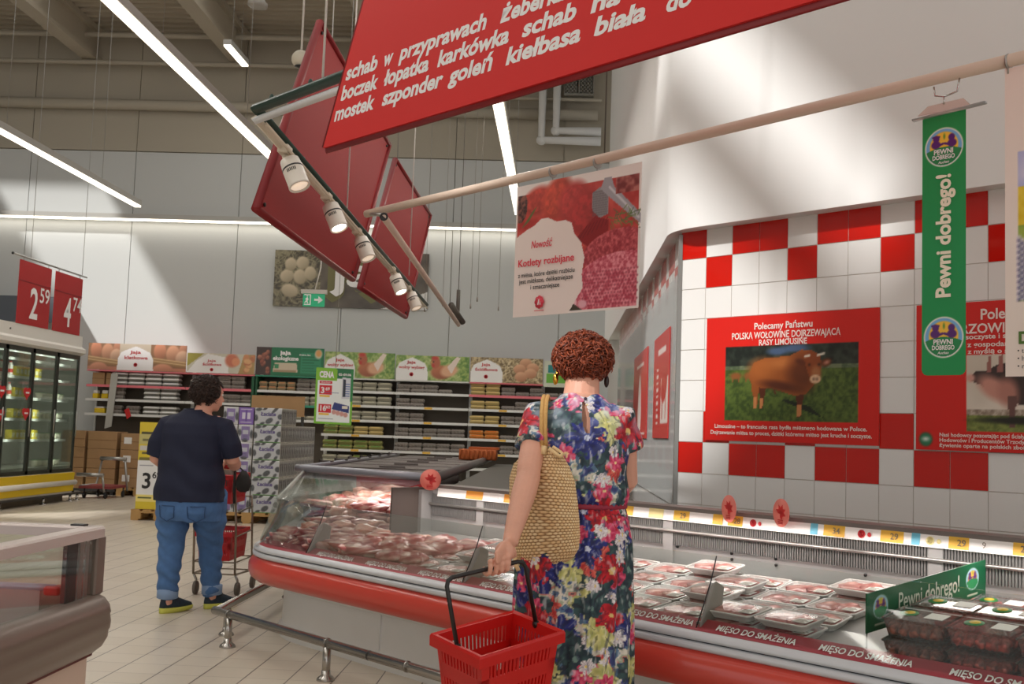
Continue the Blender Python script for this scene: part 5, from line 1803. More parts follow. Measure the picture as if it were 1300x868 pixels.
# grey plastic chute / price channel hanging at the left bay and the red price flag
t = thing('hanging_strip', 'long grey plastic strip hanging slanted before the left egg shelf', 'strip', (-7.88, 19.3, 1.2))
m = MB(); m.poly([(-7.98, 19.30, 1.12), (-7.86, 19.30, 1.16), (-7.80, 19.30, 2.10), (-7.92, 19.30, 2.10)], (0, 0.02, 0))
m.build('strip', M('strip_grey', (186, 184, 176), 0.5), t)
m = MB(); m.tube([(-7.86, 19.31, 2.08), (-7.86, 19.33, 2.13), (-7.86, 19.39, 2.145)], .006, 6); m.build('hook', m_steel, t)
t = thing('price_flag', 'red price flag hanging from the third shelf beside the grey egg cartons', 'price tag', (-7.62, 19.3, 1.35))
m = MB(); m.poly([(-7.66, 19.34, 1.46), (-7.58, 19.34, 1.50), (-7.53, 19.34, 1.36), (-7.60, 19.34, 1.30)], (0, 0.006, 0))
m.build('flag', M('flag_red', (206, 40, 40), 0.5), t)
m = MB(); m.tube([(-7.62, 19.345, 1.47), (-7.62, 19.39, 1.40)], 0.005, 5); m.build('clip', m_steel, t)

# stacked boxes on the floor under the left bay
k_ = 0
for nm, x0, x1, zz in (('left', -8.42, -8.02, [(0.10, 0.45), (0.45, 0.80), (0.80, 1.08)]), ('middle', -7.97, -7.47, [(0.10, 0.45), (0.45, 0.78), (0.78, 1.08)]), ('right', -7.40, -7.06, [(0.142, 0.47), (0.47, 0.78), (0.78, 1.06)]), ('far right', -7.05, -6.72, [(0.142, 0.47), (0.47, 0.78), (0.78, 1.06)])):
    for q_, (z0, z1) in enumerate(zz):
        carton_box(x0, x1, 18.62, 19.1, z0, z1 - 0.004, '%s cardboard box in the %s stack of boxes below the left egg shelves' % (('lowest', 'middle', 'topmost')[q_], nm), 'stacked cardboard boxes', (0.06, 0.1) if 'right' in nm and q_ < 3 else None)
def pallet(cx, cy, wx, wy, label, z0=0.0):
    t = thing('wooden_pallet', label, 'pallet', (cx, cy, z0), 0, 'wooden pallets')
    mw = M('pallet_wood', (176, 138, 84), 0.75, var=0.12, vscale=6)
    for i in range(5):
        m = MB(); w_ = wx / 6.2
        xx = cx - wx / 2 + (wx - w_) * i / 4
        m.box(xx, xx + w_, cy - wy / 2, cy + wy / 2, z0 + 0.118, z0 + 0.14)
        m.build('deck_board', mw, t)
    for j in range(3):
        m = MB(); yy = cy - wy / 2 + (wy - 0.1) * j / 2
        m.box(cx - wx / 2, cx + wx / 2, yy, yy + 0.1, z0 + 0.096, z0 + 0.118)
        m.build('cross_board', mw, t)
        for i in range(3):
            m = MB(); xx = cx - wx / 2 + (wx - 0.13) * i / 2
            m.box(xx, xx + 0.13, yy, yy + 0.1, z0 + 0.02, z0 + 0.096)
            m.build('block', mw, t)
    for i in range(3):
        m = MB(); xx = cx - wx / 2 + (wx - 0.1) * i / 2
        m.box(xx, xx + 0.1, cy - wy / 2, cy + wy / 2, z0, z0 + 0.02)
        m.build('runner', mw, t)
    return t
pallet(-7.06, 18.86, 0.72, 0.52, 'wooden pallet under the two right stacks of cardboard boxes')
t = thing('platform', 'low dark platform under the two left stacks of cardboard boxes', 'platform', (-7.95, 18.86, 0))
m = MB(); m.box(-8.45, -7.45, 18.62, 19.1, 0.06, 0.098); m.build('board', m_dark, t)
for a in (-8.4, -7.55):
    for b in (18.66, 19.0):
        m = MB(); m.box(a, a + .06, b, b + .06, 0, 0.06); m.build('foot', m_dark, t)

# ---- header boards above the shelves
EX = Vector((1, 0, 0))
def header(i, z0, z1, cat_label, paint, y=YS - 0.03):
    x0, x1 = BX[i] + 0.01, BX[i + 1] - 0.01
    w, h = x1 - x0, z1 - z0
    cv = Cv(w, h, 0.0125, (230, 226, 214))
    paint(cv, w, h)
    t = thing('header_board', cat_label, 'sign', ((x0 + x1) / 2, y, z0), 0, 'header boards above the egg shelves')
    s = cv.build('board', (x0, y, z0), EX, EZ, t, 0.02)
    return s, x0, y, z0
def arch(cv, x0, x1, h, col=(238, 236, 232)):
    w = x1 - x0
    cv.poly([(x0, 0), (x1, 0), (x1 - .02 * w, h * .45), (x1 - .1 * w, h * .68), (x1 - .25 * w, h * .78), (x0 + w / 2, h * .92), (x0 + .25 * w, h * .78), (x0 + .1 * w, h * .68), (x0 + .02 * w, h * .45)], col)
def eggs_basket(cv, x0, x1, h):
    cv.rect(x0, 0, x1, h, (150, 112, 84))
    w = x1 - x0
    for a, b, rx, ry, c in ((.25, .75, .22, .34, (226, 152, 118)), (.62, .66, .24, .34, (224, 164, 130)), (.95, .80, .2, .3, (214, 150, 120)), (.9, .50, .25, .3, (220, 176, 146))):
        cv.ell(x0 + a * w, b * h, rx * w * .8, ry * h, c, 0, .1, shade=[q_ * .7 for q_ in c])
    cv.put(((cv.X > x1) | (cv.X < x0)) * 0.0, (0, 0, 0))
    for k_ in range(4): cv.line(x0 + .02 * w, h * (.42 - .05 * k_ + .06), x1 - .01 * w, h * (.24 - .05 * k_ + .10), .016, ((206, 172, 128), (160, 122, 84))[k_ % 2])
    cv.rect(x0, 0, x1, h * .13, (196, 130, 104))
    cv.ell(x0 + .35 * w, h * .02, .3 * w, h * .26, (222, 158, 128), 0, .1, shade=(170, 110, 86))
def p0(cv, w, h):
    eggs_basket(cv, 0, .32 * w, h); eggs_basket(cv, .64 * w, w, h)
    cv.rect(.32 * w, 0, .64 * w, h, (206, 190, 170)); arch(cv, .30 * w, .67 * w, h, (244, 240, 240))
s, x0, y, z0 = header(0, 2.17, 2.64, 'header board with baskets of brown eggs either side of a white arch', p0)
w = BX[1] - BX[0]
tx = lambda s_, st, x_, z_, h_, wd_, m_=m_txtr, b=.02: text(st, (x0 + x_ - wd_ / 2, y, z0 + z_), EX, EZ, h_, m_, s_, width=wd_, bold=b, out=.004)
tx(s, 'Jaja', .87, .30, .055, .2); tx(s, 'klatkowe', .87, .20, .06, .42)
def ringmark(s, cx, cz, r=0.035, mat=None):
    m = MB()
    m.lathe([(r, 0), (r, .003), (r * .5, .003), (r * .5, 0)], (x0 + cx, y - .004, z0 + cz), (0, -1, 0), 16)
    m.build('ring_mark', mat or m_txtr, s)
ringmark(s, .87, .10)
def p1(cv, w, h):
    cv.rect(0, 0, w, h, (206, 200, 180)); cv.poly([(0, .3 * h), (.25 * w, h), (0, h)], (170, 160, 80))
    cv.poly([(0, 0), (.62 * w, 0), (.60 * w, .8 * h), (.3 * w, .98 * h), (.14 * w, .62 * h)], (240, 236, 232))
    cv.ell(.66 * w, .66 * h, .10 * w, .34 * h, (206, 120, 92), -.4, .2); cv.ell(.72 * w, .60 * h, .06 * w, .2 * h, (226, 150, 110))
    cv.poly([(.76 * w, 0), (.84 * w, h), (w, h), (w, 0)], (180, 146, 92))
    for i in range(14):
        r1 = random.Random(i); cv.ell(r1.uniform(.84, .98) * w, r1.uniform(.1, .9) * h, .04 * w, .12 * h, r1.choice([(206, 140, 96), (190, 120, 84), (220, 170, 120)]), 0, .2)
s, x0, y, z0 = header(1, 2.17, 2.52, 'lower slanted white header board with eggs behind the woman in navy', p1)
tx(s, 'Jaja', .45, .20, .04, .16); tx(s, '\u015bci\u00f3\u0142kowe', .45, .13, .05, .34); ringmark(s, .45, .06, .03)
def p2(cv, w, h):
    cv.rect(0, 0, w, h, (22, 112, 70))
    cv.rect(0, 0, .22 * w, h, (66, 48, 42))
    for i in range(16):
        r1 = random.Random(i + 9); cv.ell(r1.uniform(.03, .18) * w, r1.uniform(.1, .85) * h, .028 * w, .085 * h, r1.choice([(190, 120, 92), (166, 96, 72), (206, 140, 110)]), 0, .15, shade=(110, 60, 48))
    cv.poly([(.25 * w, .12 * h), (.62 * w, .12 * h), (.60 * w, .46 * h), (.28 * w, .46 * h)], (206, 190, 164)); cv.rect(.27 * w, .12 * h, .60 * w, .20 * h, (166, 140, 106)); cv.rect(.28 * w, .24 * h, .34 * w, .4 * h, (60, 140, 90))
    cv.rect(.66 * w, .1 * h, .96 * w, .84 * h, (44, 138, 96))
    for i in range(6): cv.rect(.68 * w, (.16 + .1 * i) * h, (.86 if i % 2 else .93) * w, (.20 + .1 * i) * h, (26, 112, 74))
    cv.ell(.92 * w, .80 * h, .055 * w, .17 * h, (206, 196, 170)); cv.ell(.92 * w, .82 * h, .04 * w, .12 * h, (220, 160, 90))
s, x0, y, z0 = header(2, 2.17, 2.665, 'green header board for organic eggs with brown eggs at its left', p2)
tx(s, 'jaja', .53, .37, .07, .2, m_txtw, .04); tx(s, 'ekologiczne', .53, .27, .07, .46, m_txtw, .04); tx(s, 'Dobre, bo:', .87, .36, .03, .2, m_txtw)
def grass(cv, w, h, sd):
    cv.mottle(np.ones(cv.X.shape), (110, 146, 66), (190, 200, 130), .05, sd)
def hen(cv, x0, w, h):
    c1, c2 = (196, 120, 80), (222, 170, 132)
    cv.ell(x0 + .16 * w, .34 * h, .14 * w, .28 * h, c1, 0, .15, shade=(150, 84, 56)); cv.ell(x0 + .27 * w, .42 * h, .12 * w, .24 * h, c2, .3, .2)
    cv.poly([(x0 + .30 * w, .3 * h), (x0 + .42 * w, .96 * h), (x0 + .36 * w, .98 * h), (x0 + .24 * w, .55 * h)], (232, 214, 200))
    cv.ell(x0 + .08 * w, .72 * h, .065 * w, .22 * h, (180, 96, 66), 0, .15); cv.ell(x0 + .07 * w, .92 * h, .05 * w, .07 * h, (196, 60, 46)); cv.poly([(x0 + .0 * w, .74 * h), (x0 + .035 * w, .70 * h), (x0 + .035 * w, .78 * h)], (206, 170, 90))
    cv.ell(x0 + .05 * w, .76 * h, .008 * w, .02 * h, (30, 20, 16)); cv.ell(x0 + .05 * w, .60 * h, .02 * w, .07 * h, (190, 56, 44))
def p3(cv, w, h):
    grass(cv, w, h, 41); arch(cv, 0.0 * w, .44 * w, h); hen(cv, .46 * w, w, h); cv.mottle(cv.mask_rect(.88 * w, 0, w, h), (90, 130, 56), (160, 180, 96), .04, 44)
def hdr3(i, nm, lab2):
    global s, x0, y, z0
    s, x0, y, z0 = header(i, 2.165, 2.62 if i == 3 else 2.60, 'header board with a brown hen on grass, %s of two' % nm, p3)
    tx(s, 'Jaja', .28, .29, .05, .16); tx(s, 'wolny wybieg', .28, .20, .055, .46); ringmark(s, .28, .10)
hdr3(3, 'left one', ''); hdr3(4, 'right one', '')
def p5(cv, w, h):
    cv.mottle(np.ones(cv.X.shape), (112, 92, 62), (206, 186, 142), .03, 51)
    for i in range(90):
        r1 = random.Random(i + 5); x_, y_, a_ = r1.uniform(.40, .98) * w, r1.uniform(0, h), r1.uniform(0, 3.1)
        cv.line(x_, y_, x_ + .1 * math.cos(a_), y_ + .1 * math.sin(a_), .006, r1.choice([(226, 208, 168), (120, 100, 70), (196, 172, 126)]))
    arch(cv, 0, .45 * w, h)
    for a, b in ((.76, .80), (.68, .56), (.86, .62), (.83, .40), (.70, .26)): cv.ell(a * w, b * h, .085 * w, .20 * h, (226, 176, 138), 0, .1, shade=(176, 120, 86))
s, x0, y, z0 = header(5, 2.165, 2.605, 'header board with five brown eggs in straw', p5)
tx(s, 'Jaja', .28, .29, .05, .16); tx(s, '\u015bci\u00f3\u0142kowe', .28, .20, .055, .40); ringmark(s, .28, .10)
def p6(cv, w, h):
    cv.rect(0, 0, w, h, (206, 210, 190)); cv.rect(.08 * w, .55 * h, .5 * w, .85 * h, (30, 130, 130)); cv.rect(.06 * w, .14 * h, .5 * w, .50 * h, (110, 180, 60)); cv.rect(.6 * w, .1 * h, .9 * w, .8 * h, (60, 150, 140))
s, x0, y, z0 = header(6, 2.12, 2.58, 'pale header board with teal and green fields behind the floral-dress woman', p6)

# ---- price poster (CENA) on a stand behind the milk pallet
t = thing('price_poster', 'green edged price poster headed CENA above the milk pallet', 'price sign', (-2.82, 13.9, 1.32))
w, h = 0.48, 0.71
cv = Cv(w, h, 0.006, (120, 186, 40))
cv.rect(.025, .025, w - .025, h - .03, (232, 238, 236))
cv.rect(.26, h - .13, w, h, (24, 110, 62)); cv.rect(w - .03, .3, w, h, (40, 130, 66)); cv.rect(.0, h - .16, .27, h - .015, (130, 190, 40))
cv.rect(.05, h - .20, .21, h - .165, (206, 30, 46)); cv.rect(.05, h - .34, .21, h - .22, (210, 30, 40)); cv.rect(.06, h - .37, .19, h - .345, (236, 190, 40))
cv.rect(.05, .14, .21, .25, (210, 30, 40)); cv.rect(.06, .11, .19, .138, (236, 190, 40))
cv.poly([(.34, .33), (.44, .33), (.45, .59), (.34, .60)], (206, 208, 214)); cv.poly([(.35, .35), (.385, .35), (.385, .57), (.35, .58)], (40, 44, 60))
for i in range(6): cv.rect(.39, .36 + .03 * i, .44, .372 + .03 * i, (90, 110, 170))
cv.poly([(.22, .19), (.44, .15), (.44, .24), (.25, .28)], (34, 50, 120)); cv.rect(.35, .20, .42, .235, (226, 220, 200))
for i in range(4): cv.ell(.25 + .05 * i, .155 - .01 * i, .028, .03, (206, 150, 140))
cv.rect(.05, .395, .30, .40, (60, 80, 140)); cv.rect(.05, .065, .24, .07, (90, 100, 130))
o0 = Vector((-3.06, 13.9, 1.325)); ex = Vector((1, 0, -0.02)).normalized()
s = cv.build('sheet', o0, ex, EZ, t, 0.006)
text('CENA', o0 + ex * .045 + EZ * (h - .12), ex, EZ, .075, m_txtw, s, width=.19, bold=.05, out=.004)
text('05-09.06', o0 + ex * .29 + EZ * (h - .09), ex, EZ, .03, m_txtw, s, width=.16, bold=.02, out=.004)
text('3', o0 + ex * .07 + EZ * (h - .32), ex, EZ, .075, m_txtw, s, bold=.03, out=.004); text('69', o0 + ex * .13 + EZ * (h - .285), ex, EZ, .04, m_txtw, s, bold=.02, out=.004)
text('16', o0 + ex * .06 + EZ * .165, ex, EZ, .07, m_txtw, s, width=.075, bold=.03, out=.004); text('60', o0 + ex * .145 + EZ * .195, ex, EZ, .04, m_txtw, s, bold=.02, out=.004)
text('Auchan', o0 + ex * .07 + EZ * (h - .193), ex, EZ, .022, m_txtw, s, width=.12, out=.004)
m = MB(); m.tube([(-2.82, 13.93, 2.03), (-2.82, 13.95, 8.6)], 0.004, 5); m.build('wire', m_steel, t)

# ================================================================ MILK PALLET
m_film2 = MG('shrink_film', (250, 250, 252), 1.0, 0.12, haze=0.06)
def milk_proto(kind):
    W, D, H = (0.352, 0.19, 0.222) if kind == 'wide' else (0.19, 0.352, 0.222)
    nm = 'milk_pack'
    t = thing(nm, 'pack', 'milk pack')
    cv = Cv(W, H, 0.006, (226, 226, 224))
    if kind == 'wide':
        for a, b, rx, ry in ((.05, .20, .04, .02), (.13, .21, .03, .014), (.27, .205, .07, .018), (.335, .11, .035, .035), (.015, .09, .025, .04), (.19, .055, .05, .032), (.10, .02, .03, .015), (.30, .03, .03, .018)):
            cv.ell(a, b, rx, ry, (34, 34, 36), a * 3)
        cv.rect(0.02, .0, W, .006, (90, 150, 70))
    else:
        cv.rect(.04, .02, .15, .20, (150, 120, 186)); cv.rect(.06, .10, .13, .15, (228, 226, 230)); cv.ell(.02, .12, .02, .04, (34, 34, 36)); cv.ell(.175, .10, .02, .05, (34, 34, 36)); cv.ell(.09, .02, .04, .02, (34, 34, 36))
        for i in range(4): cv.rect(.065, .03 + .016 * i, .125, .036 + .016 * i, (90, 70, 140))
    f = cv.build('front_print', (-W / 2, -D / 2 - 0.002, 0), EX, EZ, t, 0.004)
    if kind == 'wide':
        text('\u0141aciate', (-W / 2 + .08, -D / 2 - .002, .12), EX, EZ, .05, M('milk_violet', (96, 70, 150), 0.5), f, width=.20, bold=.04, out=.003, local=True)
    # carton tops and sides under the film
    m = MB()
    n1, n2 = (4, 2) if kind == 'wide' else (2, 4)
    for i in range(n1):
        for j in range(n2):
            cx, cy = -W / 2 + W * (i + .5) / n1, -D / 2 + D * (j + .5) / n2
            a, b = W / n1 / 2 - .002, D / n2 / 2 - .002
            m.box(cx - a, cx + a, cy - b, cy + b, 0, H - .02)
            m.lathe([(.014, H - .02), (.014, H - .006), (.001, H - .006)], (cx, cy, 0), (0, 0, 1), 8)
    m.build('cartons', M('milk_carton', (206, 200, 194), 0.5), t)
    cv = Cv(D, H, 0.008, (206, 200, 190))
    for i in range(int(D / .09)):
        xx = .01 + i * .092
        cv.rect(xx, .02, xx + .075, .19, (176, 168, 160)); cv.rect(xx + .02, .05, xx + .055, .16, (226, 222, 216)); cv.ell(xx + .07, .12, .016, .05, (70, 64, 62)); cv.rect(xx + .02, .16, xx + .05, .175, (110, 96, 120))
    cv.build('side_print', (W / 2 + 0.002, -D / 2, 0), (0, 1, 0), EZ, t, 0.004)
    m = MB(); m.rbox(-W / 2 - .006, W / 2 + .006, -D / 2 - .006, D / 2 + .006, 0.002, H - .002, 0.012)
    m.build('shrink_film', m_film2, t)
    return note_kids(t)
pallet(-3.97, 14.74, 0.84, 0.86, 'wooden pallet under the front stack of milk packs')
pallet(-3.97, 15.76, 0.84, 1.14, 'wooden pallet under the rear stack of milk packs')
MW, MN = milk_proto('wide'), milk_proto('narrow')
usedm = set()
ORD = ['first', 'second', 'third', 'fourth', 'fifth', 'sixth', 'seventh', 'eighth', 'ninth']
def put_milk(kind, x, y, z, lab_):
    P = MW if kind == 'wide' else MN
    if kind in usedm: return dup(P, (x, y, z), None, lab_, 'shrink-wrapped milk packs on the pallets')
    usedm.add(kind); P.location = (x, y, z); P['label'] = lab_; P['group'] = 'shrink-wrapped milk packs on the pallets'
LV = ['bottom', 'second', 'third', 'fourth', 'fifth', 'top']
for lv in range(6):
    z = 0.142 + lv * 0.228
    put_milk('wide', -3.755, 14.42, z, 'cow-spotted milk pack at the front right corner of the pallet, %s layer' % LV[lv])
    if not (lv == 5):
        put_milk('narrow', -4.045, 14.50, z, 'violet-fronted milk pack in the middle of the pallet front, %s layer' % LV[lv])
    put_milk('narrow', -4.25, 14.50, z, 'milk pack at the front left corner of the pallet, %s layer' % LV[lv])
    for j in range(9):
        if lv == 5 and j > 2: continue
        put_milk('wide', -3.755, 14.42 + 0.205 * (j + 1), z, '%s milk pack behind the front corner pack along the pallet side, %s layer' % (ORD[j], LV[lv]))
t = thing('milk_pack', 'solid violet milk pack on top of the pallet front', 'milk pack', (-4.045, 14.45, 1.282), 0, None)
cv = Cv(.19, .222, .006, (126, 96, 170)); cv.rect(.04, .07, .15, .15, (206, 200, 216)); cv.rect(.085, .03, .105, .19, (100, 70, 150)); cv.rect(.02, .19, .17, .20, (190, 180, 206)); cv.rect(.02, .02, .17, .03, (190, 180, 206))
cv.build('front_print', (-4.14, 14.318, 1.282), EX, EZ, t, .004)
m = MB(); m.rbox(-4.14, -3.95, 14.322, 14.66, 1.282, 1.504, .01); m.build('film_block', M('milk_violet_film', (150, 124, 186), 0.35), t)
t = thing('cardboard_sheet', 'flat brown cardboard sheet standing behind the top milk packs', 'cardboard', (-4.2, 15.0, 1.52))
m = MB(); m.box(-4.55, -3.75, 16.35, 16.37, 1.42, 1.72); m.build('sheet', m_card, t)
m = MB(); m.box(-4.5, -4.48, 16.37, 16.5, 0, 1.6); m.box(-3.8, -3.78, 16.37, 16.5, 0, 1.6); m.build('support', m_dark, t)

# ---- yellow and white price stand left of the woman in navy
t = thing('price_stand', 'yellow and white price stand showing 3 69 left of the woman in navy', 'price stand', (-5.1, 14.25, 0.14))
w, h = 0.5, 1.12
cv = Cv(w, h, .01, (214, 190, 40))
cv.rect(0, .18, w, .62, (226, 226, 224)); cv.rect(0, .84, w, .96, (190, 180, 110)); cv.rect(.02, .76, .20, .82, (200, 196, 190)); cv.rect(.02, .63, .3, .66, (120, 110, 40)); cv.rect(.03, .97, .2, .99, (70, 64, 30)); cv.rect(.05, .88, .4, .90, (110, 104, 60)); cv.rect(.05, .71, .4, .73, (100, 90, 40)); cv.rect(0, .10, w, .18, (232, 214, 120)); cv.rect(.03, .14, .2, .155, (70, 80, 30)); cv.rect(.03, .56, .2, .57, (120, 120, 130))
o0 = Vector((-5.40, 14.2, 0.145))
s = cv.build('front_panel', o0, EX, EZ, t, .01)
text('3', o0 + EX * .06 + EZ * .27, EX, EZ, .20, m_txtk, s, bold=.02, out=.004); text('69', o0 + EX * .20 + EZ * .40, EX, EZ, .085, m_txtk, s, bold=.02, out=.004)
text('2 8', o0 + EX * .22 + EZ * 1.03, EX, EZ, .07, m_txtk, s, bold=.02, out=.004)
m = MB(); m.box(-5.40, -4.90, 14.212, 14.6, 0.142, 1.24); m.build('body', m_yellow, t)
pallet(-5.08, 14.5, 0.72, 0.66, 'wooden pallet under the yellow price stand')

# ================================================================ TALL GLASS-DOOR CABINET AT THE LEFT
XF = -7.5
cb = thing('glass_door_cabinet', 'tall chilled cabinet with dark framed glass doors and yellow base at the left edge', 'refrigerator', (-8.0, 15.7, 0))
m = MB()
m.box(-8.45, XF - 0.04, 14.0, 17.05, 0.45, 0.55); m.box(-8.45, -8.40, 14.0, 17.05, 0.45, 2.3)
m.box(-8.45, XF - 0.04, 17.02, 17.05, 0.5, 0.6)
m.build('body', M('cabinet_inside', (206, 206, 198), 0.5), cb)
m = MB(); m.loft([[(-8.45, y_, 2.26), (XF - .01, y_, 2.26), (XF + .06, y_, 2.30), (XF + .06, y_, 2.36), (XF - 0.0, y_, 2.40), (XF - 0.0, y_, 2.57), (-8.45, y_, 2.57)] for y_ in (13.9, 17.08)], True, False)
m.build('canopy', m_white, cb)
m = MB(); m.lathe([(0.014, 0), (0.014, .01)], (XF + .002, 14.75, 2.48), (1, 0, 0), 10); m.build('lock', m_dark, cb)
for i, z in enumerate((0.95, 1.25, 1.55, 1.85, 2.1)):
    m = MB(); m.box(-8.38, XF - .14, 14.02, 17.0, z - .012, z); m.box(XF - .14, XF - .13, 14.02, 17.0, z - .03, z + .01)
    m.build('shelf', m_shw, cb)
m = MB()
m.loft([[(XF - .03, y_, 0.32), (XF + .02, y_, 0.33), (XF + .03, y_, .44), (XF - .03, y_, .45)] for y_ in (13.9, 17.05)], True, False)
m.loft([[(XF - .03, y_, .15), (XF + .02, y_, .16), (XF + .02, y_, .255), (XF - .03, y_, .255)] for y_ in (13.9, 17.05)], True, False)
m.build('yellow_kick', m_yellow, cb)
m = MB(); m.tube([(XF + .02, 13.9, .29), (XF + .02, 17.1, .29)], .04, 12); m.box(-8.4, XF, 13.9, 17.05, 0.12, 0.45); m.build('bumper', m_white, cb)
m = MB(); m.box(-8.3, XF - .12, 13.9, 17.0, 0, .12); m.build('plinth', M('plinth_brown', (110, 100, 84), 0.6), cb)
m = MB(); m.box(XF - .02, XF + .03, 13.9, 17.3, .10, .13)
m.build('floor_rail', m_dark, cb)
for yy in (14.8, 16.1, 17.0, 17.25):
    m = MB(); m.tube([(XF, yy, 0.006), (XF, yy, .10)], .022, 8); m.lathe([(.05, 0), (.05, .012)], (XF, yy, 0), (0, 0, 1), 12); m.build('rail_post', m_chrome, cb)
mfr = M('door_frame_dark', (58, 62, 56), 0.4, 0.3)
for i, (y0, y1) in enumerate(((13.95, 14.72), (14.74, 15.50), (15.52, 16.27), (16.29, 17.03))):
    m = MB()
    for a, b, c_, d in ((y0, y0 + .035, .46, 2.26), (y1 - .035, y1, .46, 2.26), (y0, y1, .46, .51), (y0, y1, 2.20, 2.26)): m.box(XF - .03, XF, a, b, c_, d)
    dr = m.build('door', mfr, cb)
    m = MB(); m.box(XF - .018, XF - .012, y0 + .03, y1 - .03, .50, 2.21); m.build('door_glass', MG('door_glass', (232, 238, 232), 0.5, .04, haze=0.03), dr)
    m = MB(); m.tube([(XF + .03, y1 - .06, 1.0), (XF + .03, y1 - .06, 1.4)], .01, 8); m.build('handle', m_steel, dr)
m = MB(); m.box(XF - .05, XF - .02, 17.04, 17.06, .5, 2.26); m.build('end_frame', mfr, cb)
m = MB(); m.box(-8.4, XF - .05, 17.045, 17.052, .55, 2.26); m.build('end_glass', MG('door_glass', (232, 238, 232), 0.5, .04, haze=0.03), cb)
m = MB(); m.box(XF - .10, XF - .08, 14.0, 17.0, 2.18, 2.2); m.build('inner_light', M('cab_led', (240, 246, 236), .5, emit=1.6), cb)
for i_, yy in enumerate((14.35, 15.12, 15.9, 16.66)):  # fill lamps added just inside the doors to brighten the shelves
    o = area_light('cabinet_fill', (0, 0, 0), 0.06, 2.6, (0.96, 1, .94), (-1, 0, 0), 1.6, parent=cb)
    o.location = Vector((XF - .05, yy, 1.4)) - Vector(ORIG[cb.name])
# bottles and tubs behind the glass
bt = thing('milk_bottle', 'b', 'bottle')
m = MB(); m.lathe([(.034, 0), (.036, .01), (.036, .12), (.03, .15), (.016, .18), (.016, .19)], (0, 0, 0), (0, 0, 1), 10); m.build('bottle', M('bottle_white', (226, 222, 214), .4), bt)
m = MB(); m.lathe([(.018, .185), (.018, .205), (.001, .205)], (0, 0, 0), (0, 0, 1), 8); m.build('cap', M('bottle_red', (206, 50, 40), .4), bt)
m = MB(); m.lathe([(.0365, .04), (.037, .042), (.037, .09), (.0365, .092)], (0, 0, 0), (0, 0, 1), 10); m.build('label_band', M('bottle_red', (206, 50, 40), .4), bt)
note_kids(bt)
tb = thing('yellow_carton', 'b', 'carton')
m = MB(); m.rbox(-.05, .05, -.05, .05, 0, .14, .006); m.build('carton', M('carton_yellow', (222, 200, 60), .5), tb)
m = MB(); m.box(.0495, .0515, -.035, .035, .04, .10); m.build('front_print', M('carton_pale', (230, 226, 190), .5), tb)
note_kids(tb)
tj = thing('dairy_tub', 'b', 'tub')
m = MB(); m.lathe([(.04, 0), (.05, .005), (.056, .09)], (0, 0, 0), (0, 0, 1), 12); m.build('tub', M('tub_cream', (222, 216, 196), .45), tj)
m = MB(); m.lathe([(.059, .088), (.059, .096), (.001, .098)], (0, 0, 0), (0, 0, 1), 12); m.build('lid', M('tub_green', (120, 160, 110), .4), tj)
note_kids(tj)
usedk = set()
def put(P, loc, lab_, grp):
    if P.name in usedk: return dup(P, loc, None, lab_, grp)
    usedk.add(P.name); P.location = loc; P['label'] = lab_; P['group'] = grp
for z, nm in ((1.85, 'upper'), (1.55, 'second')):
    for i in range(11):
        put(bt, (XF - .17 - .08 * (i % 2), 14.50 + i * .068, z + .001), 'white bottle with red cap behind the left glass doors, %s shelf' % nm, 'red-capped bottles, %s shelf' % nm)
for z, nm in ((1.85, 'upper'), (1.55, 'second'), (1.25, 'third'), (.95, 'lower')):
    for i in range(7):
        if nm == 'second' and i > 4: continue
        put(tb, (XF - .18, 15.32 + i * .115, z + .001), 'yellow carton behind the middle glass doors, %s shelf' % nm, 'yellow cartons, %s shelf' % nm)
for z, nm in ((1.55, 'second'), (1.25, 'third'), (.95, 'lower'), (.551, 'floor of the cabinet and its')):
    for i in range(6):
        put(tj, (XF - .2, 16.15 + i * .14, z + .001), 'cream dairy tub behind the right-hand glass doors, %s shelf' % nm, 'dairy tubs, %s shelf' % nm)
for z, nm in ((1.25, 'third'), (.95, 'lower')):
    for i in range(5):
        put(tj, (XF - .2, 14.45 + i * .15, z + .001), 'cream dairy tub behind the left glass doors, %s shelf' % nm, 'dairy tubs behind the first door, %s shelf' % nm)
for yy, z in ((14.66, 1.62), (14.66, 1.30), (15.38, 1.62), (15.38, 1.33)):
    dr_ = 'first' if yy < 15 else 'second'
    t = thing('door_sticker', 'red heart-shaped sticker on the %s glass door, %s one' % (dr_, 'upper' if z > 1.5 else 'lower'), 'sticker', (XF + .004, yy, z), 0, 'red stickers on the glass doors')
    m = MB()
    pts = []
    for i in range(20):
        a_ = 2 * PI * i / 20
        pts.append((XF - .010, yy + .10 * math.sin(a_) ** 3, z + .012 * 8 * (0.8125 * math.cos(a_) - .3125 * math.cos(2 * a_) - .125 * math.cos(3 * a_) - .0625 * math.cos(4 * a_))))
    m.poly(pts, (.012, 0, 0)); m.build('heart', M('sticker_red', (206, 40, 44), .5), t)
    m = MB(); m.box(XF + .002, XF + .0035, yy - .05, yy + .05, z - .012, z + .012); m.build('sticker_text', m_txtw, t)
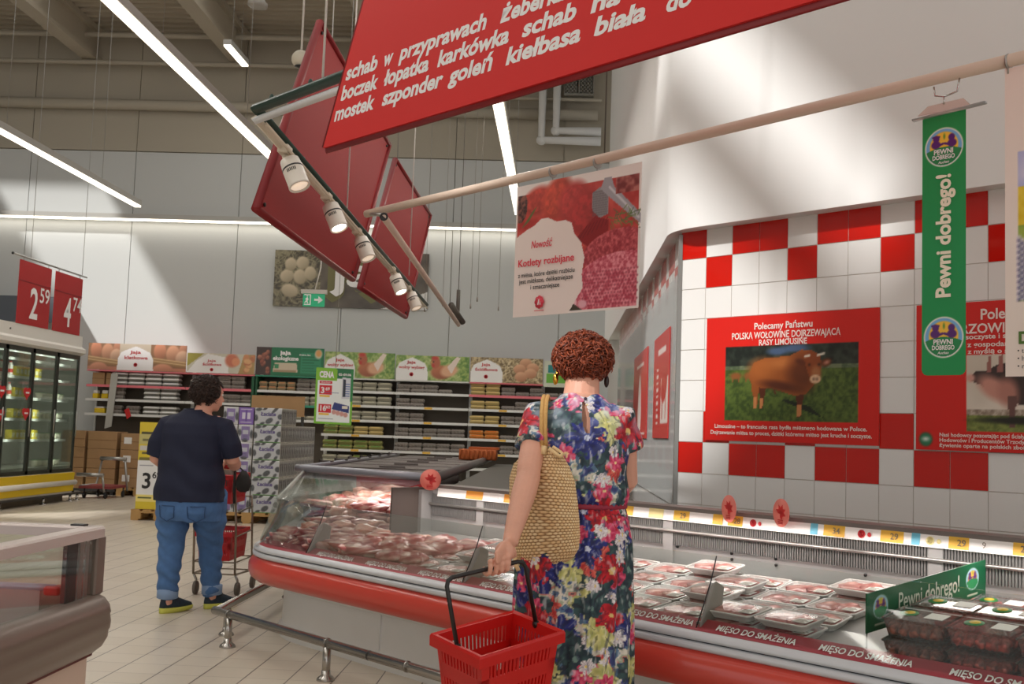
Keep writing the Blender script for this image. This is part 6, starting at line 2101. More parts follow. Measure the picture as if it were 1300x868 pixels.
# red hanging price cards above the cabinet
rd = thing('sign_rod', 'thin grey rod hanging above the glass-door cabinet and carrying two red price cards', 'rod', (XF, 15.8, 3.5))
m = MB(); m.tube([(XF, 14.68, 3.51), (XF, 17.07, 3.51)], .014, 8); m.build('rod', m_steel, rd)
m = MB(); m.ell((XF, 14.68, 3.51), (.02, .02, .02), 8, 6); m.build('end_cap', m_black, rd)
m = MB()
for yy in (15.2, 16.9): m.tube([(XF, yy, 3.51), (XF, yy, 8.6)], .004, 5)
m.build('wire', m_steel, rd)
for y0, y1, big, sm, lb in ((14.9, 15.86, '2', '59', 'nearer red price card reading 2 59 above the glass-door cabinet'), (16.0, 16.93, '4', '74', 'farther red price card reading 4 74 above the glass-door cabinet')):
    t = thing('price_card', lb, 'price card', (XF, (y0 + y1) / 2, 3.5))
    m = MB(); m.box(XF - .006, XF + .006, y0, y1, 2.57, 3.46); s = m.build('card', M('card_red', (172, 22, 26), .5), t)
    m = MB(); m.box(XF - .002, XF + .010, y0, y1, 3.17, 3.18); m.build('fold', m_signdk, s)
    ey = Vector((0, 1, 0))
    text(big, (XF + .006, y0 + .34, 2.68), ey, EZ, .44, m_txtw, s, width=.24, bold=.02, out=.004)
    text(sm, (XF + .006, y0 + .62, 2.93), ey, EZ, .22, m_txtw, s, width=.30, bold=.01, out=.004)
    m = MB()
    for yy in (y0 + .1, y1 - .1): m.tube([(XF, yy, 3.45), (XF, yy, 3.51)], .006, 5)
    m.build('clip', m_steel, t)
# grey hand cart by the boxes
ct_ = thing('platform_trolley', 'grey tubular platform trolley standing before the cardboard boxes', 'trolley', (-7.45, 17.9, 0))
m = MB()
m.tube([(-7.62, 18.35, .63), (-7.18, 18.35, .63)], .032, 10); m.tube([(-7.72, 17.7, .38), (-7.28, 17.7, .38)], .032, 10)
m.tube([(-7.66, 17.7, .2), (-7.66, 18.35, .2), (-7.60, 18.38, .6)], .018, 8); m.tube([(-7.30, 17.7, .38), (-7.26, 17.72, .1)], .02, 8); m.tube([(-7.2, 18.35, .63), (-7.14, 18.38, .1)], .02, 8)
m.build('frame', m_steel, ct_)
m = MB(); m.box(-7.68, -7.16, 17.7, 18.4, .16, .2); m.build('platform', M('cart_board', (140, 60, 60), .6), ct_)
for x_, y_ in ((-7.6, 17.75), (-7.25, 17.75), (-7.6, 18.3), (-7.18, 18.3)):
    m = MB(); m.lathe([(.05, -.015), (.055, 0), (.05, .015)], (x_, y_, .055), (1, 0, 0), 14); m.tube([(x_, y_, .055), (x_, y_, .16)], .012, 6); m.build('castor', m_black, ct_)
# ================================================================ ISLAND FREEZER AT THE LOWER LEFT
X0, X1, Y0, Y1 = -3.1, -1.6, 0.9, 3.95
fz = thing('island_freezer', 'low glass-sided island freezer with rounded brown bumper in the lower left corner', 'freezer', (-2.3, 2.6, 0))
m = MB(); m.box(X0 + .10, X1 - .03, Y0, Y1 - .03, 0.08, 0.47)
m.build('base', M('freezer_beige', (214, 190, 172), 0.5), fz)
m = MB(); m.box(X0 + .16, X1 - .1, Y0, Y1 - .1, 0.0, 0.08); m.build('plinth', m_dark, fz)
def corner_path(x1, y1, r, xe, ys):
    pts = [(Vector((x1, ys)), Vector((-1, 0))), (Vector((x1, y1 - r)), Vector((-1, 0)))]
    for i in range(1, 9):
        a = PI / 2 * i / 8
        pts.append((Vector((x1 - r + r * math.cos(a), y1 - r + r * math.sin(a))), Vector((-math.cos(a), -math.sin(a)))))
    pts.append((Vector((xe, y1)), Vector((0, -1))))
    return pts
fp = corner_path(X1, Y1, 0.06, X0, Y0)
m = MB()
sweep(m, [(0.03, 0.665), (-0.005, 0.662), (-0.028, 0.650), (-0.044, 0.628), (-0.050, 0.60), (-0.047, 0.598), (-0.052, 0.57), (-0.050, 0.545), (-0.046, 0.542), (-0.044, 0.515), (-0.028, 0.485), (0.0, 0.462), (0.03, 0.455), (0.06, 0.5), (0.06, 0.64)], path=fp)
m.build('bumper', M('freezer_bumper_brown', (124, 108, 98), 0.35, 0.25), fz)
m = MB(); sweep(m, [(0.004, 0.452), (0.004, 0.462), (0.03, 0.462), (0.03, 0.452)], path=fp, smooth=False)
m.build('bumper_seam', M('seam_maroon', (96, 36, 34), 0.5), fz)
m = MB()
sweep(m, [(0.0, 0.862), (0.0, 0.893), (0.006, 0.90), (0.06, 0.90), (0.066, 0.893), (0.066, 0.862)], path=corner_path(X1 + .005, Y1 + .005, 0.04, X0, Y0), smooth=False)
m.box(X0, X0 + .06, Y0, Y1, .862, .90)
m.build('rim', M('freezer_rim', (202, 190, 184), 0.35, 0.3), fz)
m = MB(); m.box(X1 - .11, X1 - .06, Y1 - .055, Y1 - .02, .9, .906); m.build('rim_clip', m_black, fz)
m = MB(); m.rbox(X1 - .035, X1 + .002, Y1 - .075, Y1 + .0, .66, .865, .006)
m.build('corner_post', M('freezer_post', (118, 104, 94), 0.4, 0.2), fz)
for nm, a, b, c_ in (('mullion', Y1 - .135, Y1 - .110, m_steel), ('mullion', Y1 - .19, Y1 - .155, m_steel), ('mullion', Y1 - .28, Y1 - .205, M('mullion_dark', (52, 54, 54), .5))):
    m = MB(); m.box(X1 - .03, X1 - .012, a, b, .66, .865); m.build(nm, c_, fz)
m = MB(); m.box(X1 - .014, X1 - .008, Y0, Y1 - .07, .66, .865); m.build('side_glass', m_glass, fz)
m = MB(); m.box(X0 + .05, X1 - .03, Y1 - .014, Y1 - .008, .66, .865); m.build('end_glass', m_glass, fz)
m = MB(); m.box(X0 + .06, X1 - .06, Y0, Y1 - .05, .47, .50); m.box(X0 + .05, X0 + .08, Y0, Y1, .47, .87)
m.build('inner_floor', M('freezer_inside', (206, 206, 206), .5), fz)
m = MB(); m.tube([(X0 + .1, Y1 - .23, .715), (X1 - .07, Y1 - .23, .708)], .012, 8)
dv = m.build('divider_bar', M('divider_bar_blue', (196, 206, 226), .3, .3), fz)
m = MB(); m.box(X0 + .1, X1 - .12, Y1 - .235, Y1 - .225, .5, .705)
m.build('divider_wall', M('divider_wall', (190, 170, 166), .5), dv)
m = MB(); m.rbox(X1 - .10, X1 - .045, Y1 - .26, Y1 - .20, .685, .715, .006); m.build('divider_clip', m_red, dv)
r3 = random.Random(5)
for i in range(9):
    x_, y_ = X1 - .16 - .23 * (i % 3), Y1 - .62 - .30 * (i // 3)
    t = thing('frozen_pack', 'red and white frozen food bag in the %s row inside the island freezer' % ('first', 'second', 'third')[i // 3], 'food pack', (x_, y_, .50), 0, 'frozen food bags in the %s row' % ('first', 'second', 'third')[i // 3])
    m = MB()
    rings = []
    for k_ in range(7):
        s_ = k_ / 6
        th_ = .012 + .045 * math.sin(PI * s_)
        rings.append([(x_ + (.10 if j in (0, 1, 7) else -.10 if j in (3, 4, 5) else 0) * 1.0, y_ - .13 + .26 * s_, .505 + th_ * (1 + (1 if j in (1, 2, 3) else -1 if j in (5, 6, 7) else 0)) ) for j in range(8)])
    m.loft(rings); m.build('bag', M('pack_crimson', (176, 30, 40), .3) if i % 2 else M('pack_rose', (222, 190, 190), .3), t)
    m = MB(); m.box(x_ - .06, x_ + .06, y_ - .05, y_ + .05, .602, .608); m.build('print', m_wpaper if i % 2 else m_txtr, t)

# ================================================================ CHROME GUARD RAIL ON THE FLOOR
gr = thing('guard_rail', 'chrome tubular guard rail on short posts on the floor before the meat case', 'rail', (-1.96, 6.52, 0))
m_gr = M('rail_chrome', (176, 172, 166), 0.22, 0.95)
zr = 0.185
k0 = Vector((-1.96, 6.52, zr)); dr = Vector((Q, -Q, 0))
m = MB(); m.tube([k0 - dr * .015, k0 + dr * 5.6], 0.024, 14); m.build('front_tube', m_gr, gr)
m = MB(); m.tube([k0 + Vector((0.005, 0, -.002)), k0 + Vector((0.005, 5.9, -.002))], 0.024, 14); m.build('side_tube', m_gr, gr)
m = MB()
for s in (0.16, 1.18, 1.85, 2.25, 3.3, 4.3): m.lathe([(.0255, -.006), (.0275, -.004), (.0275, .004), (.0255, .006)], k0 + dr * s, dr, 14)
m.build('joint_ring', M('rail_chrome_ring', (150, 146, 140), 0.25, 0.95), gr)
m = MB(); m.lathe([(.0248, -.002), (.0248, .002)], k0 + dr * 1.55, dr, 14); m.build('tube_seam', m_black, gr)
posts = [k0 + dr * s for s in (0.16, 1.18, 2.22, 3.3, 4.3)] + [k0 + Vector((0.0, s, 0)) for s in (0.24, 1.8, 3.6, 5.4)]
for p in posts:
    m = MB(); m.lathe([(.021, .012), (.021, zr - .018)], (p.x, p.y, 0), (0, 0, 1), 14)
    po = m.build('post', m_gr, gr)
    m = MB(); m.lathe([(.047, 0), (.047, .006), (.040, .016), (.024, .028), (.022, .05)], (p.x, p.y, 0.0), (0, 0, 1), 18)
    m.build('base_flange', m_gr, po)
# ================================================================ PEOPLE
m_skin = M('skin', (222, 164, 140), 0.5, var=0.05, vscale=18, bump=0.12, bscale=120)
m_skin.node_tree.nodes['Principled BSDF'].inputs['Subsurface Weight'].default_value = 0.08
m_skin.node_tree.nodes['Principled BSDF'].inputs['Subsurface Radius'].default_value = (0.02, 0.008, 0.005)

def ering(cx, cy, z, rx, ry, n=28, e=2.0):
    r = []
    for j in range(n):
        a = 2 * PI * j / n
        c, s = math.cos(a), math.sin(a)
        r.append((cx + rx * math.copysign(abs(c) ** (2 / e), c), cy + ry * math.copysign(abs(s) ** (2 / e), s), z))
    return r
def place(v, off):
    return v + np.array(off)[None]

def fingers(mb, bar, d, o, wrist, thumb_side=1, r=0.0086):
    """a fist closed round a bar: palm from the wrist, four bent fingers of unequal length, thumb"""
    bar, d, o, wrist = Vector(bar), Vector(d).normalized(), Vector(o).normalized(), Vector(wrist)
    z = Vector((0, 0, 1))
    kn = bar + o * 0.020 + z * 0.030
    mid = wrist * 0.45 + kn * 0.55 + o * 0.004
    mb.tube([wrist, mid, kn, bar + o * 0.024 + z * 0.012], [(0.020, 0.027), (0.017, 0.038), (0.013, 0.043), (0.004, 0.036)], 14)
    mb.ell(mid, (0.034, 0.026, 0.036), 12, 8)
    for s, ln in ((-0.0345, 0.82), (-0.0115, 0.95), (0.0115, 1.0), (0.0345, 0.92)):
        b = bar + d * s
        pts = [b + o * 0.018 + z * 0.032, b + o * 0.0245 + z * 0.010, b + o * 0.020 - z * 0.012 * ln, b - z * 0.021 * ln, b - o * 0.018 * ln - z * 0.012, b - o * 0.020 * ln + z * 0.006]
        k = r * (0.9 if abs(s) > .02 and s < 0 else 1)
        mb.tube(pts, [k * 1.1, k * 1.12, k, k * 1.04, k * .92, k * .75], 10)
        mb.ell(b + o * 0.024 + z * 0.029, (k * 1.22,) * 3, 10, 6)
    t0 = mid + d * (0.030 * thumb_side)
    mb.tube([t0, t0 + d * 0.016 * thumb_side - z * 0.020 - o * 0.012, bar + d * 0.040 * thumb_side - o * 0.022 + z * 0.010, bar + d * 0.022 * thumb_side - o * 0.026 - z * 0.004], [0.013, 0.0125, 0.010, 0.007], 10)

def head_face(mb, c, fwd, R=0.072, H=0.108, D=0.092):
    """head with jaw, nose, ears; c = centre of the skull, fwd = where it looks"""
    f = Vector(fwd).normalized()
    s = Vector((f.y, -f.x, 0)).normalized()
    u = s.cross(f).normalized()
    c = Vector(c)
    T = lambda a, b, h: c + s * a + f * b + u * h
    rings = []
    n = 20
    for h, rx, ry, fo in ((-1.12, .30, .34, .42), (-1.04, .48, .52, .34), (-.9, .62, .70, .22), (-.7, .74, .86, .10), (-.45, .86, .95, .04), (-.15, .95, 1.0, .0), (.15, 1.0, 1.03, -.03), (.45, .96, .98, -.04), (.7, .80, .82, -.05), (.88, .55, .56, -.05), (.97, .28, .28, -.04), (1.0, .06, .06, -.04)):
        rings.append([tuple(T(R * rx * math.cos(2 * PI * j / n), D * ry * math.sin(2 * PI * j / n) + fo * D, H * h)) for j in range(n)])
    mb.loft(rings)
    mb.tube([T(0, D * .98, H * .0), T(0, D * 1.10, -H * .22), T(0, D * 1.20, -H * .36), T(0, D * 1.02, -H * .40)], [.008, .011, .014, .010], 8)
    for a in (-.014, .014): mb.ell(T(a, D * 1.06, -H * .36), (.008, .008, .007), 8, 6)
    mb.tube([T(-.022, D * .99, -H * .60), T(0, D * 1.08, -H * .58), T(.022, D * .99, -H * .60)], [.005, .008, .005], 8)
    mb.tube([T(-.018, D * .98, -H * .68), T(0, D * 1.07, -H * .69), T(.018, D * .98, -H * .68)], [.005, .008, .005], 8)
    for a in (-1, 1):
        mb.tube([T(a * .05, D * .80, H * .14), T(a * .028, D * .96, H * .18), T(a * .012, D * .99, H * .13)], [.006, .008, .006], 8)
        mb.tube([T(a * R * .93, -D * .02, H * .12), T(a * R * 1.10, -D * .12, H * .10), T(a * R * 1.12, -D * .13, -H * .12), T(a * R * 1.0, -D * .02, -H * .36)], [(.006, .010), (.006, .016), (.006, .014), (.005, .008)], 8)
    return T
def eyes(T, D, H, parent):
    for a in (-.030, .030):
        m = MB(); m.ell(tuple(T(a, D * .895, -H * .0)), (.011, .011, .009), 12, 8)
        e = m.build('eye', M('eye_white', (232, 228, 222), .2), parent)
        m = MB(); m.ell(tuple(T(a, D * .995, -H * .0)), (.0055, .0035, .0055), 10, 6)
        m.build('iris', M('iris_brown', (70, 46, 30), .15), e)

def hair_mesh(name, c, rad, parent, mat_cols, seed, strands, ln, curl, ymask=None, low=-0.75, taper=0.0):
    """cap of hair with loose curling locks"""
    r = random.Random(seed)
    c = Vector(c)
    m = MB()
    n, k = 36, 22
    off = Vector((seed, seed * 2.3, 0))
    cA, cB = [np.array(srgb(q_)) for q_ in mat_cols]
    vs, cs, fs = [], [], []
    def shade(p):
        t = min(1, max(0, .5 + .9 * mnoise.noise(p * 38 + off)))
        return tuple(cA * (1 - t) + cB * t) + (1,)
    for i in range(k + 1):
        t = PI * (i + .02) / (k + .04) 
        for j in range(n):
            a = 2 * PI * j / n
            d = Vector((math.sin(t) * math.cos(a), math.sin(t) * math.sin(a), math.cos(t)))
            kk = 1 + .05 * mnoise.noise(d * 4 + off) + .045 * mnoise.noise(d * 11 + off)
            tp = 1 - taper * max(0, -d.z - .15)
            p = Vector((d.x * rad[0] * tp, d.y * rad[1] * tp, max(d.z, low) * rad[2])) * kk
            vs.append(tuple(c + p)); cs.append(shade(p))
    for i in range(k):
        for j in range(n):
            a, b = i * n + j, i * n + (j + 1) % n
            fs.append((a, b, b + n, a + n))
    m.add(vs, fs, True, cs)
    for q_ in range(strands):
        while True:
            d = Vector((r.gauss(0, 1), r.gauss(0, 1), r.gauss(0, 1))).normalized()
            if d.z > low and (ymask is None or ymask(d)): break
        tp = 1 - taper * max(0, -d.z - .15)
        p = c + Vector((d.x * rad[0] * tp, d.y * rad[1] * tp, d.z * rad[2])) * .95
        t1 = (Vector((r.gauss(0, 1), r.gauss(0, 1), r.gauss(0, .6) - .5))); t1 -= d * t1.dot(d); t1.normalize()
        t2 = d.cross(t1)
        pts = []
        L = ln * r.uniform(.6, 1.3)
        ph = r.uniform(0, 6)
        for i in range(6):
            s = i / 5
            pts.append(p + d * (L * .42 * math.sin(s * 2.2)) + t1 * (L * .9 * s) + t2 * (curl * math.sin(ph + 4 * s)))
        w = r.uniform(.0018, .0042)
        n0 = len(m.v)
        m.tube(pts, [w, w, w, w * .9, w * .7, w * .3], 4)
        col = shade((p - c) + Vector((q_ * .01, 0, 0)))
        m.c[n0:] = [col] * (len(m.v) - n0)
    return m.build(name, MV('hair_' + name, 0.42, spec=.4), parent, colors=True)

# ---------------------------------------------------------------- the woman in the floral dress
WX, WY = 0.09, 4.10
w1 = thing('person', 'red-haired woman in a bright floral dress seen from behind, holding a red basket', 'person', (WX, WY, 0))
OFF = Matrix.Translation((WX, WY, 0))
DB = Vector((-0.094, 3.90, 0.842)) - Vector((-0.35, 3.72, 0.79))      # basket handle direction
BKS = 0.96
def near(p): return Vector((p[0] * BKS, p[1] * BKS, CAMZ + (p[2] - CAMZ) * BKS))
BAR = near((-0.190, 3.832, 0.8222))
o_out = Vector((DB.y, -DB.x, 0)).normalized()
Lb = lambda p: Vector(p) - Vector((WX, WY, 0))
bar_l = Lb(BAR)
mb = MB(OFF)
# trunk and legs (under the dress), neck, head
mb.loft([ering(0, .0, z, rx, ry) for z, rx, ry in ((.62, .17, .13), (.80, .195, .145), (.92, .185, .135), (1.03, .15, .105), (1.15, .15, .105), (1.26, .165, .115), (1.32, .150, .092), (1.37, .112, .072), (1.41, .070, .055), (1.435, .056, .052))])
mb.tube([(0, .015, 1.39), (.004, .035, 1.45), (.008, .07, 1.53)], [(.062, .072), (.060, .066), (.06, .062)], 16)
fwd1 = Vector((.22, .90, -.30))
T1 = head_face(mb, (.010, .085, 1.555), fwd1)
sh_l, el_l, wr_l = (-.150, -.01, 1.335), (-.180, -.175, 1.130), (-.230, -.345, .912)
mb.tube([(-.10, 0, 1.34), sh_l, (-.168, -.09, 1.24), (-.180, -.160, 1.155), el_l, (-.192, -.215, 1.08), (-.212, -.280, .995), (-.226, -.328, .935), wr_l],
        [.045, .050, .046, .043, .043, .044, .036, (.025, .029), (.020, .028)], 16)
mb.ell((-.178, -.205, 1.128), (.022, .016, .024), 10, 8)
fingers(mb, bar_l, DB, o_out, wr_l, 1)
sh_r, el_r, wr_r = (.150, 0, 1.345), (.182, .055, 1.12), (.13, .27, 1.05)
mb.tube([(.10, 0, 1.36), sh_r, (.170, .03, 1.24), el_r, (.165, .15, 1.085), wr_r], [.045, .050, .045, .041, .038, .027], 16)
fingers(mb, (.10, .335, 1.03), (1, .1, 0), (.1, .3, .9), wr_r, -1)
for sx in (-1, 1):
    mb.tube([(sx * .09, 0, .80), (sx * .095, .01, .62), (sx * .095, .0, .47), (sx * .095, -.02, .30), (sx * .10, -.01, .12), (sx * .10, .0, .06)], [.095, .075, .058, .056, .036, .036], 16)
    mb.tube([(sx * .10, -.03, .045), (sx * .105, .06, .04), (sx * .11, .15, .025), (sx * .11, .19, .02)], [(.028, .032), (.028, .038), (.018, .042), (.012, .030)], 14)
v_, f_, n_ = remeshed(mb, 0.0034, 2)
mesh_obj('body', v_, f_, m_skin, w1)
eyes(lambda a, b, c: Vector((WX, WY, 0)) + T1(a, b, c), .092, .108, w1)
# shoes
for sx in (-1, 1):
    m = MB(OFF)
    m.loft([ering(sx * .108, .065, z, rx, ry, 20) for z, rx, ry in ((0, .040, .125), (.018, .044, .132), (.03, .043, .130), (.045, .038, .11), (.06, .03, .075))])
    m.build('shoe', M('sandal_tan', (170, 130, 96), .6), w1)
# dress
mb = MB(OFF)
mb.loft([ering(cx, cy, z, rx, ry, 40, 2.2) for z, cx, cy, rx, ry in ((.26, -.005, .0, .225, .185), (.45, -.005, 0, .218, .180), (.62, -.005, 0, .214, .176), (.80, -.004, 0, .212, .172), (.90, 0, 0, .206, .166), (.975, 0, 0, .192, .148), (1.012, 0, 0, .178, .134), (1.030, 0, 0, .172, .128), (1.040, 0, 0, .180, .136), (1.065, 0, 0, .188, .144), (1.12, 0, 0, .182, .138), (1.20, 0, 0, .180, .136), (1.27, 0, 0, .184, .134), (1.325, 0, 0, .182, .122), (1.365, 0, .002, .162, .104), (1.395, 0, .006, .128, .085), (1.418, 0, .012, .092, .072), (1.434, 0, .018, .072, .066))])
for sx in (-1, 1):
    mb.tube([(sx * .10, 0, 1.355), (sx * .148, -.012 if sx < 0 else 0, 1.338), (sx * .168, -.070 if sx < 0 else .012, 1.275), (sx * .176, -.104 if sx < 0 else .022, 1.240)], [.058, .068, .064, .061], 20)
v_, f_, n_ = remeshed(mb, 0.0042, 3)
vl = v_ - np.array((WX, WY, 0))
# soft vertical folds and gathers at the waist
th = np.arctan2(vl[:, 1], vl[:, 0])
low_ = np.clip((1.01 - vl[:, 2]) / .25, 0, 1)
amp = low_ * .0075 * np.sin(th * 13 + 1.5 * np.sin(vl[:, 2] * 5) + .7) + low_ * .005 * np.sin(th * 23 + 2 * vl[:, 2])
gat = np.exp(-((vl[:, 2] - 1.03) / .05) ** 2) * .0035 * np.sin(th * 46)
up_ = np.clip((vl[:, 2] - 1.05) / .1, 0, 1) * .004 * np.sin(vl[:, 2] * 42 + 9 * vl[:, 0] + 3 * np.sin(vl[:, 0] * 20))
vl2 = vl + n_ * (amp + gat + up_)[:, None]
# printed flowers
rngd = np.random.default_rng(5)
N = len(vl)
def vnoise(p, sc, seed):
    return np.array([mnoise.noise(Vector(q_) * sc + Vector((seed, seed * .7, 0))) for q_ in p])
na = vnoise(vl, 26, 3); nb2 = vnoise(vl, 60, 9); nc_ = vnoise(vl * np.array((1, 1, .35)), 90, 15)
base = np.zeros((N, 3))
pal = np.array([(58, 66, 118), (212, 204, 190), (88, 116, 142), (168, 176, 150), (196, 120, 110), (34, 40, 62)], float)
idx = np.digitize(na * .7 + nb2 * .45, (-.32, -.10, .06, .22, .38))
order = np.array((0, 2, 1, 3, 4, 5))
base = pal[order[idx]]
base = base * (1 + .22 * nc_[:, None])
def flower(ci, R, kind):
    c, nn = vl[ci], n_[ci]
    d = vl - c
    near = np.where((np.abs(d).max(1) < R * 1.1) & ((n_ @ nn) > .1))[0]
    if len(near) == 0: return
    d = d[near]
    e1 = np.cross(nn, (0, 0, 1.0)); e1 /= np.linalg.norm(e1) + 1e-9
    e2 = np.cross(e1, nn)
    x, y = d @ e1 + .010 * na[near] , d @ e2 + .010 * nb2[near]
    ph = rngd.uniform(0, 6.28)
    a = np.arctan2(y, x) + ph
    r = np.hypot(x, y)
    k = {'red': 5, 'blue': 7, 'pink': 6, 'coral': 5, 'leaf': 3, 'cream': 4, 'white': 6}[kind]
    lim = R * (.60 + .40 * np.abs(np.cos(a * k / 2))) * (1 + .35 * nb2[near] + .25 * na[near])
    msk = r < lim
    t = r / lim
    A = {'red': ((206, 30, 44), (150, 14, 30)), 'blue': ((40, 50, 130), (26, 30, 84)), 'pink': ((226, 88, 120), (190, 40, 84)), 'coral': ((224, 110, 92), (196, 60, 60)), 'leaf': ((58, 84, 84), (34, 50, 60)), 'cream': ((222, 216, 150), (176, 176, 104)), 'white': ((236, 232, 230), (206, 190, 196))}[kind]
    s = np.clip(.5 + .5 * np.cos(a * k) + .3 * np.sin(t * 9 + ph), 0, 1)[:, None]
    col = np.array(A[0]) * s + np.array(A[1]) * (1 - s)
    vein = (np.abs(np.sin(a * k / 2)) < .16) & (t > .25)
    col[vein] = np.array(A[1]) * .7 + np.array((236, 230, 230)) * (.35 if kind in ('blue', 'pink') else .08)
    cen = r < R * .16
    col[cen] = {'red': (226, 190, 120), 'blue': (206, 210, 230), 'pink': (240, 206, 150), 'coral': (240, 220, 190), 'leaf': (110, 140, 130), 'cream': (206, 200, 120), 'white': (230, 200, 90)}[kind]
    base[near[msk]] = col[msk]
cand = rngd.permutation(N)
kinds = ['leaf', 'blue', 'cream', 'leaf', 'white', 'coral', 'pink', 'leaf', 'white', 'coral', 'pink', 'cream', 'blue', 'red', 'pink', 'white']
lastp = []
for ki, kd in enumerate(kinds):
    cnt, R, gap = {'leaf': (44, .062, .06), 'cream': (18, .056, .14), 'white': (34, .026, .06), 'coral': (22, .042, .10), 'pink': (26, .040, .09), 'blue': (24, .066, .13), 'red': (20, .064, .15)}[kd]
    pts_ = []
    for ci in rngd.permutation(N)[:4000]:
        p = vl[ci]
        if all(np.linalg.norm(p - q_) > gap for q_ in pts_):
            pts_.append(p); flower(ci, R * rngd.uniform(.8, 1.2), kd)
            if len(pts_) >= cnt: break
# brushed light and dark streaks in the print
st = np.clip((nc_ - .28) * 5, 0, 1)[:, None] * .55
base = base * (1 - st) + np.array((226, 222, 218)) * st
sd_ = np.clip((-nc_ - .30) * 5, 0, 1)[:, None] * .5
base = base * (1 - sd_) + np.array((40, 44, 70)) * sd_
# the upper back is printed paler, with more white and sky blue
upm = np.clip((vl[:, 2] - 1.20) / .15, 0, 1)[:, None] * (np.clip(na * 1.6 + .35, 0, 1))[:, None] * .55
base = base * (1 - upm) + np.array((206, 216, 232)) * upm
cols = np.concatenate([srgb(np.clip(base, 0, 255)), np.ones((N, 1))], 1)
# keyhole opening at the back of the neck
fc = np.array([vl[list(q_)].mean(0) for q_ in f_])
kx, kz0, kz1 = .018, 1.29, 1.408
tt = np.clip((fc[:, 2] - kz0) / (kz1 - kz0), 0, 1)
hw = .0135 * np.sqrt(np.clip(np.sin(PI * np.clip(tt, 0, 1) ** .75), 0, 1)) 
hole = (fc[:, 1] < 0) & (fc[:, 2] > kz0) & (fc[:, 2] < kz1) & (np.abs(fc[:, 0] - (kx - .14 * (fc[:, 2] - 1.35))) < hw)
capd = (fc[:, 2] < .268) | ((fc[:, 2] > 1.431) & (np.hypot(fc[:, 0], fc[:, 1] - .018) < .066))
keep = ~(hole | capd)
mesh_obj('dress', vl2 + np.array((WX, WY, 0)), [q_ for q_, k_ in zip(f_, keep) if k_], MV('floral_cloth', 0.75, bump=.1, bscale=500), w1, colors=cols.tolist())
m = MB(OFF); m.ell((.016, -.062, 1.417), (.006, .005, .006), 10, 8); m.build('neck_button', M('button_dark', (60, 40, 60), .4), w1)
m = MB(OFF)
m.tube([ (0.178 * math.cos(a), .134 * math.sin(a), 1.03) for a in np.linspace(0, 2 * PI, 40)], (.006, .010), 8)
m.build('waistband', M('waist_red', (150, 40, 62), .7), w1)
hair_mesh('hair', (WX + .006, WY + .064, 1.572), (.100, .116, .090), w1, ((70, 26, 16), (164, 78, 46)), 3, 3000, .038, .006, low=-.92, taper=.34)
# earrings
m = MB(OFF)
m.tube([(-.092 + .004 * math.sin(a), .085 + .013 * math.cos(a), 1.500 + .020 * math.sin(a) * 1.2) for a in np.linspace(0, 2 * PI, 20)], .0065, 8)
m.ell((-.095, .07, 1.492), (.011, .013, .022), 12, 8)
m.build('gold_earring', M('gold', (226, 178, 70), .22, 1.0), w1)
m = MB(OFF); m.ell((.098, .085, 1.490), (.010, .012, .024), 12, 8); m.build('dark_earring', M('earring_dark', (40, 26, 24), .3), w1)

# ---------------------------------------------------------------- straw bag on her left shoulder
bag = thing('straw_bag', 'woven straw shoulder bag hanging behind the arm of the woman in the floral dress', 'bag', (WX - .12, WY - .1, .83))
prof = [(1.232, -.150, -.098), (1.222, -.178, -.078), (1.205, -.205, -.058), (1.17, -.238, -.036), (1.12, -.252, -.016), (1.05, -.250, -.004), (.98, -.243, .004), (.91, -.232, .008), (.865, -.222, .004), (.838, -.207, -.012), (.822, -.190, -.034), (.816, -.165, -.06)]
pz = np.array([p[0] for p in prof])[::-1]; pl_ = np.array([p[1] for p in prof])[::-1]; pr_ = np.array([p[2] for p in prof])[::-1]
NA, NZ = 240, 210
SA, SZ = 46, 38
zz = np.linspace(1.232, .816, NZ)
L_, R_ = np.interp(zz, pz, pl_), np.interp(zz, pz, pr_)
A_ = np.linspace(0, 2 * PI, NA, endpoint=False)
cx, hw_ = (L_ + R_) / 2, (R_ - L_) / 2
th_ = .010 + .030 * np.sin(np.clip((1.232 - zz) / .416, 0, 1) * PI) ** .6 + .012 * np.clip((1.15 - zz) / .2, 0, 1) * np.clip((zz - .816) / .05, 0, 1)
ca, sa = np.cos(A_), np.sin(A_)
XX = cx[:, None] + hw_[:, None] * np.sign(ca) * np.abs(ca) ** .75
YY0 = -.035 - .150 * (XX + .25) / .25
row_ = (1.232 - zz) / .416 * SZ
colp = A_ / (2 * PI) * SA
rj, ri = np.meshgrid(colp, row_)
stag = (np.floor(ri) % 2) * .5
u_ = (rj + stag) % 1 - .5
w_ = ri % 1 - .5
bumpv = np.sqrt(np.clip(1 - (u_ / .5) ** 2 * .9 - (w_ / .5) ** 2 * .9, 0, 1))
YY = YY0 + th_[:, None] * sa[None]
nx, ny = (hw_[:, None] * 0 + ca[None] * .3), sa[None]
disp = (bumpv - .5) * .0065
XX = XX + nx * disp; YY = YY + ny * disp
sagz = -.022 * (XX + .12) / .13 * np.clip((zz - .9)[:, None] * -8 + 1, 0, 1) * -1
V = np.stack([XX, YY, zz[:, None] + 0 * XX + sagz], -1).reshape(-1, 3) + np.array((WX, WY, 0))
rs_ = np.random.default_rng(2)
tone = rs_.random((SZ + 2, SA + 2))
tn = tone[np.clip(np.floor(ri).astype(int), 0, SZ), np.floor(rj + stag).astype(int) % SA]
mixv = np.clip(bumpv * 1.35 - .15, 0, 1)
cA, cB, cC = np.array((156, 112, 70.)), np.array((236, 200, 148.)), np.array((246, 222, 178.))
lightc = cB * (1 - tn[..., None]) + cC * tn[..., None]
colb = cA * (1 - mixv[..., None]) + lightc * mixv[..., None]
F = []
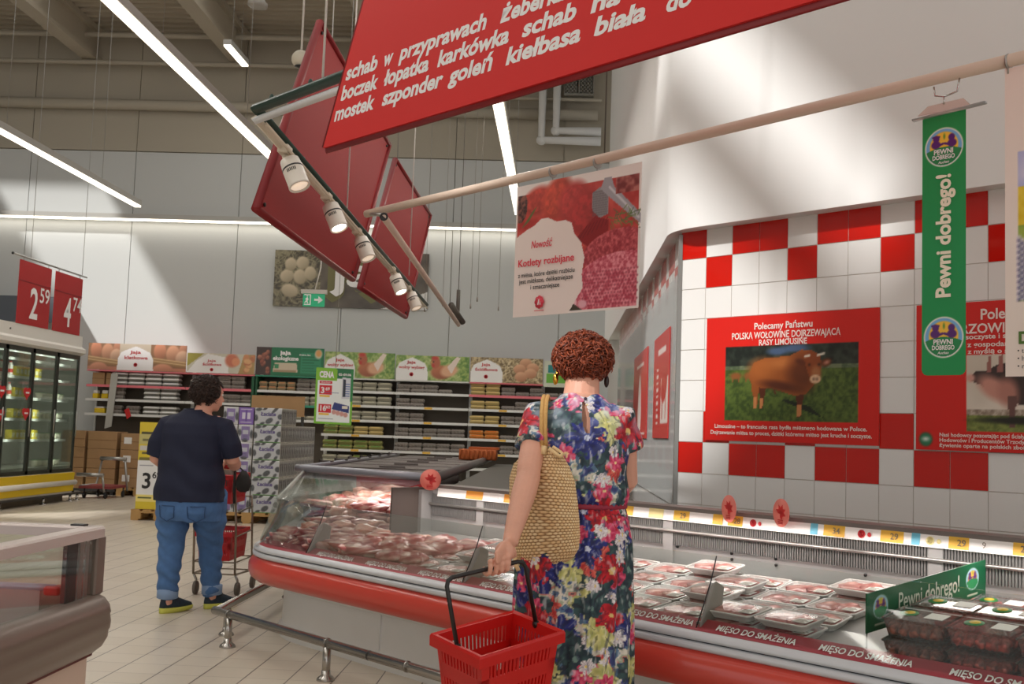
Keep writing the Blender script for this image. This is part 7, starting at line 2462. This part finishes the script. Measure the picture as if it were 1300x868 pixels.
for i in range(NZ - 1):
    for j in range(NA):
        a, b = i * NA + j, i * NA + (j + 1) % NA
        F.append((a, a + NA, b + NA, b))
F.append(tuple((NZ - 1) * NA + j for j in range(NA)))
mesh_obj('woven_body', V, F, MV('straw', .8), bag, colors=np.concatenate([srgb(colb.reshape(-1, 3)), np.ones((NA * NZ, 1))], 1).tolist())
m = MB(OFF)
m.tube([(-.110, -.160, 1.232), (-.085, -.172, 1.214), (-.070, -.180, 1.206), (-.062, -.170, 1.214), (-.072, -.150, 1.222), (-.098, -.145, 1.238)], .0075, 8)
m.build('rim', M('straw_rim', (232, 198, 146), .8, bump=.5, bscale=220), bag)
m = MB(OFF); m.ell((-.076, -.166, 1.213), (.016, .012, .006), 10, 6); m.build('opening', M('bag_inside', (52, 34, 20), .9), bag)
m = MB(OFF)
for dx in (-.007, .007):
    m.tube([(-.128 + dx, -.128, 1.228), (-.133 + dx, -.136, 1.30), (-.134 + dx, -.128, 1.36), (-.132 + dx, -.100, 1.405), (-.128 + dx, -.045, 1.424), (-.126 + dx, .02, 1.414), (-.130 + dx, .07, 1.37), (-.15 + dx, .09, 1.30), (-.17 + dx, .02, 1.21)], [(.005, .0075)] * 9, 8)
m.build('strap', M('straw_strap', (206, 160, 96), .8, bump=.6, bscale=160), bag)
m = MB(OFF)
m.tube([(-.1275, -.135, 1.24), (-.130, -.140, 1.21)], .011, 8); m.build('strap_knot', M('straw_rim', (232, 198, 146), .8), bag)
m = MB(OFF); m.tube([(-.222, -.09, .845), (-.215, -.115, .815), (-.205, -.12, .795)], .008, 8); m.build('tassel', M('straw_rim', (232, 198, 146), .8), bag)

# ---------------------------------------------------------------- red shopping basket in her left hand
def basket(name, K, depth, parent, taper=.80, mat=None, world_up=None):
    """K = four rim corners (L, B, R, F), slotted plastic basket below them"""
    K = [Vector(p) for p in K]
    mat = mat or m_red
    c = sum(K, Vector()) / 4
    nrm = ((K[1] - K[0]).cross(K[3] - K[0])).normalized()
    if nrm.z > 0: nrm = -nrm
    def ring(k_, h): return [c + (p - c) * k_ + nrm * h for p in K]
    t_ = .006
    top, bot = ring(.93, 0.0), ring(taper, depth)
    m = MB()
    # rim lip: out, over and down
    R = [ring(.93, .0), ring(1.0, -.004), ring(1.02, .004), ring(1.02, .036), ring(.985, .036), ring(.985, .008), ring(.95, .006)]
    m.loft([[tuple(p) for p in r_] for r_ in R], caps=False, smooth=False)
    bars = []
    for s in range(4):
        a0, a1 = top[s], top[(s + 1) % 4]
        b0, b1 = bot[s], bot[(s + 1) % 4]
        P = lambda x, y: (a0 * (1 - x) + a1 * x) * (1 - y) + (b0 * (1 - x) + b1 * x) * y
        ex_ = (a1 - a0).normalized()
        nn = ex_.cross((b0 - a0).normalized()).normalized()
        if nn.dot(c - (a0 + a1) / 2) < 0: nn = -nn
        def slab(x0, x1, y0, y1):
            m.poly([P(x0, y0), P(x1, y0), P(x1, y1), P(x0, y1)], nn * .004)
        ln = (a1 - a0).length
        nsl = max(8, int(ln / .020))
        # solid bands, then ribs with open slots between them
        slab(0, 1, 0, .16); slab(0, 1, .40, .62); slab(0, 1, .84, 1.0)
        slab(0, .10, .16, .84); slab(.90, 1, .16, .84)
        for i in range(nsl):
            x = .10 + .80 * (i + .5) / nsl
            slab(x - .80 / nsl * .27, x + .80 / nsl * .27, .16, .40)
            slab(x - .80 / nsl * .27, x + .80 / nsl * .27, .62, .84)
    bi, bo = [tuple(p) for p in bot], [tuple(p + nrm * .005) for p in bot]
    m.loft([bi, bo], True, False)
    o = m.build(name, mat, parent)
    return o, c, nrm
KB = [(-.398, 3.783, .595), (-.128, 4.044, .643), (.052, 3.857, .610), (-.218, 3.597, .561)]
bk = thing('shopping_basket', 'bright red slotted plastic shopping basket carried by the woman in the floral dress', 'basket', (-.17, 3.82, .40))
KB = [near(p) for p in KB]
basket('body', KB, .215, bk)
m = MB()
A0, A1 = near((-.300, 3.697, .572)), near((-.046, 3.942, .617))
T0, T1b = near((-.35, 3.72, .79)), near((-.094, 3.90, .842))
def rnd(a, b, c_, r=.025):
    d1, d2 = (a - b).normalized(), (c_ - b).normalized()
    return [b + d1 * r, b + (d1 + d2) * r * .3, b + d2 * r]
m.tube([A0] + rnd(A0, T0, T1b) + rnd(T0, T1b, A1) + [A1], .0075, 10)
m.build('handle', M('handle_black', (34, 30, 28), .45), bk)
m = MB()
for p in (A0, A1): m.lathe([(.012, -.008), (.012, .008)], p, DB, 10)
m.build('hinge', M('handle_black', (34, 30, 28), .45), bk)

# ---------------------------------------------------------------- the woman in navy with the trolley
VX, VY = -2.44, 7.45
w2 = thing('person', 'dark-haired woman in navy shirt and blue jeans walking away with a trolley', 'person', (VX, VY, 0))
OF2 = Matrix.Translation((VX, VY, 0))
mb = MB(OF2)
mb.loft([ering(-.01, 0, z, rx, ry) for z, rx, ry in ((.68, .17, .13), (.78, .21, .155), (.92, .20, .15), (1.05, .19, .14), (1.18, .195, .14), (1.27, .185, .12), (1.325, .13, .085), (1.355, .075, .065))])
mb.tube([(.02, 0, 1.30), (.035, .015, 1.37), (.055, .03, 1.44)], [.065, .058, .058], 16)
fwd2 = Vector((.72, .68, -.05))
T2 = head_face(mb, (.062, .035, 1.480), fwd2, .070, .104, .088)
mb.tube([(-.12, 0, 1.29), (-.205, 0, 1.255), (-.245, -.02, 1.14), (-.262, -.01, 1.03), (-.250, .12, .99), (-.225, .30, .985), (-.19, .50, .985)], [.05, .058, .052, .048, .046, .040, .028], 16)
fingers(mb, (-.16, .60, .972), (1, 0, 0), (0, .1, .9), (-.19, .50, .985), 1)
mb.tube([(.12, 0, 1.29), (.20, 0, 1.255), (.235, .0, 1.14), (.245, .03, 1.04), (.215, .20, 1.0), (.16, .38, .99), (.10, .51, .985)], [.05, .058, .052, .048, .046, .040, .028], 16)
fingers(mb, (.055, .60, .972), (1, 0, 0), (0, .1, .9), (.10, .51, .985), -1)
LG = [[(-.12, 0, .80), (-.130, .0, .62), (-.130, .01, .45), (-.133, -.01, .28), (-.134, .0, .12), (-.134, .0, .06)], [(.10, .02, .80), (.085, .12, .62), (.068, .22, .46), (.075, .24, .30), (.088, .24, .13), (.09, .25, .07)]]
for L in LG: mb.tube(L, [.115, .09, .062, .058, .040, .040], 16)
for (fx, fy), dr_ in (((-.134, 0.0), Vector((.52, .85, 0))), ((.09, .25), Vector((.62, .78, 0)))):
    b = Vector((fx, fy, .045)) - dr_ * .03
    mb.tube([b, b + dr_ * .09 - Vector((0, 0, .006)), b + dr_ * .18 - Vector((0, 0, .02)), b + dr_ * .21 - Vector((0, 0, .022))], [(.030, .030), (.030, .034), (.018, .036), (.014, .028)], 14)
v_, f_, n_ = remeshed(mb, 0.007, 2)
mesh_obj('body', v_, f_, m_skin, w2)
eyes(lambda a, b, c: Vector((VX, VY, 0)) + T2(a, b, c), .088, .104, w2)
hair_mesh('hair', (VX + .045, VY + .012, 1.500), (.100, .105, .098), w2, ((26, 18, 15), (70, 50, 42)), 8, 1500, .036, .006,
          ymask=lambda d: not (d.dot(Vector((.72, .68, -.1)).normalized()) > .35 and d.z < .45), low=-.8)
# shirt
mb = MB(OF2)
mb.loft([ering(-.022, -.005, z, rx, ry, 36, 2.2) for z, rx, ry in ((.745, .238, .178), (.80, .238, .180), (.90, .228, .172), (1.0, .215, .162), (1.10, .210, .158), (1.20, .212, .155), (1.27, .205, .135), (1.315, .160, .105), (1.345, .100, .082), (1.362, .078, .074))])
for sx, pts in ((-1, [(-.13, 0, 1.275), (-.20, 0, 1.255), (-.248, -.02, 1.14), (-.266, -.012, 1.045)]), (1, [(.10, 0, 1.275), (.19, 0, 1.25), (.238, .0, 1.14), (.252, .025, 1.055)])):
    mb.tube(pts, [.066, .074, .070, .070], 20)
v_, f_, n_ = remeshed(mb, 0.0075, 3)
vl = v_ - np.array((VX, VY, 0))
v_ = v_ + n_ * (.006 * np.sin(vl[:, 2] * 34 + 6 * vl[:, 0] + 2 * np.sin(vl[:, 0] * 14)) * np.clip((1.2 - vl[:, 2]) / .2, 0, 1) * np.clip((vl[:, 2] - .74) / .1, 0, 1))[:, None]
fc = np.array([vl[list(q_)].mean(0) for q_ in f_])
keep = ~((fc[:, 2] < .752) | ((fc[:, 2] > 1.357) & (np.abs(fc[:, 0]) < .07)))
mesh_obj('polo_shirt', v_, [q_ for q_, k_ in zip(f_, keep) if k_], M('navy_cloth', (20, 25, 50), .8, bump=.15, bscale=300), w2)
m = MB(OF2)
m.tube([(-.02 + .074 * math.cos(a), -.003 + .070 * math.sin(a), 1.358 + .006 * math.sin(a)) for a in np.linspace(0, 2 * PI, 28)], (.007, .015), 8)
m.build('collar', M('navy_collar', (22, 26, 50), .8), w2)
# jeans
mb = MB(OF2)
mb.loft([ering(-.018, -.005, z, rx, ry, 32, 2.2) for z, rx, ry in ((.86, .205, .155), (.80, .218, .168), (.74, .224, .176), (.68, .218, .172), (.62, .205, .15))])
RW = [[.128, .112, .086, .076, .064, .062], [.128, .112, .086, .076, .062, .060]]
for L, rw in zip(LG, RW): mb.tube([Vector(p) for p in L[:-1]] + [Vector(L[-1]) + Vector((0, 0, .035))], rw, 20)
v_, f_, n_ = remeshed(mb, 0.0075, 2)
vl = v_ - np.array((VX, VY, 0))
wr = .0065 * np.sin(vl[:, 2] * 62 + 14 * vl[:, 0] + 2.2 * np.sin(vl[:, 0] * 24 + vl[:, 2] * 9)) * np.clip((.72 - vl[:, 2]) / .1, 0, 1) * (0.35 + .65 * np.clip(np.abs(vl[:, 2] - .40) / .15, 0, 1))
mesh_obj('jeans', v_ + n_ * wr[:, None], f_, M('blue_denim', (74, 110, 158), .85, var=.10, vscale=30, bump=.2, bscale=400), w2)
for L in LG:
    m = MB(OF2); p = Vector(L[-1]); m.lathe([(.060, .035), (.070, .04), (.071, .10), (.066, .105)], (p.x, p.y, .06), (0, 0, 1), 20)
    m.build('cuff', M('denim_cuff', (132, 156, 190), .85), w2)
jl = vl + n_ * wr[:, None]
def on_jeans(x, z):
    k_ = (np.abs(jl[:, 0] - x) < .012) & (np.abs(jl[:, 2] - z) < .012)
    return (x, (jl[k_, 1].min() if k_.any() else -.18) - .0015, z)
for cx in (-.118, .080):
    m = MB(OF2)
    out_ = [(cx - .055, .725), (cx - .052, .65), (cx, .622), (cx + .052, .65), (cx + .055, .725), (cx - .055, .725)]
    pts = []
    for (xa, za), (xb, zb_) in zip(out_[:-1], out_[1:]):
        for i in range(6): pts.append(on_jeans(xa + (xb - xa) * i / 6, za + (zb_ - za) * i / 6))
    m.tube(pts, .0028, 6)
    m.build('pocket_seam', M('denim_seam', (50, 76, 116), .85), w2)
for (fx, fy), dr_ in (((-.134, 0.0), Vector((.52, .85, 0))), ((.09, .25), Vector((.62, .78, 0)))):
    b = Vector((fx, fy, 0)) - dr_ * .055
    sd = Vector((dr_.y, -dr_.x, 0))
    def foot(prof_):
        m = MB(OF2)
        rings = []
        for z, k_, wd_ in prof_:
            r_ = []
            for j in range(24):
                a = 2 * PI * j / 24
                s = .5 - .5 * math.cos(a)
                L_f = .265 * k_
                w__ = (.036 + .012 * math.sin(min(1, s * 1.2) * PI * .9)) * wd_ * abs(math.sin(a)) ** .6 * (1 if math.sin(a) >= 0 else -1)
                p = b + dr_ * (s * L_f + (1 - k_) * .02) + sd * w__
                r_.append((p.x, p.y, z + (.012 * s * s if z < .03 else 0)))
            rings.append(r_)
        m.loft(rings)
        return m
    so_ = foot([(0.0, 1.0, .95), (.016, 1.02, 1.04), (.032, 1.02, 1.04), (.036, 1.0, 1.0)]).build('shoe_sole', M('sole_lime', (206, 206, 90), .6), w2)
    up = foot([(.034, 1.0, .98), (.055, .95, .95), (.075, .72, .85), (.095, .50, .78), (.112, .44, .76)]).build('sneaker', M('sneaker_dark', (30, 44, 56), .7, var=.3, vscale=60), w2)
    m = MB(OF2)
    for q_ in range(4):
        p = b + dr_ * (.10 + .025 * q_)
        zt = .092 - .011 * q_
        m.tube([p - sd * .026 + Vector((0, 0, zt - .012)), p + Vector((0, 0, zt)), p + sd * .026 + Vector((0, 0, zt - .012))], .0035, 6)
    m.build('laces', M('lace_teal', (96, 150, 160), .7), up)

# ---------------------------------------------------------------- two-basket trolley
tr = thing('basket_trolley', 'wire trolley carrying two red shopping baskets pushed by the woman in navy', 'trolley', (-2.5, 8.3, 0))
xl, xr = -2.67, -2.355
m = MB()
for x_ in (xl, xr):
    m.tube([(x_, 8.06, .96), (x_, 8.10, .94), (x_, 8.22, .55), (x_, 8.26, .16), (x_, 8.74, .14)], .009, 8)
    m.tube([(x_, 8.72, .14), (x_, 8.66, .55), (x_, 8.62, .72)], .008, 8)
    m.tube([(x_, 8.18, .62), (x_, 8.64, .64)], .006, 8); m.tube([(x_, 8.24, .25), (x_, 8.72, .25)], .006, 8); m.tube([(x_, 8.23, .44), (x_, 8.68, .46)], .005, 8)
for y_, z_ in ((8.26, .16), (8.74, .14), (8.62, .72), (8.22, .55), (8.24, .25), (8.72, .25)): m.tube([(xl, y_, z_), (xr, y_, z_)], .006, 8)
m.tube([(xl, 8.26, .16), (xr - .1, 8.5, .26), (xl, 8.74, .16)], .005, 6)
m.build('frame', M('trolley_wire', (150, 140, 126), .3, .8), tr)
m = MB(); m.tube([(xl - .02, 8.05, .965), (xr + .02, 8.05, .965)], .015, 10); m.build('handle_bar', M('trolley_handle', (170, 30, 34), .45), tr)
for x_, y_ in ((xl, 8.30), (xr, 8.30), (xl, 8.72), (xr, 8.72)):
    m = MB(); m.lathe([(.030, -.014), (.048, -.012), (.050, 0), (.048, .012), (.030, .014)], (x_ + .012, y_, .050), (1, 0, 0), 18)
    wl = m.build('wheel', M('wheel_grey', (96, 88, 80), .6), tr)
    m = MB(); m.tube([(x_ + .012, y_, .05), (x_ + .012, y_, .11), (x_, y_ - .02, .15)], .010, 6); m.build('fork', m_steel, wl)
for z_, nm, lab2 in ((.90, 'upper', 'red shopping basket on the upper rack of the trolley'), (.475, 'lower', 'red shopping basket on the lower rack of the trolley')):
    y0, y1 = (8.15, 8.60) if nm == 'upper' else (8.20, 8.68)
    t = thing('shopping_basket', lab2, 'basket', ((xl + xr) / 2, (y0 + y1) / 2, z_ - .2))
    basket('body', [(xl + .02, y0, z_), (xl + .02, y1, z_ + .005), (xr - .02, y1, z_ + .005), (xr - .02, y0, z_)], .21, t, .84, M('basket_darkred', (186, 22, 30), .4))
    m = MB(); cx = (xl + xr) / 2
    m.tube([(xl + .035, (y0 + y1) / 2, z_), (xl + .035, y1 - .06, z_ + .008), (xr - .035, y1 - .06, z_ + .008), (xr - .035, (y0 + y1) / 2, z_)], .006, 8)
    m.build('handle', M('handle_black', (34, 30, 28), .45), t)
t = thing('handbag', 'soft taupe handbag lying in the upper trolley basket', 'handbag', (-2.53, 8.3, .72))
m = MB()
m.loft([[(x_, y_, z_) for x_, y_ in ((-2.61 + k_, 8.20 + k_), (-2.42 - k_, 8.20 + k_), (-2.42 - k_, 8.36 - k_), (-2.61 + k_, 8.36 - k_))] for z_, k_ in ((.705, .02), (.73, .005), (.85, .0), (.935, .02), (.955, .05))], True, True)
m.build('bag', M('bag_taupe', (120, 106, 96), .7), t)
m = MB(); m.tube([(-2.58, 8.28, .94), (-2.55, 8.26, .99), (-2.48, 8.26, .99), (-2.45, 8.28, .94)], .006, 8); m.build('strap', M('bag_strap_brown', (84, 66, 54), .7), t)
t = thing('pouch', 'black drawstring pouch hanging from the right end of the trolley handle', 'bag', (-2.29, 8.06, .8))
m = MB()
m.loft([ering(-2.272, 8.06, z_, rx, ry, 16) for z_, rx, ry in ((.785, .02, .015), (.80, .045, .03), (.85, .06, .035), (.90, .045, .03), (.94, .018, .014))])
m.build('sack', M('pouch_black', (44, 42, 40), .8), t)
m = MB(); m.tube([(-2.272, 8.06, .935), (-2.30, 8.06, .96), (-2.325, 8.055, .985), (-2.345, 8.05, .985)], .006, 6); m.tube([(-2.335, 8.05, .975), (-2.335, 8.055, .80), (-2.33, 8.055, .70)], .010, 6)
m.build('cord', M('pouch_black', (44, 42, 40), .8), t)
